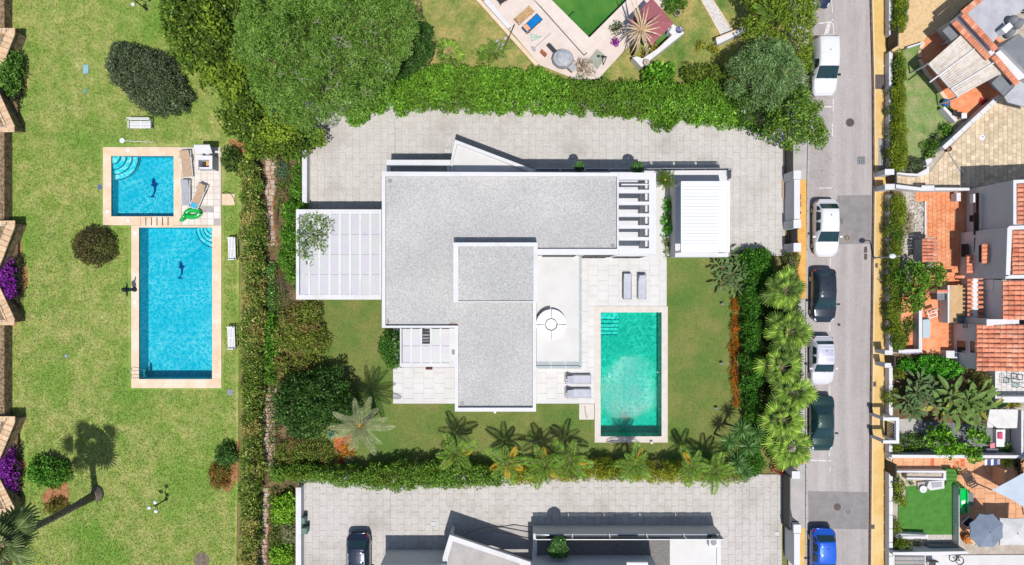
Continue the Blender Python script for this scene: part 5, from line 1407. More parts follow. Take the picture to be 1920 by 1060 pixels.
# bird of paradise clumps
L_sp = leafmat('paddle_leaves', (62, 92, 50), (104, 134, 82), (150, 160, 110), k=1.2, trans=.15)
L_ban = leafmat('banana_leaves', (84, 116, 52), (124, 152, 78), (176, 176, 96), k=1.2, trans=.2)
SPm = [blade_mesh('paddle_leaf', .45, .55, .2, L_sp, M_stalk) for _ in range(4)]
L_ban2 = leafmat('yellow_banana_leaves', (150, 150, 60), (196, 186, 90), k=1.2, trans=.2)
BNm = [blade_mesh('banana_leaf', .5, random.uniform(.9, 1.3), random.uniform(.32, .46), L_ban, M_stalk, 8, random.uniform(.2, .7)) for _ in range(6)] + [blade_mesh('banana_leaf', .5, 1.0, .36, L_ban2, M_stalk, 8, .6)]
def clump(name, label, cat, px, py, meshes, heads, n, e0, e1, s0, s1, hmax):
    c = W(px, py, 0); t = thing(name, label, cat, onz(c, -.05))
    for (dx, dy, h) in heads:
        d = W(px + dx, py + dy, h)
        MB().tube([(d.x, d.y, -.05), (d.x, d.y, h)], [.07, .05], 7).build('stem', BARK, t)
        place_leaves(t, 'leaf', meshes, d, n, e0, e1, s0, s1)
    return t
clump('strelitzia', 'grey-green bird of paradise clump at the top right of the villa lawn', 'plant', 1372, 515, SPm, [(0, 0, 1.0), (-20, -14, .8), (18, -12, .9), (6, 22, .8), (-8, -38, .7), (24, 14, .8), (-18, 14, .7)], 13, 1.2, .0, .8, 1.05, 1)
bush('bush', 'glossy green bush right of the bird of paradise clump', 'bush', [(1385, 480), (1410, 465), (1445, 468), (1456, 495), (1448, 530), (1420, 545), (1395, 520)], 2.2, L_hr, r=.33, leaf=(.22, .11), per=130)
bush('hedge', 'small russet-tipped hedge on the pavement by the upper gate', 'hedge', [(1478, 473), (1500, 470), (1502, 500), (1500, 545), (1478, 545), (1476, 510)], 1.5, leafmat('photinia_leaves', (60, 84, 34), (104, 124, 58), (190, 80, 60)), r=.26, leaf=(.17, .08), per=160, edge=.5)
bush('bush', 'light green bush strip beside the louvred pergola', 'bush', [(1243, 410), (1250, 365), (1262, 362), (1268, 385), (1272, 420), (1266, 440), (1250, 442)], 1.3, leafmat('fern_leaves', (60, 130, 30), (108, 176, 62), (150, 204, 110)), r=.24, leaf=(.24, .1), per=130)
bush('bush', 'small sparse bush at the lower end of the path by the pergola', 'bush', [(1248, 448), (1260, 446), (1262, 470), (1254, 488), (1244, 482)], .9, leafmat('sparse_leaves', (90, 120, 40), (140, 160, 70), (180, 140, 60)), r=.2, leaf=(.16, .08), per=130)
DEAD = [fan_mesh('dead_leaf', .8, .6, L_fan3, M_stalk, 12, 1.6, .9) for _ in range(2)]
# fan palms along the road
spots = [(1470, 545, 3.3, 'topmost fan palm of the row beside the black car'), (1478, 622, 3.0, 'second fan palm from the top of the roadside row'), (1463, 690, 3.2, 'third fan palm of the roadside row, beside the silver-roofed car'),
         (1487, 735, 3.0, 'fourth fan palm of the roadside row, above the dark green car'), (1466, 788, 3.2, 'fifth fan palm of the roadside row, beside the dark green car'), (1480, 838, 2.6, 'lowest fan palm of the roadside row, above the lower gate')]
for x, y, z, l in spots:
    cz = W(x, y, z)
    pm_ = fan_palm('fan_palm', l, (cz.x + random.uniform(-.3, .3), cz.y + random.uniform(-.3, .3), -.05), cz, FL, random.choice((16, 19, 22)), .14, 'fan palms in a row along the road', e0=1.2, e1=random.uniform(-.15, .1), s0=.8, s1=random.uniform(1.15, 1.4), mb=M_trunk)
    place_leaves(pm_, 'dead_leaf', DEAD, cz - Vector((0, 0, .15)), 4, -.5, -.9, .9, 1.0)
bush('bush', 'dark green undergrowth beneath the roadside fan palms', 'bush', [(1440, 560), (1485, 520), (1505, 560), (1508, 700), (1505, 800), (1490, 855), (1440, 868), (1434, 700)], 1.3, leafmat('undergrowth_leaves', (40, 66, 18), (72, 100, 30), (110, 130, 50)), r=.32, leaf=(.3, .1), per=85)
bush('bush', 'red-leaved shrub at the foot of the lowest fan palm', 'bush', [(1446, 876), (1470, 866), (1498, 872), (1496, 884), (1465, 890), (1448, 888)], 1.1, leafmat('red_leaves', (120, 24, 40), (170, 44, 60), (96, 70, 40)), r=.22, leaf=(.22, .06), per=140)
# yuccas
L_yuc = leafmat('yucca_leaves', (66, 112, 46), (110, 152, 80), (160, 186, 120), k=1.3, trans=.15)
t = thing('yucca', 'spiky yucca clump at the lower right of the villa lawn', 'yucca', onz(W(1385, 835), -.05))
for x, y, z in ((1368, 826, 2.3), (1390, 806, 2.6), (1403, 838, 2.0), (1382, 868, 2.2), (1420, 812, 1.8), (1396, 884, 1.7)):
    c = W(x, y, z); MB().tube([(c.x * .97 + .02, c.y, -.05), (c.x, c.y, z)], [.1, .07], 8).build('stem', BARK, t)
    rosette(t, 'rosette', c, 62, .95, .055, L_yuc, -.25, 1.35)
# feather palms along the bottom hedge
L_ar = leafmat('areca_leaflets', (70, 106, 30), (124, 160, 52), (174, 188, 80), k=1.55, trans=.2)
L_ary = leafmat('yellow_areca_leaflets', (176, 140, 20), (222, 182, 50), k=1.3, trans=.2)
AF = [frond_mesh('areca_frond', 1.55, random.uniform(.6, 1.0), 34, .46, .034, L_ar, M_stalk, vee=.35) for _ in range(4)]
AY = [frond_mesh('areca_frond', 1.4, .75, 26, .38, .05, L_ary, M_stalk, vee=.35) for _ in range(2)]
ap = [(851, 852, 2.6, 2, 'leftmost feather palm on the bottom hedge, with one yellow frond'), (948, 868, 2.8, 4, 'second feather palm on the bottom hedge, with golden fronds'), (1018, 872, 2.6, 2, 'feather palm in the middle of the bottom hedge, left of a pair'),
      (1068, 868, 2.9, 1, 'feather palm in the middle of the bottom hedge, right of a pair'), (1190, 868, 3.0, 1, 'feather palm on the bottom hedge just below the villa pool'), (1300, 872, 2.7, 1, 'rightmost feather palm on the bottom hedge, left of the yucca'), (1340, 880, 2.2, 0, 'low feather palm between the rightmost tall one and the yucca')]
for x, y, z, ny, l in ap:
    cz = W(x, y, z); t = thing('feather_palm', l, 'palm', (cz.x, cz.y, -.05), 'feather palms along the bottom hedge')
    MB().tube([(cz.x, cz.y, -.05), cz], [.1, .07], 8).build('trunk', M_trunk, t, True)
    cz = cz + Vector((random.uniform(-.15, .15), random.uniform(-.15, .15), random.uniform(-.2, .3)))
    place_leaves(t, 'frond', AF, cz, random.choice((10, 12, 14)) - ny // 2, 1.2, random.uniform(-.1, .3), random.uniform(.6, .85), random.uniform(1.0, 1.3))
    if ny: place_leaves(t, 'frond', AY, cz, ny, .25, .05, .9, 1.0, a0=1.7 + x * .01)

# fallen leaves along the hedges
def litter(px, n):
    pw_ = P2(px, 0); xs = np.array(pw_); p = RNG.uniform(xs.min(0), xs.max(0), (n, 2)); p = p[np_inside(p, pw_)]; n = len(p)
    nr = np.tile(np.array([1.0, 0, .0]), (n, 1)); a_ = RNG.uniform(0, 6.28, n); nr[:, 0] = np.cos(a_); nr[:, 1] = np.sin(a_)
    tag(link('fallen_leaves', leaf_mesh('grass', np.column_stack([p, np.full(n, .02)]), nr, .09, .05, L_lit, .12)), kind='stuff')
L_lit = leafmat('litter_leaves', (120, 90, 50), (170, 136, 80), (120, 130, 70), k=1.0)
litter([(569, 205), (1470, 205), (1470, 275), (1300, 240), (1200, 224), (1000, 218), (600, 220), (600, 300), (569, 380)], 500)
litter([(565, 905), (1466, 895), (1466, 925), (1200, 920), (940, 920), (700, 925), (570, 935)], 350)
litter([(1515, 60), (1562, 60), (1562, 360), (1515, 360)], 120)
# ------------------------------------------------------------ garden above: green pool, terrace, bar
def lp(m_, pts, z0, z1): return m_.prism(P2(pts, z1), z0, z1)
TOPT = [(900, -30), (912, 5), (1012, 122), (1082, 150), (1122, 148), (1300, -45), (1180, -170), (1060, -260), (800, -120)]
ground_sheet('terrace', TOPT, .0, mat('cream_terrace', S(240, 224, 214), S(230, 212, 202), 1.2, .4, .7, rough=.85, fine=.03, fsc=8), [POOL_G])
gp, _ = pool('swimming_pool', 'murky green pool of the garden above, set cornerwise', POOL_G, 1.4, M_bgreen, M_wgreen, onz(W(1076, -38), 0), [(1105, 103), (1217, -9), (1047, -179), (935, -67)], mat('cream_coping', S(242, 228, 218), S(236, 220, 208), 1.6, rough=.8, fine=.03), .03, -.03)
for i in range(3):
    a = i * 5.5
    lp(MB(), [(1067 - a, 31 + a - 7 + 7), (1078 - a * 0 - 0, 20 + 0), (1100, 50), (1090 - a, 60)], -.6 - .25 * i, -.3 - .25 * i).build('step', M_bgreen, gp)
# slot drain in the terrace
s = MB()
for a, b in (((1000, -2), (1095, 104)), ((1095, 104), (1197, 12))):
    A = W(*a, .004); B = W(*b, .004); s.bar(A, B, .07, .012)
o = s.build('slot_drain', M_dark); tag(o, 'thin dark slot drain round the green pool terrace', 'drain')
# edge wall on the left side of the terrace
t = thing('terrace_wall', 'low cream wall stepping down beside the upper lawn', 'wall', onz(W(960, 65), 0))
lp(MB(), [(900, -2), (1010, 120), (1004, 124), (893, 0)], -.1, .25).build('wall', M_cop, t)
lp(MB(), [(915, -2), (958, 50), (952, 54), (906, 2)], -.1, .45).build('ledge', M_white, t)
# loungers
c, r = two((969, 44), (996, 20)); lounger('tan slatted lounger on the upper terrace, left of the blue one', onz(c, .0), r + math.pi, mat('teak_slats', S(214, 176, 126), S(190, 150, 100), 5, rough=.8), M_tan, 1.6, .62, .3, style='alu')
c, r = two((983, 61), (1012, 34)); t = lounger('lounger under a bright blue towel on the upper terrace', onz(c, .0), r + math.pi, mat('blue_terry', S(10, 135, 215), S(8, 115, 195), 6, rough=.95), M_dark, 1.65, .66, .3, style='alu')
b = MB().box(.4, .75, -.24, .24, .47, .56)
o = b.build('cushion', mat('orange_print', S(236, 140, 80), S(250, 200, 160), 9, rough=.9)); o.rotation_euler = (0, 0, r + math.pi)
v = Vector((.58 * math.cos(r + math.pi), .58 * math.sin(r + math.pi), .52)); o.location = Vector((c.x, c.y, 0)) + v; tag(o, 'orange printed cushion lying on the blue lounger', 'cushion')
c = W(941, 2); o = MB(); t = thing('folding_chair', 'dark grey folded chair at the top edge of the upper terrace', 'chair', onz(c, 0), None, R(35))
MB().box(-.35, .35, -.3, .3, .4, .46).build('seat', M_dark, t, local=True); MB().bar((.3, 0, .45), (.5, 0, .95), .6, .05).build('backrest', M_dark, t, local=True)
for x in (-.3, .3):
    for y in (-.25, .25): MB().bar((x, y, 0), (x, y, .42), .04, .04).build('leg', M_dark, t, local=True)
# pale green stool, net, brick, covered barbecue
t = thing('stool', 'pale green open metal stool lying by the blue lounger', 'stool', onz(W(1005, 70), 0)); M_mint = mat('mint_paint', S(178, 214, 196), rough=.5)
A = [W(*p, .05) for p in ((995, 64), (997, 77), (1014, 69))]
for i, j in ((0, 1), (1, 2), (2, 0)): MB().bar(A[i], A[j], .07, .06).build('bar', M_mint, t)
MB().bar((A[0] + A[1]) / 2, A[2], .1, .05).build('bar', M_mint, t)
t = thing('leaf_net', 'grey long-handled leaf net lying across the upper terrace', 'pool net', onz(W(1018, 78), 0))
a = W(1000, 92, .03); b = W(1033, 62, .03); MB().tube([a, b], .02, 6).build('handle', M_grey, t)
lp(MB(), [(995, 88), (999, 86), (1005, 93), (1003, 97), (999, 95)], .01, .06).build('net', M_greyfab, t)
o = lp(MB(), [(1016, 92), (1026, 101), (1022, 106), (1013, 97)], .0, .3).build('planter_box', mat('brick_red', S(190, 110, 80), S(160, 90, 66), 8, rough=.9)); tag(o, 'small brick-red box beside the covered barbecue', 'box')
t = thing('covered_barbecue', 'barbecue wrapped in a grey cover with a dark side shelf', 'barbecue', onz(W(1056, 108), 0))
c = W(1056, 108, 1.0)
prof = [(.55, 0), (.66, .35), (.7, .7), (.62, .95), (.35, 1.08), (.02, 1.12)]
b = MB().lathe((c.x, c.y, 0), prof, 12, sx=1.2, sy=1.1); b.build('cover', mat('grey_tarpaulin', S(196, 198, 204), S(170, 172, 180), 3, rough=.45, bump=.6, bsc=5, bd=.1), t)
A = W(1028, 83, .7); B = W(1041, 97, .7); MB().bar(A, B, .3, .06).build('shelf', M_dark, t)
A = W(1062, 118, .5); B = W(1076, 132, .3); MB().bar(A, B, .5, .5).build('skirt', M_greyfab, t)
o = lp(MB(), [(1120, 92), (1137, 106), (1120, 130), (1104, 112)], .0, .06).build('stone_slab', mat('green_grey_stone', S(178, 182, 166), S(156, 164, 150), 3, rough=.9)); tag(o, 'grey-green square stone base on the upper terrace corner', 'slab')
t = thing('shower', 'dark outdoor shower standing on the stone base', 'shower', onz(W(1131, 120), 0)); a = W(1131, 122, 0)
MB().tube([(a.x, a.y, 0), (a.x, a.y, 2.0), (a.x - .25, a.y, 2.1)], .04, 8).build('pipe', M_black, t); MB().lathe((a.x - .28, a.y, 2.02), [(.12, 0), (.1, .06), (.01, .07)], 12).build('head', M_black, t)
bush('dry_grass', 'dry straw-coloured grasses at the corner of the upper terrace', 'grass clump', [(1078, 105), (1110, 108), (1120, 135), (1100, 142), (1080, 132)], .9, L_dry, r=.24, leaf=(.4, .02), per=120, lift=.8)
# gazebo with maroon canvas
M_maroon = mat('maroon_canvas', S(178, 108, 114), S(166, 98, 104), 5, rough=.95, fine=.04, fsc=20)
gz = thing('gazebo', 'maroon canvas gazebo roof in the garden above', 'gazebo', onz(W(1232, 38), 0))
q = [W(*p, 2.5) for p in ((1222, -4), (1263, 44), (1221, 86), (1181, 40))]
m_ = sum(q, Vector()) / 4 + Vector((0, 0, .35))
b = MB(); b.add(q + [m_], [(0, 4, 1), (1, 4, 2), (2, 4, 3), (3, 4, 0)]); b.add([p - Vector((0, 0, .18)) for p in q] + q, [(i, (i + 1) % 4, 4 + (i + 1) % 4, 4 + i) for i in range(4)]); b.build('canopy', M_maroon, gz)
for p in q: MB().bar((p.x * .99, p.y * .99, 0), (p.x * .99, p.y * .99, 2.42), .09, .09).build('post', M_white, gz)
# white L-shaped bar
t = thing('garden_bar', 'white angled counter in front of the maroon gazebo', 'counter', onz(W(1240, 90), 0)); ZB = 1.0
M_marb = mat('white_marble', S(240, 238, 236), S(206, 204, 204), 3, .55, .7, rough=.5)
lp(MB(), [(1262, 45), (1283, 62), (1203, 126), (1186, 108), (1194, 106), (1205, 110), (1232, 92), (1260, 66), (1250, 55)], 0, ZB).build('counter', M_marb, t)
lp(MB(), [(1228, 78), (1252, 56), (1257, 62), (1233, 82)], .4, .46).build('shelf', M_turf, t)
for x, y, m, l in ((1273, 58, M_bin, 'blue and white pot at the outer end of the white counter'), (1211, 119, BARK, 'brown stone pot at the lower end of the white counter')):
    c = W(x, y, ZB); tt = thing('flower_pot', l, 'pot', onz(c, ZB)); MB().lathe((c.x, c.y, ZB), [(.18, 0), (.26, .2), (.24, .36), (.17, .36), (.01, .3)], 14).build('body', mat('blue_glaze', S(60, 70, 140), S(200, 200, 220), 5, rough=.3) if m is M_bin else M_crazy, tt); MB().lathe((c.x, c.y, ZB + .3), [(.16, 0), (.01, .03)], 12).build('soil', M_soil, tt)
bush('flower_bush', 'yellow flowering bush between gazebo and white counter', 'bush', [(1206, 92), (1222, 84), (1230, 75), (1236, 80), (1230, 100), (1215, 110), (1205, 106)], 1.3, leafmat('yellow_flowers', (150, 140, 20), (206, 186, 40), (110, 120, 30), k=1.3), r=.26, leaf=(.2, .09), per=130)
# dead yucca-like tree with straw leaves
M_straw = leafmat('straw_leaves', (170, 140, 104), (216, 190, 156), (236, 216, 190), k=1.25, trans=.1)
def strap(L, w, droop):
    b = MB(); n = 7
    pts = [Vector((L * (i / n), 0, droop * L * ((i / n) * .6 - 1.3 * (i / n) ** 2))) for i in range(n + 1)]
    for i in range(n):
        wa = w * (1 - i / n) ** .6; wb = w * (1 - (i + 1) / n) ** .6 if i < n - 1 else .004
        s = Vector((0, 1, 0))
        b.add([pts[i] - s * wa / 2, pts[i] + s * wa / 2, pts[i + 1] + s * wb / 2, pts[i + 1] - s * wb / 2], [(0, 1, 2, 3)])
    return b.mesh('dry_leaf', M_straw)
ST = [strap(1.7, .16, .5), strap(2.0, .14, .3), strap(1.5, .18, .8)]
t = thing('dead_palm', 'dead palm with drooping straw-coloured leaves over the gazebo', 'palm', onz(W(1190, 85), 0))
cz = W(1202, 58, 3.4); b0 = Vector((cz.x - .1, cz.y - .6, -.05))
MB().tube([b0, b0.lerp(cz, .6) + Vector((.05, 0, 0)), cz], [.17, .13, .12], 9).build('trunk', BARK, t, True)
place_leaves(t, 'leaf', ST, cz, 40, 1.0, -.9, .8, 1.0)
for a in (1.9, 1.75): link('leaf', ST[1], t, cz - off(t), (0, -.15, a), (1.35, 1.5, 1))
bush('bougainvillea', 'ball of purple flowers beside the dead palm', 'bougainvillea', ell(1154, 75, 9, 12, 12, .2, .1), 1.1, leafmat('magenta_flowers', (150, 20, 160), (200, 50, 205), (220, 110, 220), k=1.3), r=.22, leaf=(.14, .11), per=220)
bush('bush', 'dark green drooping plant above the purple flower ball', 'bush', ell(1160, 48, 14, 14, 12, 0, .2), 1.3, L_leafy, r=.26, leaf=(.3, .06), per=90)
bush('bush', 'dark bush behind the gazebo at the top edge', 'bush', [(1245, -20), (1290, -20), (1292, 8), (1262, 22), (1246, 10)], 1.2, L_leafy, r=.3, leaf=(.22, .1), per=110)
c = W(1268, 27); t = thing('clay_pot', 'empty brown clay pot on the grass right of the gazebo', 'pot', onz(c, -.05)); MB().lathe((c.x, c.y, -.05), [(.2, 0), (.27, .4), (.22, .4), (.2, .1), (.01, .1)], 14).build('body', M_crazy, t); MB().lathe((c.x, c.y, .05), [(.19, 0), (.01, .02)], 12).build('soil', M_earth, t)
# top right path and wall
t = thing('garden_path', 'white gravel path with stone edging in the garden above', 'path', onz(W(1335, 20), -.05)); t['kind'] = 'structure'; del t['category']
lp(MB(), [(1298, -30), (1316, -30), (1376, 62), (1352, 66)], -.1, -.02).build('bed', mat('white_gravel', S(238, 232, 228), S(210, 204, 200), 6, rough=.95, bump=.6, bsc=30), t)
eg = piece_mesh('edging_stone', .5, .12, .1, M_cop, .01)
for a, b in (((1316, -30), (1376, 62)), ((1298, -30), (1352, 66))): row(t, 'edging_stone', W(*a, -.01), W(*b, -.01), 9, eg)
t = thing('garden_wall', 'white wall ending the gravel path in the garden above', 'wall', onz(W(1370, 70), 0)); lp(MB(), [(1342, 72), (1395, 50), (1402, 56), (1345, 84)], -.1, .8).build('wall', M_white, t); lp(MB(), [(1342, 71), (1395, 49.5), (1397, 52), (1343, 74)], .805, .86).build('coping', M_cop, t)
for x, y, l in ((1318, 82, 'small yellow-green potted plant left of the white path'), (1340, 88, 'yellow-leaved bush below the white path\'s wall')):
    bush('bush', l, 'bush', ell(x, y, 11, 13, 12, 0, .15), .9, leafmat('yellow_green', (110, 124, 30), (160, 164, 50), (200, 180, 60)) if 'yellow_green' not in bpy.data.materials else bpy.data.materials['yellow_green'], r=.22, leaf=(.2, .08), per=120)
# young palms at the left of the upper garden
for x, y, z, n, l, ms in ((930, 98, 1.5, 9, 'small feather palm on the upper lawn beside the terrace', AF), (843, 100, 1.0, 10, 'small fan palm on the upper lawn above the hedge', FL), (1440, 25, 3.6, 9, 'feather palm rising from the trees at the top of the road', AF)):
    cz = W(x, y, z); t = thing('young_palm', l, 'palm', (cz.x, cz.y, -.05)); MB().tube([(cz.x, cz.y, -.05), cz], [.08, .06], 7).build('trunk', M_trunk, t, True)
    place_leaves(t, 'frond' if ms is AF else 'leaf', ms, cz, n, 1.1, .1, .65, .9)
bush('bush', 'pale green strappy plant at the foot of the small feather palm', 'bush', ell(905, 102, 18, 15, 12, 0, .15), .6, L_lush, r=.22, leaf=(.34, .07), per=90)
c = W(958, 40); t = thing('umbrella_pole', 'dark slim leaning pole by the tan lounger on the upper terrace', 'pole', onz(W(943, 95), -.05)); a = W(943, 96, 0); b = W(965, 46, .9)
MB().tube([a, b], .04, 7).build('pole', M_dark, t); MB().lathe((a.x, a.y, -.05), [(.12, 0), (.1, .1), (.01, .1)], 10).build('foot', M_dark, t)
for i, (x, y, r) in enumerate(((934, 78, .2), (938, 84, .24), (937, 92, .22), (947, 72, .16))):
    c = W(x, y); o = MB().lathe((c.x, c.y, -.06), [(r * .8, 0), (r, .1), (r * .6, .2), (.02, .23)], 8, sx=1.1, sy=.9).build('white_rock', M_pebble); tag(o, ('topmost', 'upper middle', 'largest middle', 'smallest, outermost')[i] + ' white rock of four beside the leaning pole', 'rock', 'white rocks by the leaning pole')
# ------------------------------------------------------------ parked cars
def paint(name, c, metal=.0, rough=.3): return mat(name, c, rough=rough, metal=metal, spec=.5, coat=.7)
M_cglass = mat('car_glass', (.012, .035, .04, 1), rough=.06, spec=.7)
M_tyre = mat('tyre_rubber', S(40, 40, 42), rough=.9)
M_rim = mat('alloy_rim', S(190, 192, 196), rough=.35, metal=.6)
M_red = mat('red_lens', (.42, .015, .02, 1), rough=.2, spec=.6)
M_lens = mat('clear_lens', S(225, 232, 238), rough=.15, spec=.7)
PROF = {   # t, half-width, sill, belt, top, top half-width  (rear to front)
 'suv': [(0, .62, .5, .8, .86, .56), (.015, .78, .4, .92, 1.0, .7), (.06, .93, .26, 1.0, 1.1, .78), (.08, .97, .25, 1.02, 1.18, .76), (.19, 1, .24, 1.0, 1.6, .7), (.24, 1, .24, 1.0, 1.64, .7), (.42, 1, .24, .98, 1.66, .73), (.53, 1, .24, .97, 1.61, .73), (.565, 1, .24, .965, 1.56, .74), (.755, 1, .24, .96, 1.05, .87), (.78, 1, .24, .95, 1.0, .87), (.9, .95, .26, .85, .92, .78), (.955, .86, .3, .74, .8, .68), (.988, .7, .38, .62, .66, .56), (1, .56, .44, .56, .58, .46)],
 'hatch': [(0, .6, .45, .8, .86, .54), (.02, .82, .35, .92, .98, .72), (.06, .96, .24, .98, 1.1, .78), (.09, .98, .22, .98, 1.2, .75), (.16, 1, .22, .97, 1.46, .7), (.24, 1, .22, .96, 1.5, .71), (.42, 1, .22, .95, 1.52, .73), (.52, 1, .22, .94, 1.47, .73), (.555, 1, .22, .93, 1.42, .74), (.735, 1, .22, .92, 1.0, .86), (.76, .99, .22, .9, .95, .86), (.89, .96, .24, .8, .87, .78), (.95, .85, .3, .7, .76, .66), (.985, .69, .36, .6, .64, .54), (1, .54, .42, .54, .56, .44)],
 'saloon': [(0, .78, .42, .76, .82, .7), (.02, .9, .32, .86, .92, .76), (.08, .96, .24, .9, .96, .8), (.15, .98, .22, .92, .98, .82), (.17, .99, .22, .92, 1.0, .81), (.29, 1, .2, .91, 1.36, .69), (.33, 1, .2, .91, 1.4, .69), (.47, 1, .2, .9, 1.42, .71), (.54, 1, .2, .9, 1.38, .72), (.57, 1, .2, .89, 1.33, .73), (.735, 1, .2, .88, .95, .86), (.76, .99, .2, .86, .91, .86), (.88, .96, .22, .76, .84, .78), (.95, .88, .28, .66, .73, .7), (.985, .78, .34, .56, .6, .62), (1, .68, .4, .5, .52, .56)],
 'van': [(0, .88, .4, .9, .96, .84), (.008, .95, .3, 1.0, 1.1, .86), (.02, .97, .26, 1.05, 1.5, .82), (.05, 1, .24, 1.05, 1.74, .8), (.1, 1, .24, 1.05, 1.8, .8), (.35, 1, .24, 1.03, 1.84, .8), (.5, 1, .24, 1.02, 1.8, .79), (.54, 1, .24, 1.0, 1.72, .8), (.745, 1, .24, .98, 1.1, .87), (.77, .99, .24, .97, 1.03, .87), (.9, .96, .26, .86, .93, .78), (.96, .9, .3, .72, .8, .72), (.99, .8, .36, .6, .64, .66), (1, .72, .42, .54, .56, .6)],
}
WIN = {'suv': dict(fr=(.575, .745), rr=(.09, .18), sd=((.22, .385), (.4, .57)), q=(.13, .2)), 'hatch': dict(fr=(.565, .725), rr=(.095, .155), sd=((.2, .38), (.395, .57)), q=None),
       'saloon': dict(fr=(.58, .725), rr=(.18, .28), sd=((.31, .43), (.445, .58)), q=None), 'van': dict(fr=(.55, .735), rr=(.012, .02), sd=((.4, .58),), q=None)}
def car(label, kind, c, L, Wd, m, roofm=None, rot=-math.pi / 2, rails=False, hs=1.0, extra=None):
    t = thing('parked_car' if kind != 'van' else 'parked_van', label, 'car' if kind != 'van' else 'van', c, 'cars parked along the road' if c.x > 20 else None, rot)
    K = np.array(PROF[kind]); hw = Wd / 2
    def sec(tt):
        _, w, zb, zl, zr, wr = [np.interp(tt, K[:, 0], K[:, i]) for i in range(6)]
        w *= hw; wr *= hw; zl *= hs; zr *= hs
        zm = zb + (zl - zb) * .5
        return [(0, zb), (w * .86, zb), (w * .97, zb + .1), (w, zm), (w * .975, zl), (wr + (w * .975 - wr) * .12, zr - min(.1, (zr - zl) * .35)), (wr * .93, zr - .012), (wr * .5, zr + .012), (0, zr + .02)]
    def P(tt, v, sgn):
        s = sec(tt); i = min(int(v), 7); f = v - i
        return Vector(((tt - .5) * L, sgn * (s[i][0] * (1 - f) + s[i + 1][0] * f), s[i][1] * (1 - f) + s[i + 1][1] * f))
    ts = sorted(set(list(K[:, 0]) + [i / 30 for i in range(31)]))
    ring = lambda tt: [P(tt, v, 1) for v in range(9)] + [P(tt, v, -1) for v in range(7, 0, -1)]
    b = MB(); rs = [ring(x) for x in ts]; n = 16
    b.add([p for r_ in rs for p in r_], [(i * n + k, i * n + (k + 1) % n, (i + 1) * n + (k + 1) % n, (i + 1) * n + k) for i in range(len(rs) - 1) for k in range(n)] + [tuple(range(n)), tuple(range((len(rs) - 1) * n, len(rs) * n))[::-1]])
    bo = b.build('body', m, t, True, local=True)
    w = WIN[kind]
    def patch(name, t0, t1, v0, v1, sgn, mt, nt=4, nv=3, o=.012, par=None, taper=0):
        q = MB(); vs = []
        for i in range(nt + 1):
            for j in range(nv + 1):
                tt = t0 + (t1 - t0) * i / nt; v = v0 + (v1 - v0) * j / nv
                if taper: tt += taper * (j / nv) * (.5 - i / nt)
                p = P(tt, v, sgn); e = 1e-3
                nn = (P(tt + e, v, sgn) - P(tt - e, v, sgn)).cross(P(tt, min(7.99, v + e), sgn) - P(tt, max(0, v - e), sgn)) * sgn
                nn = nn.normalized() if nn.length else Vector((0, 0, 1))
                if nn.z < 0 and v > 3: nn = -nn
                vs.append(p + nn * o)
        q.add(vs, [(i * (nv + 1) + j, (i + 1) * (nv + 1) + j, (i + 1) * (nv + 1) + j + 1, i * (nv + 1) + j + 1) for i in range(nt) for j in range(nv)])
        return q.build(name, mt, par or t, True, local=True)
    def full(name, t0, t1, vlo, mt, o=.012):
        q = MB(); nt = 4; vs = []; cols = [vlo + (8 - vlo) * j / 5 for j in range(6)]
        for i in range(nt + 1):
            tt = t0 + (t1 - t0) * i / nt
            line = [P(tt, v, 1) for v in cols] + [P(tt, v, -1) for v in cols[-2::-1]]
            sl = (P(tt + .01, 8, 1) - P(tt - .01, 8, 1)).normalized(); up = Vector((0, 1, 0)).cross(sl); up = up if up.z > 0 else -up
            vs += [p + up * o for p in line]
        k = 11
        q.add(vs, [(i * k + j, (i + 1) * k + j, (i + 1) * k + j + 1, i * k + j + 1) for i in range(nt) for j in range(k - 1)])
        return q.build(name, mt, t, True, local=True)
    full('windscreen', *w['fr'], 5.35, M_cglass); full('rear_window', *w['rr'], 5.5, M_cglass)
    for sgn in (-1, 1):
        for a, e in w['sd']: patch('side_window', a, e, 4.12, 4.9, sgn, M_cglass, taper=.05)
        if w['q']: patch('side_window', *w['q'], 4.2, 4.85, sgn, M_cglass)
        patch('headlight', .925, .975, 4.2, 5.2, sgn, M_lens, o=.012); patch('tail_light', .012, .05, 3.6, 4.9, sgn, M_red, o=.014)
        mr = MB(); x = (.66 - .5) * L; mr.box(x - .07, x + .07, sgn * (hw + .02) - .02 if sgn > 0 else -(hw + .2), hw + .2 if sgn > 0 else -(hw), .92 * hs, 1.06 * hs); mr.build('mirror', m if kind != 'van' else M_black, t, local=True)
        for x in (.19, .81):
            cx = (x - .5) * L; y = sgn * (hw - .12)
            wh = MB().tube([(cx, y - .11, .31), (cx, y + .11, .31)], .315, 18).build('wheel', M_tyre, t, local=True)
            MB().tube([(cx, y + sgn * .1, .31), (cx, y + sgn * .122, .31)], .2, 12).build('rim', M_rim, wh, local=True)
            # dark arch
        for a, e in ((.4, .43), (.57, .6)): patch('handle', a, e, 3.75, 3.85, sgn, M_rim if kind != 'van' else m, o=.03, nt=1, nv=1)
    patch_r = full('roof_panel', (w['rr'][1] + .035) if kind != 'van' else .06, w['fr'][0] - .035, 6.15, roofm or m, .006)
    if rails:
        for sgn in (-1, 1):
            a = P(.26, 6.0, sgn); e = P(.56, 6.0, sgn); MB().tube([a + Vector((0, 0, .05)), e + Vector((0, 0, .05))], .022, 6).build('roof_rail', M_rim, t, local=True)
    q = P(.3, 8, 1); MB().bar(q + Vector((0, 0, 0)), q + Vector((-.1, 0, .06)), .03, .05).build('aerial', M_black, t, local=True)
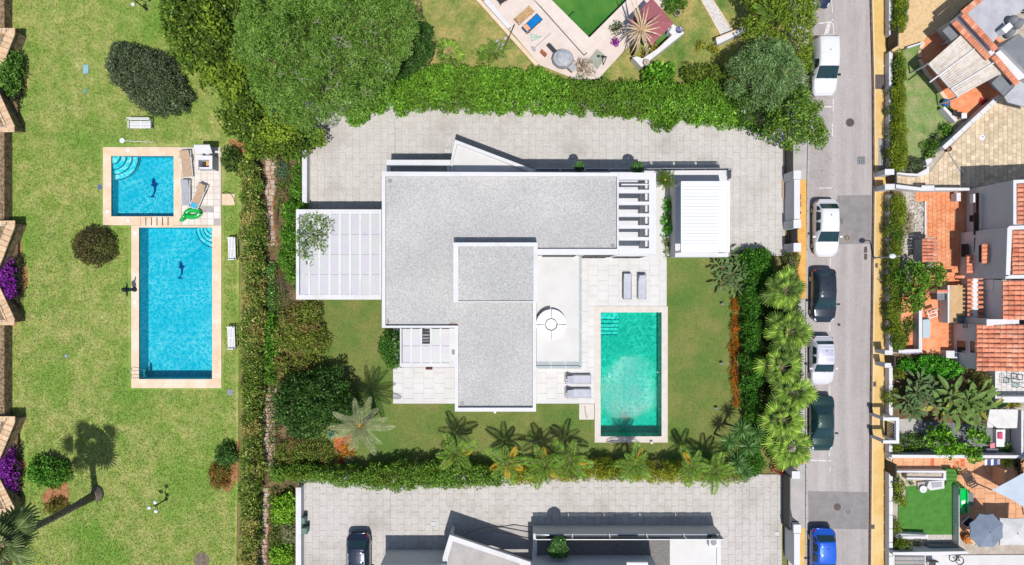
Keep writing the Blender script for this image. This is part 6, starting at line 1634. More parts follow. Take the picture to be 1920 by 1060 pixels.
    for sgn in (-1, 1):
        a = P(.742, 7.8 if sgn > 0 else 6.6, 1); e = P(.68, 7.2 if sgn > 0 else 6.9, -1 if sgn > 0 else 1)
        MB().bar(a + Vector((.02, 0, .03)), e + Vector((0, 0, .04)), .022, .012).build('wiper', M_black, t, local=True)
    MB().box(L * .5 - .06, L * .5 + .006, -.26, .26, .42, .52).build('number_plate', M_plast, t, local=True)
    return t
car('white small suv parked beside the upper gate posts', 'suv', W(1541, 429, -.05), 4.4, 1.86, paint('white_paint', S(246, 246, 250)))
car('black hatchback parked beside the topmost roadside palm', 'hatch', W(1537, 554, -.05), 4.15, 1.82, paint('blue_black_paint', (.022, .03, .045, 1), .3, .22))
car('small white and black car with a silver roof', 'hatch', W(1534, 674, -.05), 3.75, 1.76, paint('pearl_paint', S(236, 234, 246)), paint('silver_paint', S(206, 208, 226), .2, .35))
car('dark green saloon parked beside the lowest roadside palms', 'saloon', W(1534, 791, -.05), 4.25, 1.8, paint('bottle_green_paint', (.012, .04, .036, 1), .25, .22))
car('bright blue hatchback at the bottom edge of the road', 'suv', W(1535, 1036, -.05), 4.3, 1.86, paint('blue_paint', (.012, .10, .56, 1), .2, .25))
car('white van parked under the road trees', 'van', W(1538, 130, -.05), 4.4, 1.86, paint('white_van_paint', S(246, 247, 252)))
car('dark blue car cut by the top edge of the road', 'saloon', W(1530, -31, -.05), 4.3, 1.72, paint('navy_paint', (.015, .02, .06, 1), .2, .25))
car('dark blue-black suv parked on the bottom drive', 'suv', W(676, 1050, .0), 4.75, 1.84, paint('midnight_paint', (.014, .024, .05, 1), .3, .18), rails=True)
# ------------------------------------------------------------ street lamp
t = thing('street_lamp', 'grey street lamp on the ochre pavement beside the white car', 'street lamp', W(1637, 484, .07))
c = W(1637, 484, 0)
MB().lathe((c.x, c.y, .07), [(.12, 0), (.12, .1), (.06, .2), (.05, 3.4), (.04, 3.9)], 10).build('pole', M_grey, t, True)
MB().tube([(c.x, c.y, 3.85), (c.x - .12, c.y, 4.0), (c.x - .5, c.y, 4.06)], .035, 7).build('arm', M_grey, t)
MB().lathe((c.x - .62, c.y, 3.95), [(.1, 0), (.2, .03), (.18, .12), (.06, .2), (.01, .21)], 14, sx=1.3).build('lamp_head', M_plast, t, True)
# ------------------------------------------------------------ gate walls at the two drives
def gatewall(which, y0, y1, yp, label, wall):
    t = thing('gate_wall', label, 'wall', onz(W(1490, (wall[0] + wall[1]) / 2), 0), 'white gate walls on the left pavement')
    zz = 1.9
    MB().pb(1489, wall[0], 1500, wall[1], 0, zz).build('wall', M_white, t)
    for y in yp: MB().pb(1488, y - 8, 1502, y + 8, 0, zz + .12).build('pier', M_white, t)
    return t
gatewall('upper', 275, 330, (328, 420, 464), 'white wall with square piers beside the upper sliding gate', (337, 411))
gatewall('lower', 900, 980, (992,), 'white wall with a square pier beside the lower sliding gate', (1001, 1062))
def gate(label, x, y0, y1):
    t = thing('sliding_gate', label, 'gate', onz(W(x, (y0 + y1) / 2), 0)); A = W(x, y0, 0); B = W(x, y1, 0)
    n = 18
    for z in (.12, 1.62): MB().bar((A.x, A.y, z), (B.x, B.y, z), .06, .09).build('rail', M_dark, t)
    for i in range(n):
        p = A.lerp(B, (i + .5) / n); MB().bar((p.x, p.y, .165), (p.x, p.y, 1.575), .03, (A - B).length / n * .9, up=(0, 1, 0)).build('slat', M_dark, t)
    for p in (A, B): MB().box(p.x - .06, p.x + .06, p.y - .06, p.y + .06, 0, 1.75).build('post', M_dark, t)
gate('dark slatted sliding gate of the villa drive', 1471, 272, 334)
gate('dark slatted sliding gate of the bottom drive', 1466, 884, 980)
gate('small dark pedestrian gate between two white piers', 1479, 432, 456)
t = thing('gate_pier', 'lone white square pier beside the red-leaved shrub', 'pier', onz(W(1462, 895), 0)); MB().pb(1486, 885, 1499, 897, 0, 2.0).build('pier', M_white, t); MB().pb(1485, 884, 1500, 898, 2.003, 2.06).build('cap', M_white, t)
o = MB().pb(1467, 338, 1473, 372, 0, .1).build('gate_track', M_tan); tag(o, 'tan kerb strip behind the white gate wall', 'kerb')
t = thing('letter_box', 'brown letter box on the lower gate pier', 'letter box', onz(W(1494, 985, 1.2), .06)); MB().pb(1487, 979, 1497, 984, .06, 1.3).build('stand', M_iron, t); MB().pb(1486, 978, 1498, 985, 1.303, 1.45).build('lid', M_iron, t)
# ------------------------------------------------------------ right of the road: boundary wall, gates, hedges
M_lav = M_white
bw = [(-60, 66, 'at the top of the right pavement'), (97, 316, 'along the lawn with the long hedge'), (364, 657, 'along the terracotta terrace plot'), (686, 782, 'along the banana garden'), (834, 862, 'between two dark gates'), (888, 1120, 'along the artificial lawn')]
for y0, y1, l in bw:
    t = thing('boundary_wall', 'white street wall ' + l, 'wall', onz(W(1661, (y0 + y1) / 2), .0), 'white street walls on the right')
    MB().pb(1667.5, y0, 1673, y1, 0, .75).build('wall', M_white, t)
    cp = piece_mesh('coping_stone', .98, .3, .05, M_white, .008)
    A = W(1670.2, y0, .78); B = W(1670.2, y1, .78); row(t, 'coping_stone', A, B, max(1, int((B - A).length)), cp)
def pier(x0, y0, x1, y1, label, z=1.6):
    t = thing('gate_pier', label, 'pier', onz(W((x0 + x1) / 2, (y0 + y1) / 2), 0)); MB().pb(x0, y0, x1, y1, 0, z).build('pier', M_white, t); MB().pb(x0 - .8, y0 - .8, x1 + .8, y1 + .8, z + .003, z + .07).build('cap', M_white, t)
pier(1660, 318, 1676, 327, 'white pier above the gate of the tiled plaza'); pier(1660, 346, 1677, 355, 'white pier below the gate of the tiled plaza')
pier(1660, 658, 1673, 665, 'white pier above the gate of the banana garden'); pier(1660, 682, 1670, 689, 'white pier below the gate of the banana garden')
def barred(label, x, y0, y1, w=1.1, h=1.3):
    t = thing('iron_gate', label, 'gate', onz(W(x, (y0 + y1) / 2), 0)); A = W(x, y0, 0); B = W(x, y1, 0); n = 12
    for z in (.15, h): MB().bar((A.x, A.y, z), (B.x, B.y, z), .05, .06).build('rail', M_dark, t)
    for i in range(n + 1):
        p = A.lerp(B, i / n); MB().bar((p.x, p.y, .05), (p.x, p.y, h + .1), .06, .1).build('bar', M_dark, t)
barred('black gate of the sandy drive at the top right', 1662, 64, 98, h=1.6); barred('black barred gate of the tiled plaza', 1662, 327, 346); barred('black gate above the banana garden', 1660, 665, 683); barred('black gate beside the peach tiled path', 1660, 862, 886, h=1.5)
pfr = thing('gate_arch', 'white square gate frame between banana garden and grey path', 'gate frame', onz(W(1668, 808), 0))
for a in ((1656, 783, 1686, 789), (1656, 826, 1686, 832), (1680, 789, 1686, 826)): MB().pb(*a, 1.95, 2.2).build('beam', M_white, pfr)
for a in ((1657, 784, 1663, 788.5), (1657, 826.5, 1663, 831), (1681, 784, 1685, 788.5), (1681, 826.5, 1685, 831)): MB().pb(*a, 0, 1.95, 2.1).build('post', M_white, pfr)
barred('dark olive gate inside the white gate frame', 1660, 790, 825, h=1.2)
ground_sheet('paving', [(1655, -200), (2100, -200), (2100, 1300), (1655, 1300)], -.06, mat('pale_ground', S(206, 194, 180), S(188, 174, 158), 1.5, rough=.9, fine=.08, fsc=8))
L_rh = leafmat('clipped_hedge_leaves', (88, 106, 20), (126, 144, 32), (160, 170, 70), patch=(80, 108, 30), psc=.4)
hz = 1.75
ground_sheet('planting_bed', rect(1664, -80, 1694, 62), -.03, M_earth); ground_sheet('planting_bed', rect(1664, 98, 1692, 318), -.03, M_earth); ground_sheet('planting_bed', rect(1664, 358, 1690, 657), .02, M_earth)
bush('hedge', 'clipped green hedge at the top right beside the sandy drive', 'hedge', [(1682, -60), (1706, -60), (1708, 20), (1706, 45), (1698, 60), (1684, 60), (1682, 30)], hz, L_rh, r=.24, leaf=(.15, .07), per=240, edge=.4, dome=.2, zr=hz, bumps=.15, clump=0, space=.7)
bush('hedge', 'long clipped hedge between street wall and the upper right lawn', 'hedge', [(1684, 92), (1698, 88), (1704, 110), (1702, 200), (1706, 290), (1704, 318), (1690, 322), (1677, 318), (1676, 270), (1681, 200), (1683, 140)], hz, L_rh, r=.24, leaf=(.15, .07), per=240, edge=.4, dome=.2, zr=hz, bumps=.15, clump=0, space=.7)
bush('round_shrub', 'grey-green clipped mound at the foot of the long right hedge', 'shrub', ell(1718, 308, 21, 17, 14, 0, .06), 1.2, L_dk, r=.22, leaf=(.13, .06), per=220)
bush('hedge', 'wavy hedge beside the pale gravel bed', 'hedge', [(1680, 366), (1695, 362), (1708, 385), (1705, 420), (1694, 470), (1690, 520), (1697, 560), (1694, 600), (1700, 640), (1702, 658), (1677, 658), (1675, 600), (1673, 520), (1674, 450), (1677, 400)], hz, L_rh, r=.26, leaf=(.16, .07), per=210, edge=.45, dome=.2, zr=hz, bumps=.2, clump=0, space=.7)
for cx, cy, rx, ry, l in ((1684, 702, 13, 13, 'upper of three clipped balls by the banana garden wall'), (1677, 746, 12, 20, 'middle of three clipped balls by the banana garden wall'), (1716, 772, 20, 11, 'flat-topped clipped shrub at the lower edge of the banana garden'), (1684, 843, 12, 12, 'clipped ball below the white gate frame'), (1689, 908, 12, 18, 'upper of two dark clipped balls beside the artificial lawn'), (1691, 938, 14, 15, 'lower of two dark clipped balls beside the artificial lawn'), (1688, 992, 12, 15, 'olive clipped ball near the lower white bench wall'), (1690, 1025, 13, 13, 'olive clipped ball in the lowest right bed'), (1706, 1026, 10, 9, 'small bright shrub beside the lowest clipped ball')):
    bush('clipped_shrub', l, 'shrub', ell(cx, cy, rx, ry, 14, 0, .05), 1.5, L_rh, r=.24, leaf=(.14, .07), per=220, edge=.4, dome=.4)

# ------------------------------------------------------------ top right plot
ground_sheet('driveway', [(1668, 62), (1686, 60), (1700, 55), (1706, 0), (1706, -160), (1830, -160), (1835, 0), (1765, 62), (1742, 66), (1732, 80), (1702, 90), (1684, 97), (1668, 97)], -.045, M_sand)
ground_sheet('lawn', [(1690, 92), (1727, 84), (1724, 108), (1731, 132), (1748, 155), (1776, 193), (1797, 230), (1752, 290), (1722, 318), (1676, 318)], -.045, mat('right_grass', S(136, 160, 92), S(170, 170, 120), 1.0, .45, .66, S(92, 140, 60), .4, .52, .68, rough=.95, bump=.5, bsc=16, bd=.04, fine=.2, fsc=8))
ground_sheet('terrace', [(1733, 78), (1742, 66), (1765, 60), (1800, 30), (1960, 120), (1880, 180), (1800, 228), (1776, 193), (1748, 152), (1733, 130), (1728, 106)], .0, M_terra)
ground_sheet('planting_bed', [(1835, -10), (1846, 0), (1768, 66), (1758, 60)], -.035, M_earth)
bush('ground_cover', 'dark low plants along the top right house wall', 'plants', [(1800, 22), (1822, 0), (1830, 4), (1806, 32), (1790, 40)], .5, L_vdk, r=.2, leaf=(.2, .07), per=100)
t = thing('curved_edging', 'curved beige stone edging between right lawn and terrace', 'edging', onz(W(1732, 135), -.04)); eg2 = piece_mesh('edging_stone', .52, .32, .12, M_cop, .015)
pts = [(1732, 78), (1725, 94), (1724, 110), (1729, 124), (1738, 138), (1750, 152), (1762, 170), (1774, 186)]
for a, b in zip(pts, pts[1:]): row(t, 'edging_stone', W(*a, .03), W(*b, .03), 2 if a[1] > 120 else 1, eg2)
for pl_ in ([(1701, 88), (1732, 78), (1733, 80.5), (1702, 91)],):
    o = MB().prism(P2(pl_, .4), 0, .4).build('low_wall', M_white); tag(o, 'short white wall between sandy drive and right lawn', 'wall')
hA = thing('house', 'grey flat-roofed house with clay-tiled edges at the top right', 'house', onz(W(1850, 50), 0))
def rprism(t, pts, z0, z1, nm, m): return MB().prism(P2(pts, z1), z0, z1).build(nm, m, t)
M_groof = mat('grey_membrane', S(202, 202, 208), S(186, 186, 194), 1.2, rough=.9, fine=.04)
M_groof2 = mat('grey_roof_felt', S(142, 146, 150), S(130, 134, 140), 1.4, rough=.9, fine=.04)
RF = [(1811, 28), (1843, 0), (1905, -52), (1935, 6), (1901, 30), (1885, 48), (1862, 80)]
rprism(hA, RF, 0, 3.2, 'wall', M_white)
MB().sheet(P2(RF, 3.2), 3.204).build('roof', M_groof, hA)
tm_ = barrel_mesh(.44, .26, M_clay)
def hoods(par, a, b, n, z, flip=math.pi / 2, me=None): row(par, 'roof_tile', W(*a, z), W(*b, z), n, me or tm_, .015, flip)
hoods(hA, (1805, 27), (1866, 94), 17, 3.24); hoods(hA, (1805, 25), (1850, -12), 12, 3.24)
rprism(hA, [(1794, 33), (1800, 29), (1866, 98), (1859, 105)], 0, 2.75, 'wall', M_white)
hoods(hA, (1788, 42), (1853, 110), 19, 2.72); hoods(hA, (1862, 106), (1906, 158), 14, 2.72)
rprism(hA, [(1866, 100), (1878, 92), (1930, 142), (1908, 152)], 0, 2.6, 'wall', M_white)
rprism(hA, [(1767, 58), (1783, 45), (1800, 65), (1784, 77)], 2.2, 2.32, 'awning', M_groof2)
rprism(hA, [(1859, 156), (1876, 139), (1904, 158), (1883, 181)], 2.2, 2.32, 'awning', M_groof2)
rprism(hA, [(1878, 87), (1910, 63), (1960, 108), (1960, 165), (1935, 145)], 0, 3.0, 'wall', M_white)
MB().sheet(P2([(1878, 87), (1910, 63), (1960, 108), (1960, 165), (1935, 145)], 3.0), 3.004).build('roof', M_groof2, hA)
rprism(hA, [(1883, 182), (1912, 152), (1960, 180), (1960, 210), (1890, 192)], 2.3, 2.42, 'awning', M_groof)
b = MB()
for i in range(5): b.pb(1892 + i * 6, 2 + i * 5, 1922 + i * 4, 5 + i * 5, 3.0, 3.1)
b.build('skylight', M_glass, hA)
t = thing('roof_barbecue', 'grey and white equipment under covers on the top right roof', 'equipment', onz(W(1895, 48, 3.2), 3.2))
rprism(t, [(1878, 55), (1893, 42), (1900, 50), (1886, 63)], 3.2, 3.9, 'cabinet', M_plast)
for x, y, r in ((1898, 38, .34), (1908, 44, .38), (1893, 62, .3)):
    c = W(x, y, 3.6); MB().lathe((c.x, c.y, 3.2), [(r, 0), (r * 1.05, .4), (r * .7, .75), (.01, .85)], 12).build('cover', M_groof2, t, True)
# slatted beige pergola
pA = thing('slatted_pergola', 'beige slatted pergola roof beside the grey-roofed house', 'pergola', onz(W(1810, 120), 0))
q0, q1, q2, q3 = [W(*p, 2.55) for p in ((1806, 62), (1877, 138), (1797, 181), (1742, 119))]
M_slat = mat('beige_slats', S(232, 222, 210), S(214, 200, 184), 3, .45, .65, rough=.85, objv=.06)
n = 20
for i in range(n):
    a = q0.lerp(q1, (i + .5) / n); e = q3.lerp(q2, (i + .5) / n)
    MB().bar(a, e, (q1 - q0).length / n * .93, .03).build('slat', M_slat, pA)
for u in (.35, .76):
    a = q0.lerp(q1, u); e = q3.lerp(q2, u); d = (e - a) * .04
    MB().bar(a + Vector((0, 0, .08)) - (e - a) * .02, e + Vector((0, 0, .08)) + (e - a) * (.28 if u in (.35,) else .03), .09, .1).build('beam', M_white, pA)
MB().bar(q3 + Vector((0, 0, -.06)), q2 + Vector((0, 0, -.06)), .12, .12).build('beam', M_white, pA)
for p in (q0, q1, q2, q3): MB().bar((p.x, p.y, 0), (p.x, p.y, 2.45), .1, .1).build('post', M_white, pA)
t = thing('garden_wall', 'long white diagonal wall between terrace and tiled plaza', 'wall', onz(W(1820, 230), 0)); rprism(t, [(1872, 178), (1877, 182), (1772, 281), (1766, 275)], -.05, 1.0, 'wall', M_white)
cp = piece_mesh('coping_stone', .95, .34, .05, M_white, .008); row(t, 'coping_stone', W(1874, 181, 1.03), W(1769, 278, 1.03), 6, cp)
o = rprism(None, [(1768, 203), (1772, 200), (1796, 225), (1791, 229)], 0, .7, 'low_wall', M_white); tag(o, 'short white wall by the blue pot at the terrace corner', 'wall')
c = W(1769, 195); t = thing('flower_pot', 'bright blue round pot at the corner of the terrace', 'pot', onz(c, 0)); MB().lathe((c.x, c.y, 0), [(.2, 0), (.3, .4), (.26, .45), (.01, .4)], 14).build('body', mat('cobalt_glaze', S(30, 110, 190), rough=.3), t); MB().lathe((c.x, c.y, .42), [(.24, 0), (.01, .03)], 12).build('soil', M_soil, t)
for x, y, l in ((1786, 203, 'small green potted plant on the terracotta corner'), (1853, 188, 'red and green flowering pot by the white diagonal wall')):
    bush('potted_plant', l, 'potted plant', ell(x, y, 5, 5, 10, 0, .1), .8, L_lush if x < 1800 else leafmat('red_flower_mix', (180, 30, 60), (210, 60, 90), (60, 110, 40)), r=.18, leaf=(.16, .07), per=200, parts=('foliage', 'pot'))
t = thing('patio_set', 'dark chairs and a pale stool on the terracotta corner terrace', 'chairs', onz(W(1797, 214), 0))
b = MB(); b.pb(1790, 206, 1795, 216, .4, .46); b.build('seat', M_dark, t); b = MB(); b.pb(1796, 210, 1803, 219, .4, .46); b.build('seat', M_black, t)
MB().pb(1803, 212, 1813, 222, 0, .45).build('stool', M_plast, t)
b = MB(); b.pb(1788, 207, 1790, 216, .4, .9); b.build('backrest', M_dark, t)
for x, y in ((1791, 207), (1794, 215), (1797, 211), (1802, 218)): MB().pb(x - .5, y - .5, x + .5, y + .5, 0, .4).build('leg', M_dark, t)
bush('bush', 'leafy green bush against the white diagonal wall', 'bush', ell(1782, 240, 17, 15, 14, -.6, .12), 1.1, L_lush, r=.26, leaf=(.24, .1), per=120)
bush('bush', 'dark bush at the lower end of the white diagonal wall', 'bush', ell(1757, 277, 17, 20, 14, .6, .14), 1.5, L_leafy, r=.28, leaf=(.24, .08), per=120)
bush('bush', 'small dark bush beside the right lawn', 'bush', ell(1759, 257, 10, 8, 12, 0, .14), .8, L_vdk, r=.2, leaf=(.2, .07), per=130)
# tiled plaza
PL = [(1873, 184), (2010, 70), (2010, 352), (1740, 352), (1682, 348), (1682, 326), (1742, 324), (1776, 282)]
pz = ground_sheet('plaza', PL, -.035, mat('plaza_joint', S(210, 184, 150), rough=.95))
M_pt = mat('plaza_tile', S(236, 216, 186), S(214, 190, 158), 2.0, .4, .7, rough=.85, objv=.17, fine=.07, fsc=8)
slabs(pz, PL, (.36, .36), 0, M_pt, -.0, .012, .04)
c = W(1841, 258); t = thing('round_hatch', 'small round white hatch in the tiled plaza', 'hatch', onz(c, 0)); MB().lathe((c.x, c.y, 0), [(.23, .0), (.23, .03), (.2, .04), (.01, .04)], 20).build('lid', M_plast, t); MB().bar((c.x - .03, c.y + .02, .05), (c.x + .1, c.y + .05, .05), .05, .03).build('handle', M_dark, t)
c = W(1774, 281); t = thing('bollard_pot', 'round dark pot at the lower tip of the white diagonal wall', 'pot', onz(c, 0)); MB().lathe((c.x, c.y, 0), [(.18, 0), (.22, .4), (.18, .4), (.16, .3), (.01, .3)], 16).build('body', M_dark, t); MB().lathe((c.x, c.y, .3), [(.15, 0), (.01, .02)], 12).build('soil', M_soil, t)
o = MB().bar(W(1778, 286, .003), W(1806, 330, .003), .1, .012).build('drain_channel', M_grey); tag(o, 'thin grey drain line across the tiled plaza', 'drain')
t = thing('garden_wall', 'white curved low wall closing the right lawn below the mound', 'wall', onz(W(1710, 325), 0)); rprism(t, [(1676, 322), (1700, 325), (1720, 326), (1738, 316), (1738, 312), (1742, 312), (1742, 326), (1725, 331), (1700, 329), (1676, 326)], -.05, .7, 'wall', M_white); rprism(t, [(1735, 300), (1746, 296), (1748, 303), (1738, 310)], -.05, .8, 'pier', M_white)
# ------------------------------------------------------------ terracotta plot
t = thing('garden_wall', 'white wall between tiled plaza and terracotta terrace', 'wall', onz(W(1750, 352), 0)); rprism(t, [(1680, 346), (1728, 352), (1728, 348), (1752, 348), (1752, 352), (1818, 353), (1818, 357), (1727, 358), (1680, 353)], -.05, 1.1, 'wall', M_white)
cp3 = piece_mesh('coping_stone', .9, .22, .05, M_white, .008); row(t, 'coping_stone', W(1753, 354.6, 1.13), W(1817, 355, 1.13), 3, cp3)
gv = MB(); pg_ = P2([(1690, 356), (1716, 358), (1716, 380), (1736, 380), (1737, 440), (1734, 500), (1688, 500), (1696, 450), (1706, 390)], 0); xs_a = np.array(pg_); 
for i in range(900):
    p = RNG.uniform(xs_a.min(0), xs_a.max(0))
    if np_inside(np.array([p]), pg_)[0]:
        r = random.uniform(.05, .13); gv.lathe((p[0], p[1], -.04), [(r, .02), (r * .8, r * .6), (.01, r * .8)], 5, sx=random.uniform(.7, 1.3))
o = gv.build('gravel', M_pebble); tag(o, kind='stuff')
ground_sheet('gravel_bed', [(1690, 356), (1716, 358), (1716, 380), (1736, 380), (1737, 440), (1734, 500), (1688, 500), (1696, 450), (1706, 390)], -.04, mat('pale_gravel', S(206, 196, 178), S(150, 140, 118), 5, .45, .6, rough=1, bump=1, bsc=20))
bush('dry_plants', 'dry straggly plants in the pale gravel bed', 'plants', [(1702, 395), (1714, 400), (1716, 440), (1702, 448), (1698, 425)], .5, leafmat('dry_bed', (130, 120, 84), (170, 160, 120)), r=.16, leaf=(.2, .03), per=140)
TT = [(1716, 358), (1800, 358), (1800, 435), (1793, 436), (1795, 505), (1757, 505), (1757, 446), (1736, 444), (1736, 378), (1716, 378)]
tt = ground_sheet('terrace', TT, .0, mat('terra_joint', S(190, 112, 74), rough=.95)); slabs(tt, TT, (.34, .34), 0, M_terra, .035, .01, .03)
ground_sheet('terrace', [(1793, 358), (1830, 358), (1830, 700), (1690, 700), (1690, 560), (1725, 505), (1793, 505)], .012, M_terra)
o = MB().pb(1734, 378, 1737, 444, 0, .18).build('low_wall', M_white); tag(o, 'thin white kerb between gravel bed and terracotta terrace', 'kerb')
t = thing('lean_to', 'small clay-tiled lean-to roof at the edge of the terracotta terrace', 'shed', onz(W(1744, 470), 0)); b = W(1731, 447, 1.9); rprism(t, [(1733, 449), (1756, 449), (1756, 490), (1733, 490)], 0, 1.5, 'wall', M_white)
a0 = W(1757, 447, 1.95); e0 = W(1757, 492, 1.95); wv = abs(e0.y - a0.y) / 7
tile_roof(t, (a0.x, a0.y, 1.95), (0, -1), (-1, 0), 7, 3, .22, .34, wv, M_clay)
t = thing('wall_box', 'small white box on the terracotta terrace by the lavender wall', 'box', onz(W(1797, 375), 0)); rprism(t, [(1794, 362), (1801, 362), (1801, 377), (1794, 377)], 0, .8, 'body', M_white); rprism(t, [(1793.5, 361.5), (1801.5, 361.5), (1801.5, 377.5), (1793.5, 377.5)], .803, .85, 'lid', M_white)
# two-storey house with clay roofs
hB = thing('house', 'tall white house with clay tiled roofs seen down its shaded wall', 'house', onz(W(1870, 440), 0))
zB = 5.5
F1 = [(1900, 338), (2060, 330), (2060, 427), (1900, 427)]; F2 = [(1889, 427), (2060, 427), (2060, 522), (1885, 522)]
rprism(hB, F1, 0, zB - .25, 'wall', M_white); rprism(hB, F2, 0, zB - .26, 'wall', M_white)
for pts in ([(1900, 338), (1960, 335), (1960, 342), (1906, 344), (1906, 421), (1900, 421)], [(1893, 424), (1960, 421), (1960, 429), (1898, 431), (1894, 516), (1886, 519), (1889, 428)], [(1886, 516), (1960, 515), (1960, 522), (1885, 523)]):
    rprism(hB, pts, zB - .25, zB, 'parapet', M_white)
a0 = W(1906, 344, zB - .1); wv = (W(0, 344, zB).y - W(0, 421, zB).y) / 9
tile_roof(hB, (a0.x + 3 * .42, a0.y, zB + .05), (0, -1), (-1, 0), 9, 3, .12, .42, wv, M_clay)
a0 = W(1898, 431, zB - .1); wv = (W(0, 431, zB).y - W(0, 515, zB).y) / 10
tile_roof(hB, (a0.x + 4 * .42, a0.y, zB + .05), (0, -1), (-1, 0), 10, 4, .12, .42, wv, M_clay)
xw = W(1900, 0, zB).x
def wallpt(y, z): return Vector((xw, W(0, y, z).y, z))
# west wall details: canopies, shutters with tiled hood
def canopy(y0, y1, z, dpt, m, nm='canopy'):
    A = wallpt(y0, z); B = wallpt(y1, z); MB().prism([(xw - dpt, A.y), (xw + .02, A.y), (xw + .02, B.y), (xw - dpt, B.y)], z - .08, z).build(nm, m, hB)
xw2 = W(1887, 0, zB).x
canopy(362, 441, 1.75, .35, M_dark); 
MB().prism([(xw - .5, wallpt(364, 1.8).y), (xw - .36, wallpt(364, 1.8).y), (xw - .36, wallpt(380, 1.8).y), (xw - .5, wallpt(380, 1.8).y)], 1.5, 1.9).build('outdoor_unit', M_plast, hB)
xx = xw2 - .02
def bars(y0, y1, z0, z1, x, nm='shutter'):
    q = MB(); n = 7
    for i in range(n):
        z = z0 + (z1 - z0) * i / (n - 1); q.bar((x - .03, W(0, y0, z).y, z), (x - .03, W(0, y1, z).y, z), .05, .05)
    q.build(nm, M_dark, hB)
def pane(y0, y1, z0, z1, x): 
    ya, yb = W(0, y0, z0).y, W(0, y1, z0).y
    MB().box(x - .012, x - .002, yb, ya, z0, z1).build('window', M_glass, hB)
pane(460, 492, 2.7, 3.3, xx - .0); bars(460, 492, 2.65, 3.35, xx)
hm = barrel_mesh(.5, .33, M_clay)
A = Vector((xx - .2, W(0, 457, 3.5).y, 3.5)); B = Vector((xx - .2, W(0, 494, 3.5).y, 3.5)); row(hB, 'roof_tile', A, B, 5, hm, .015, math.pi / 2)
pane(458, 482, .6, 1.3, xx); bars(458, 482, .55, 1.35, xx); pane(404, 416, .8, 1.3, xw); bars(404, 416, .75, 1.35, xw)
canopy(446, 476, 1.75, .3, M_dark)
A = Vector((xx - .18, W(0, 478, 1.7).y, 1.7)); B = Vector((xx - .18, W(0, 512, 1.7).y, 1.7)); row(hB, 'roof_tile', A, B, 5, hm, .015, math.pi / 2)
# middle link: walls with tile copings, ochre strip, upper clay roof
hC = thing('house', 'low clay-roofed wing with an ochre yard strip and tiled wall tops', 'house', onz(W(1860, 560), 0))
zl = 1.4
rprism(hC, [(1822, 522), (1834, 522), (1834, 604), (1822, 604)], 0, zl, 'wall', M_white)
hoods(hC, (1818, 521), (1818, 594), 9, zl - .05, math.pi / 2); hoods(hC, (1837, 517), (1837, 598), 9, zl - .05, -math.pi / 2)
rprism(hC, [(1781, 535), (1810, 535), (1810, 592), (1795, 592), (1795, 605), (1781, 605)], 0, .9, 'terrace', mat('beige_deck', S(222, 186, 140), S(208, 170, 124), 2, rough=.9, fine=.05)); rprism(hC, [(1777, 535), (1780.6, 535), (1780.6, 606), (1777, 606)], 0, 1.15, 'wall', M_white)
rprism(hC, [(1795, 592), (1812, 592), (1812, 606), (1795, 606)], 0, .7, 'step', M_groof2)
rprism(hC, [(1838, 525), (1862, 525), (1862, 604), (1838, 604)], 0, .5, 'yard', mat('ochre_floor', S(240, 170, 80), S(226, 150, 66), 2, rough=.9))
rprism(hC, [(1862, 524), (1878, 524), (1878, 545), (1862, 545)], 0, 2.2, 'wall', M_white); rprism(hC, [(1860, 579), (1878, 579), (1878, 597), (1860, 597)], 0, 2.0, 'wall', M_white)
b = MB()
for i in range(7): b.pb(1859, 547 + i * 4.6, 1877, 550 + i * 4.6, .9, .95)
b.build('grating', M_dark, hC)
rprism(hC, [(1879, 525), (2060, 524), (2060, 600), (1879, 600)], 0, 3.1, 'wall', M_white)
a0 = W(1879, 526, 3.15); wv = (W(0, 526, 3.2).y - W(0, 600, 3.2).y) / 8
tile_roof(hC, (a0.x + 5 * .4, a0.y, 3.45), (0, -1), (-1, 0), 8, 5, .15, .4, wv, M_clay)
rprism(hC, [(1850, 599), (1911, 599), (1911, 612), (1850, 612)], 0, 3.25, 'parapet', M_white)
hoods(hC, (1793, 519), (1804, 519), 3, 1.4, 0); hoods(hC, (1759, 546), (1774, 546), 3, 1.2, 0)
b = MB(); b.pb(1758, 543, 1776, 550, 0, 1.1); b.build('wall', M_white, hC)
# lower house
hD = thing('house', 'white house under a broad clay tiled roof, lower right', 'house', onz(W(1880, 650), 0))
zD = 3.0
rprism(hD, [(1832, 610), (2060, 610), (2060, 693), (1832, 693)], 0, zD - .12, 'wall', M_white)
a0 = W(1830, 608, zD); wv = (W(0, 608, zD).y - W(0, 696, zD).y) / 10
tile_roof(hD, (a0.x + 11 * .4, a0.y, zD + .62), (0, -1), (-1, 0), 10, 11, .14, .4, wv, M_clay)
xd = W(1832, 0, zD - .12).x
for y0, y1, z0, z1 in ((637, 661, .5, 1.7), (638, 662, 2.1, 2.75)):
    ya, yb = W(0, y0, z0).y, W(0, y1, z0).y
    MB().box(xd - .03, xd - .002, yb, ya, z0, z1).build('window', M_glass, hD); f = MB()
    for s in (ya, yb): f.bar((xd - .03, s, z0), (xd - .03, s, z1), .06, .06)
    for z in (z0, z1): f.bar((xd - .03, ya, z), (xd - .03, yb, z), .06, .06)
    f.build('window_frame', M_plast, hD)
rprism(hD, [(1774, 658), (1795, 658), (1795, 672), (1774, 672)], 0, .7, 'low_wall', M_white)
c = W(1804, 610, .9); MB().box(xd - .5, xd - .2, c.y - .15, c.y + .15, 2.0, 2.1).build('lamp', M_dark, hD)
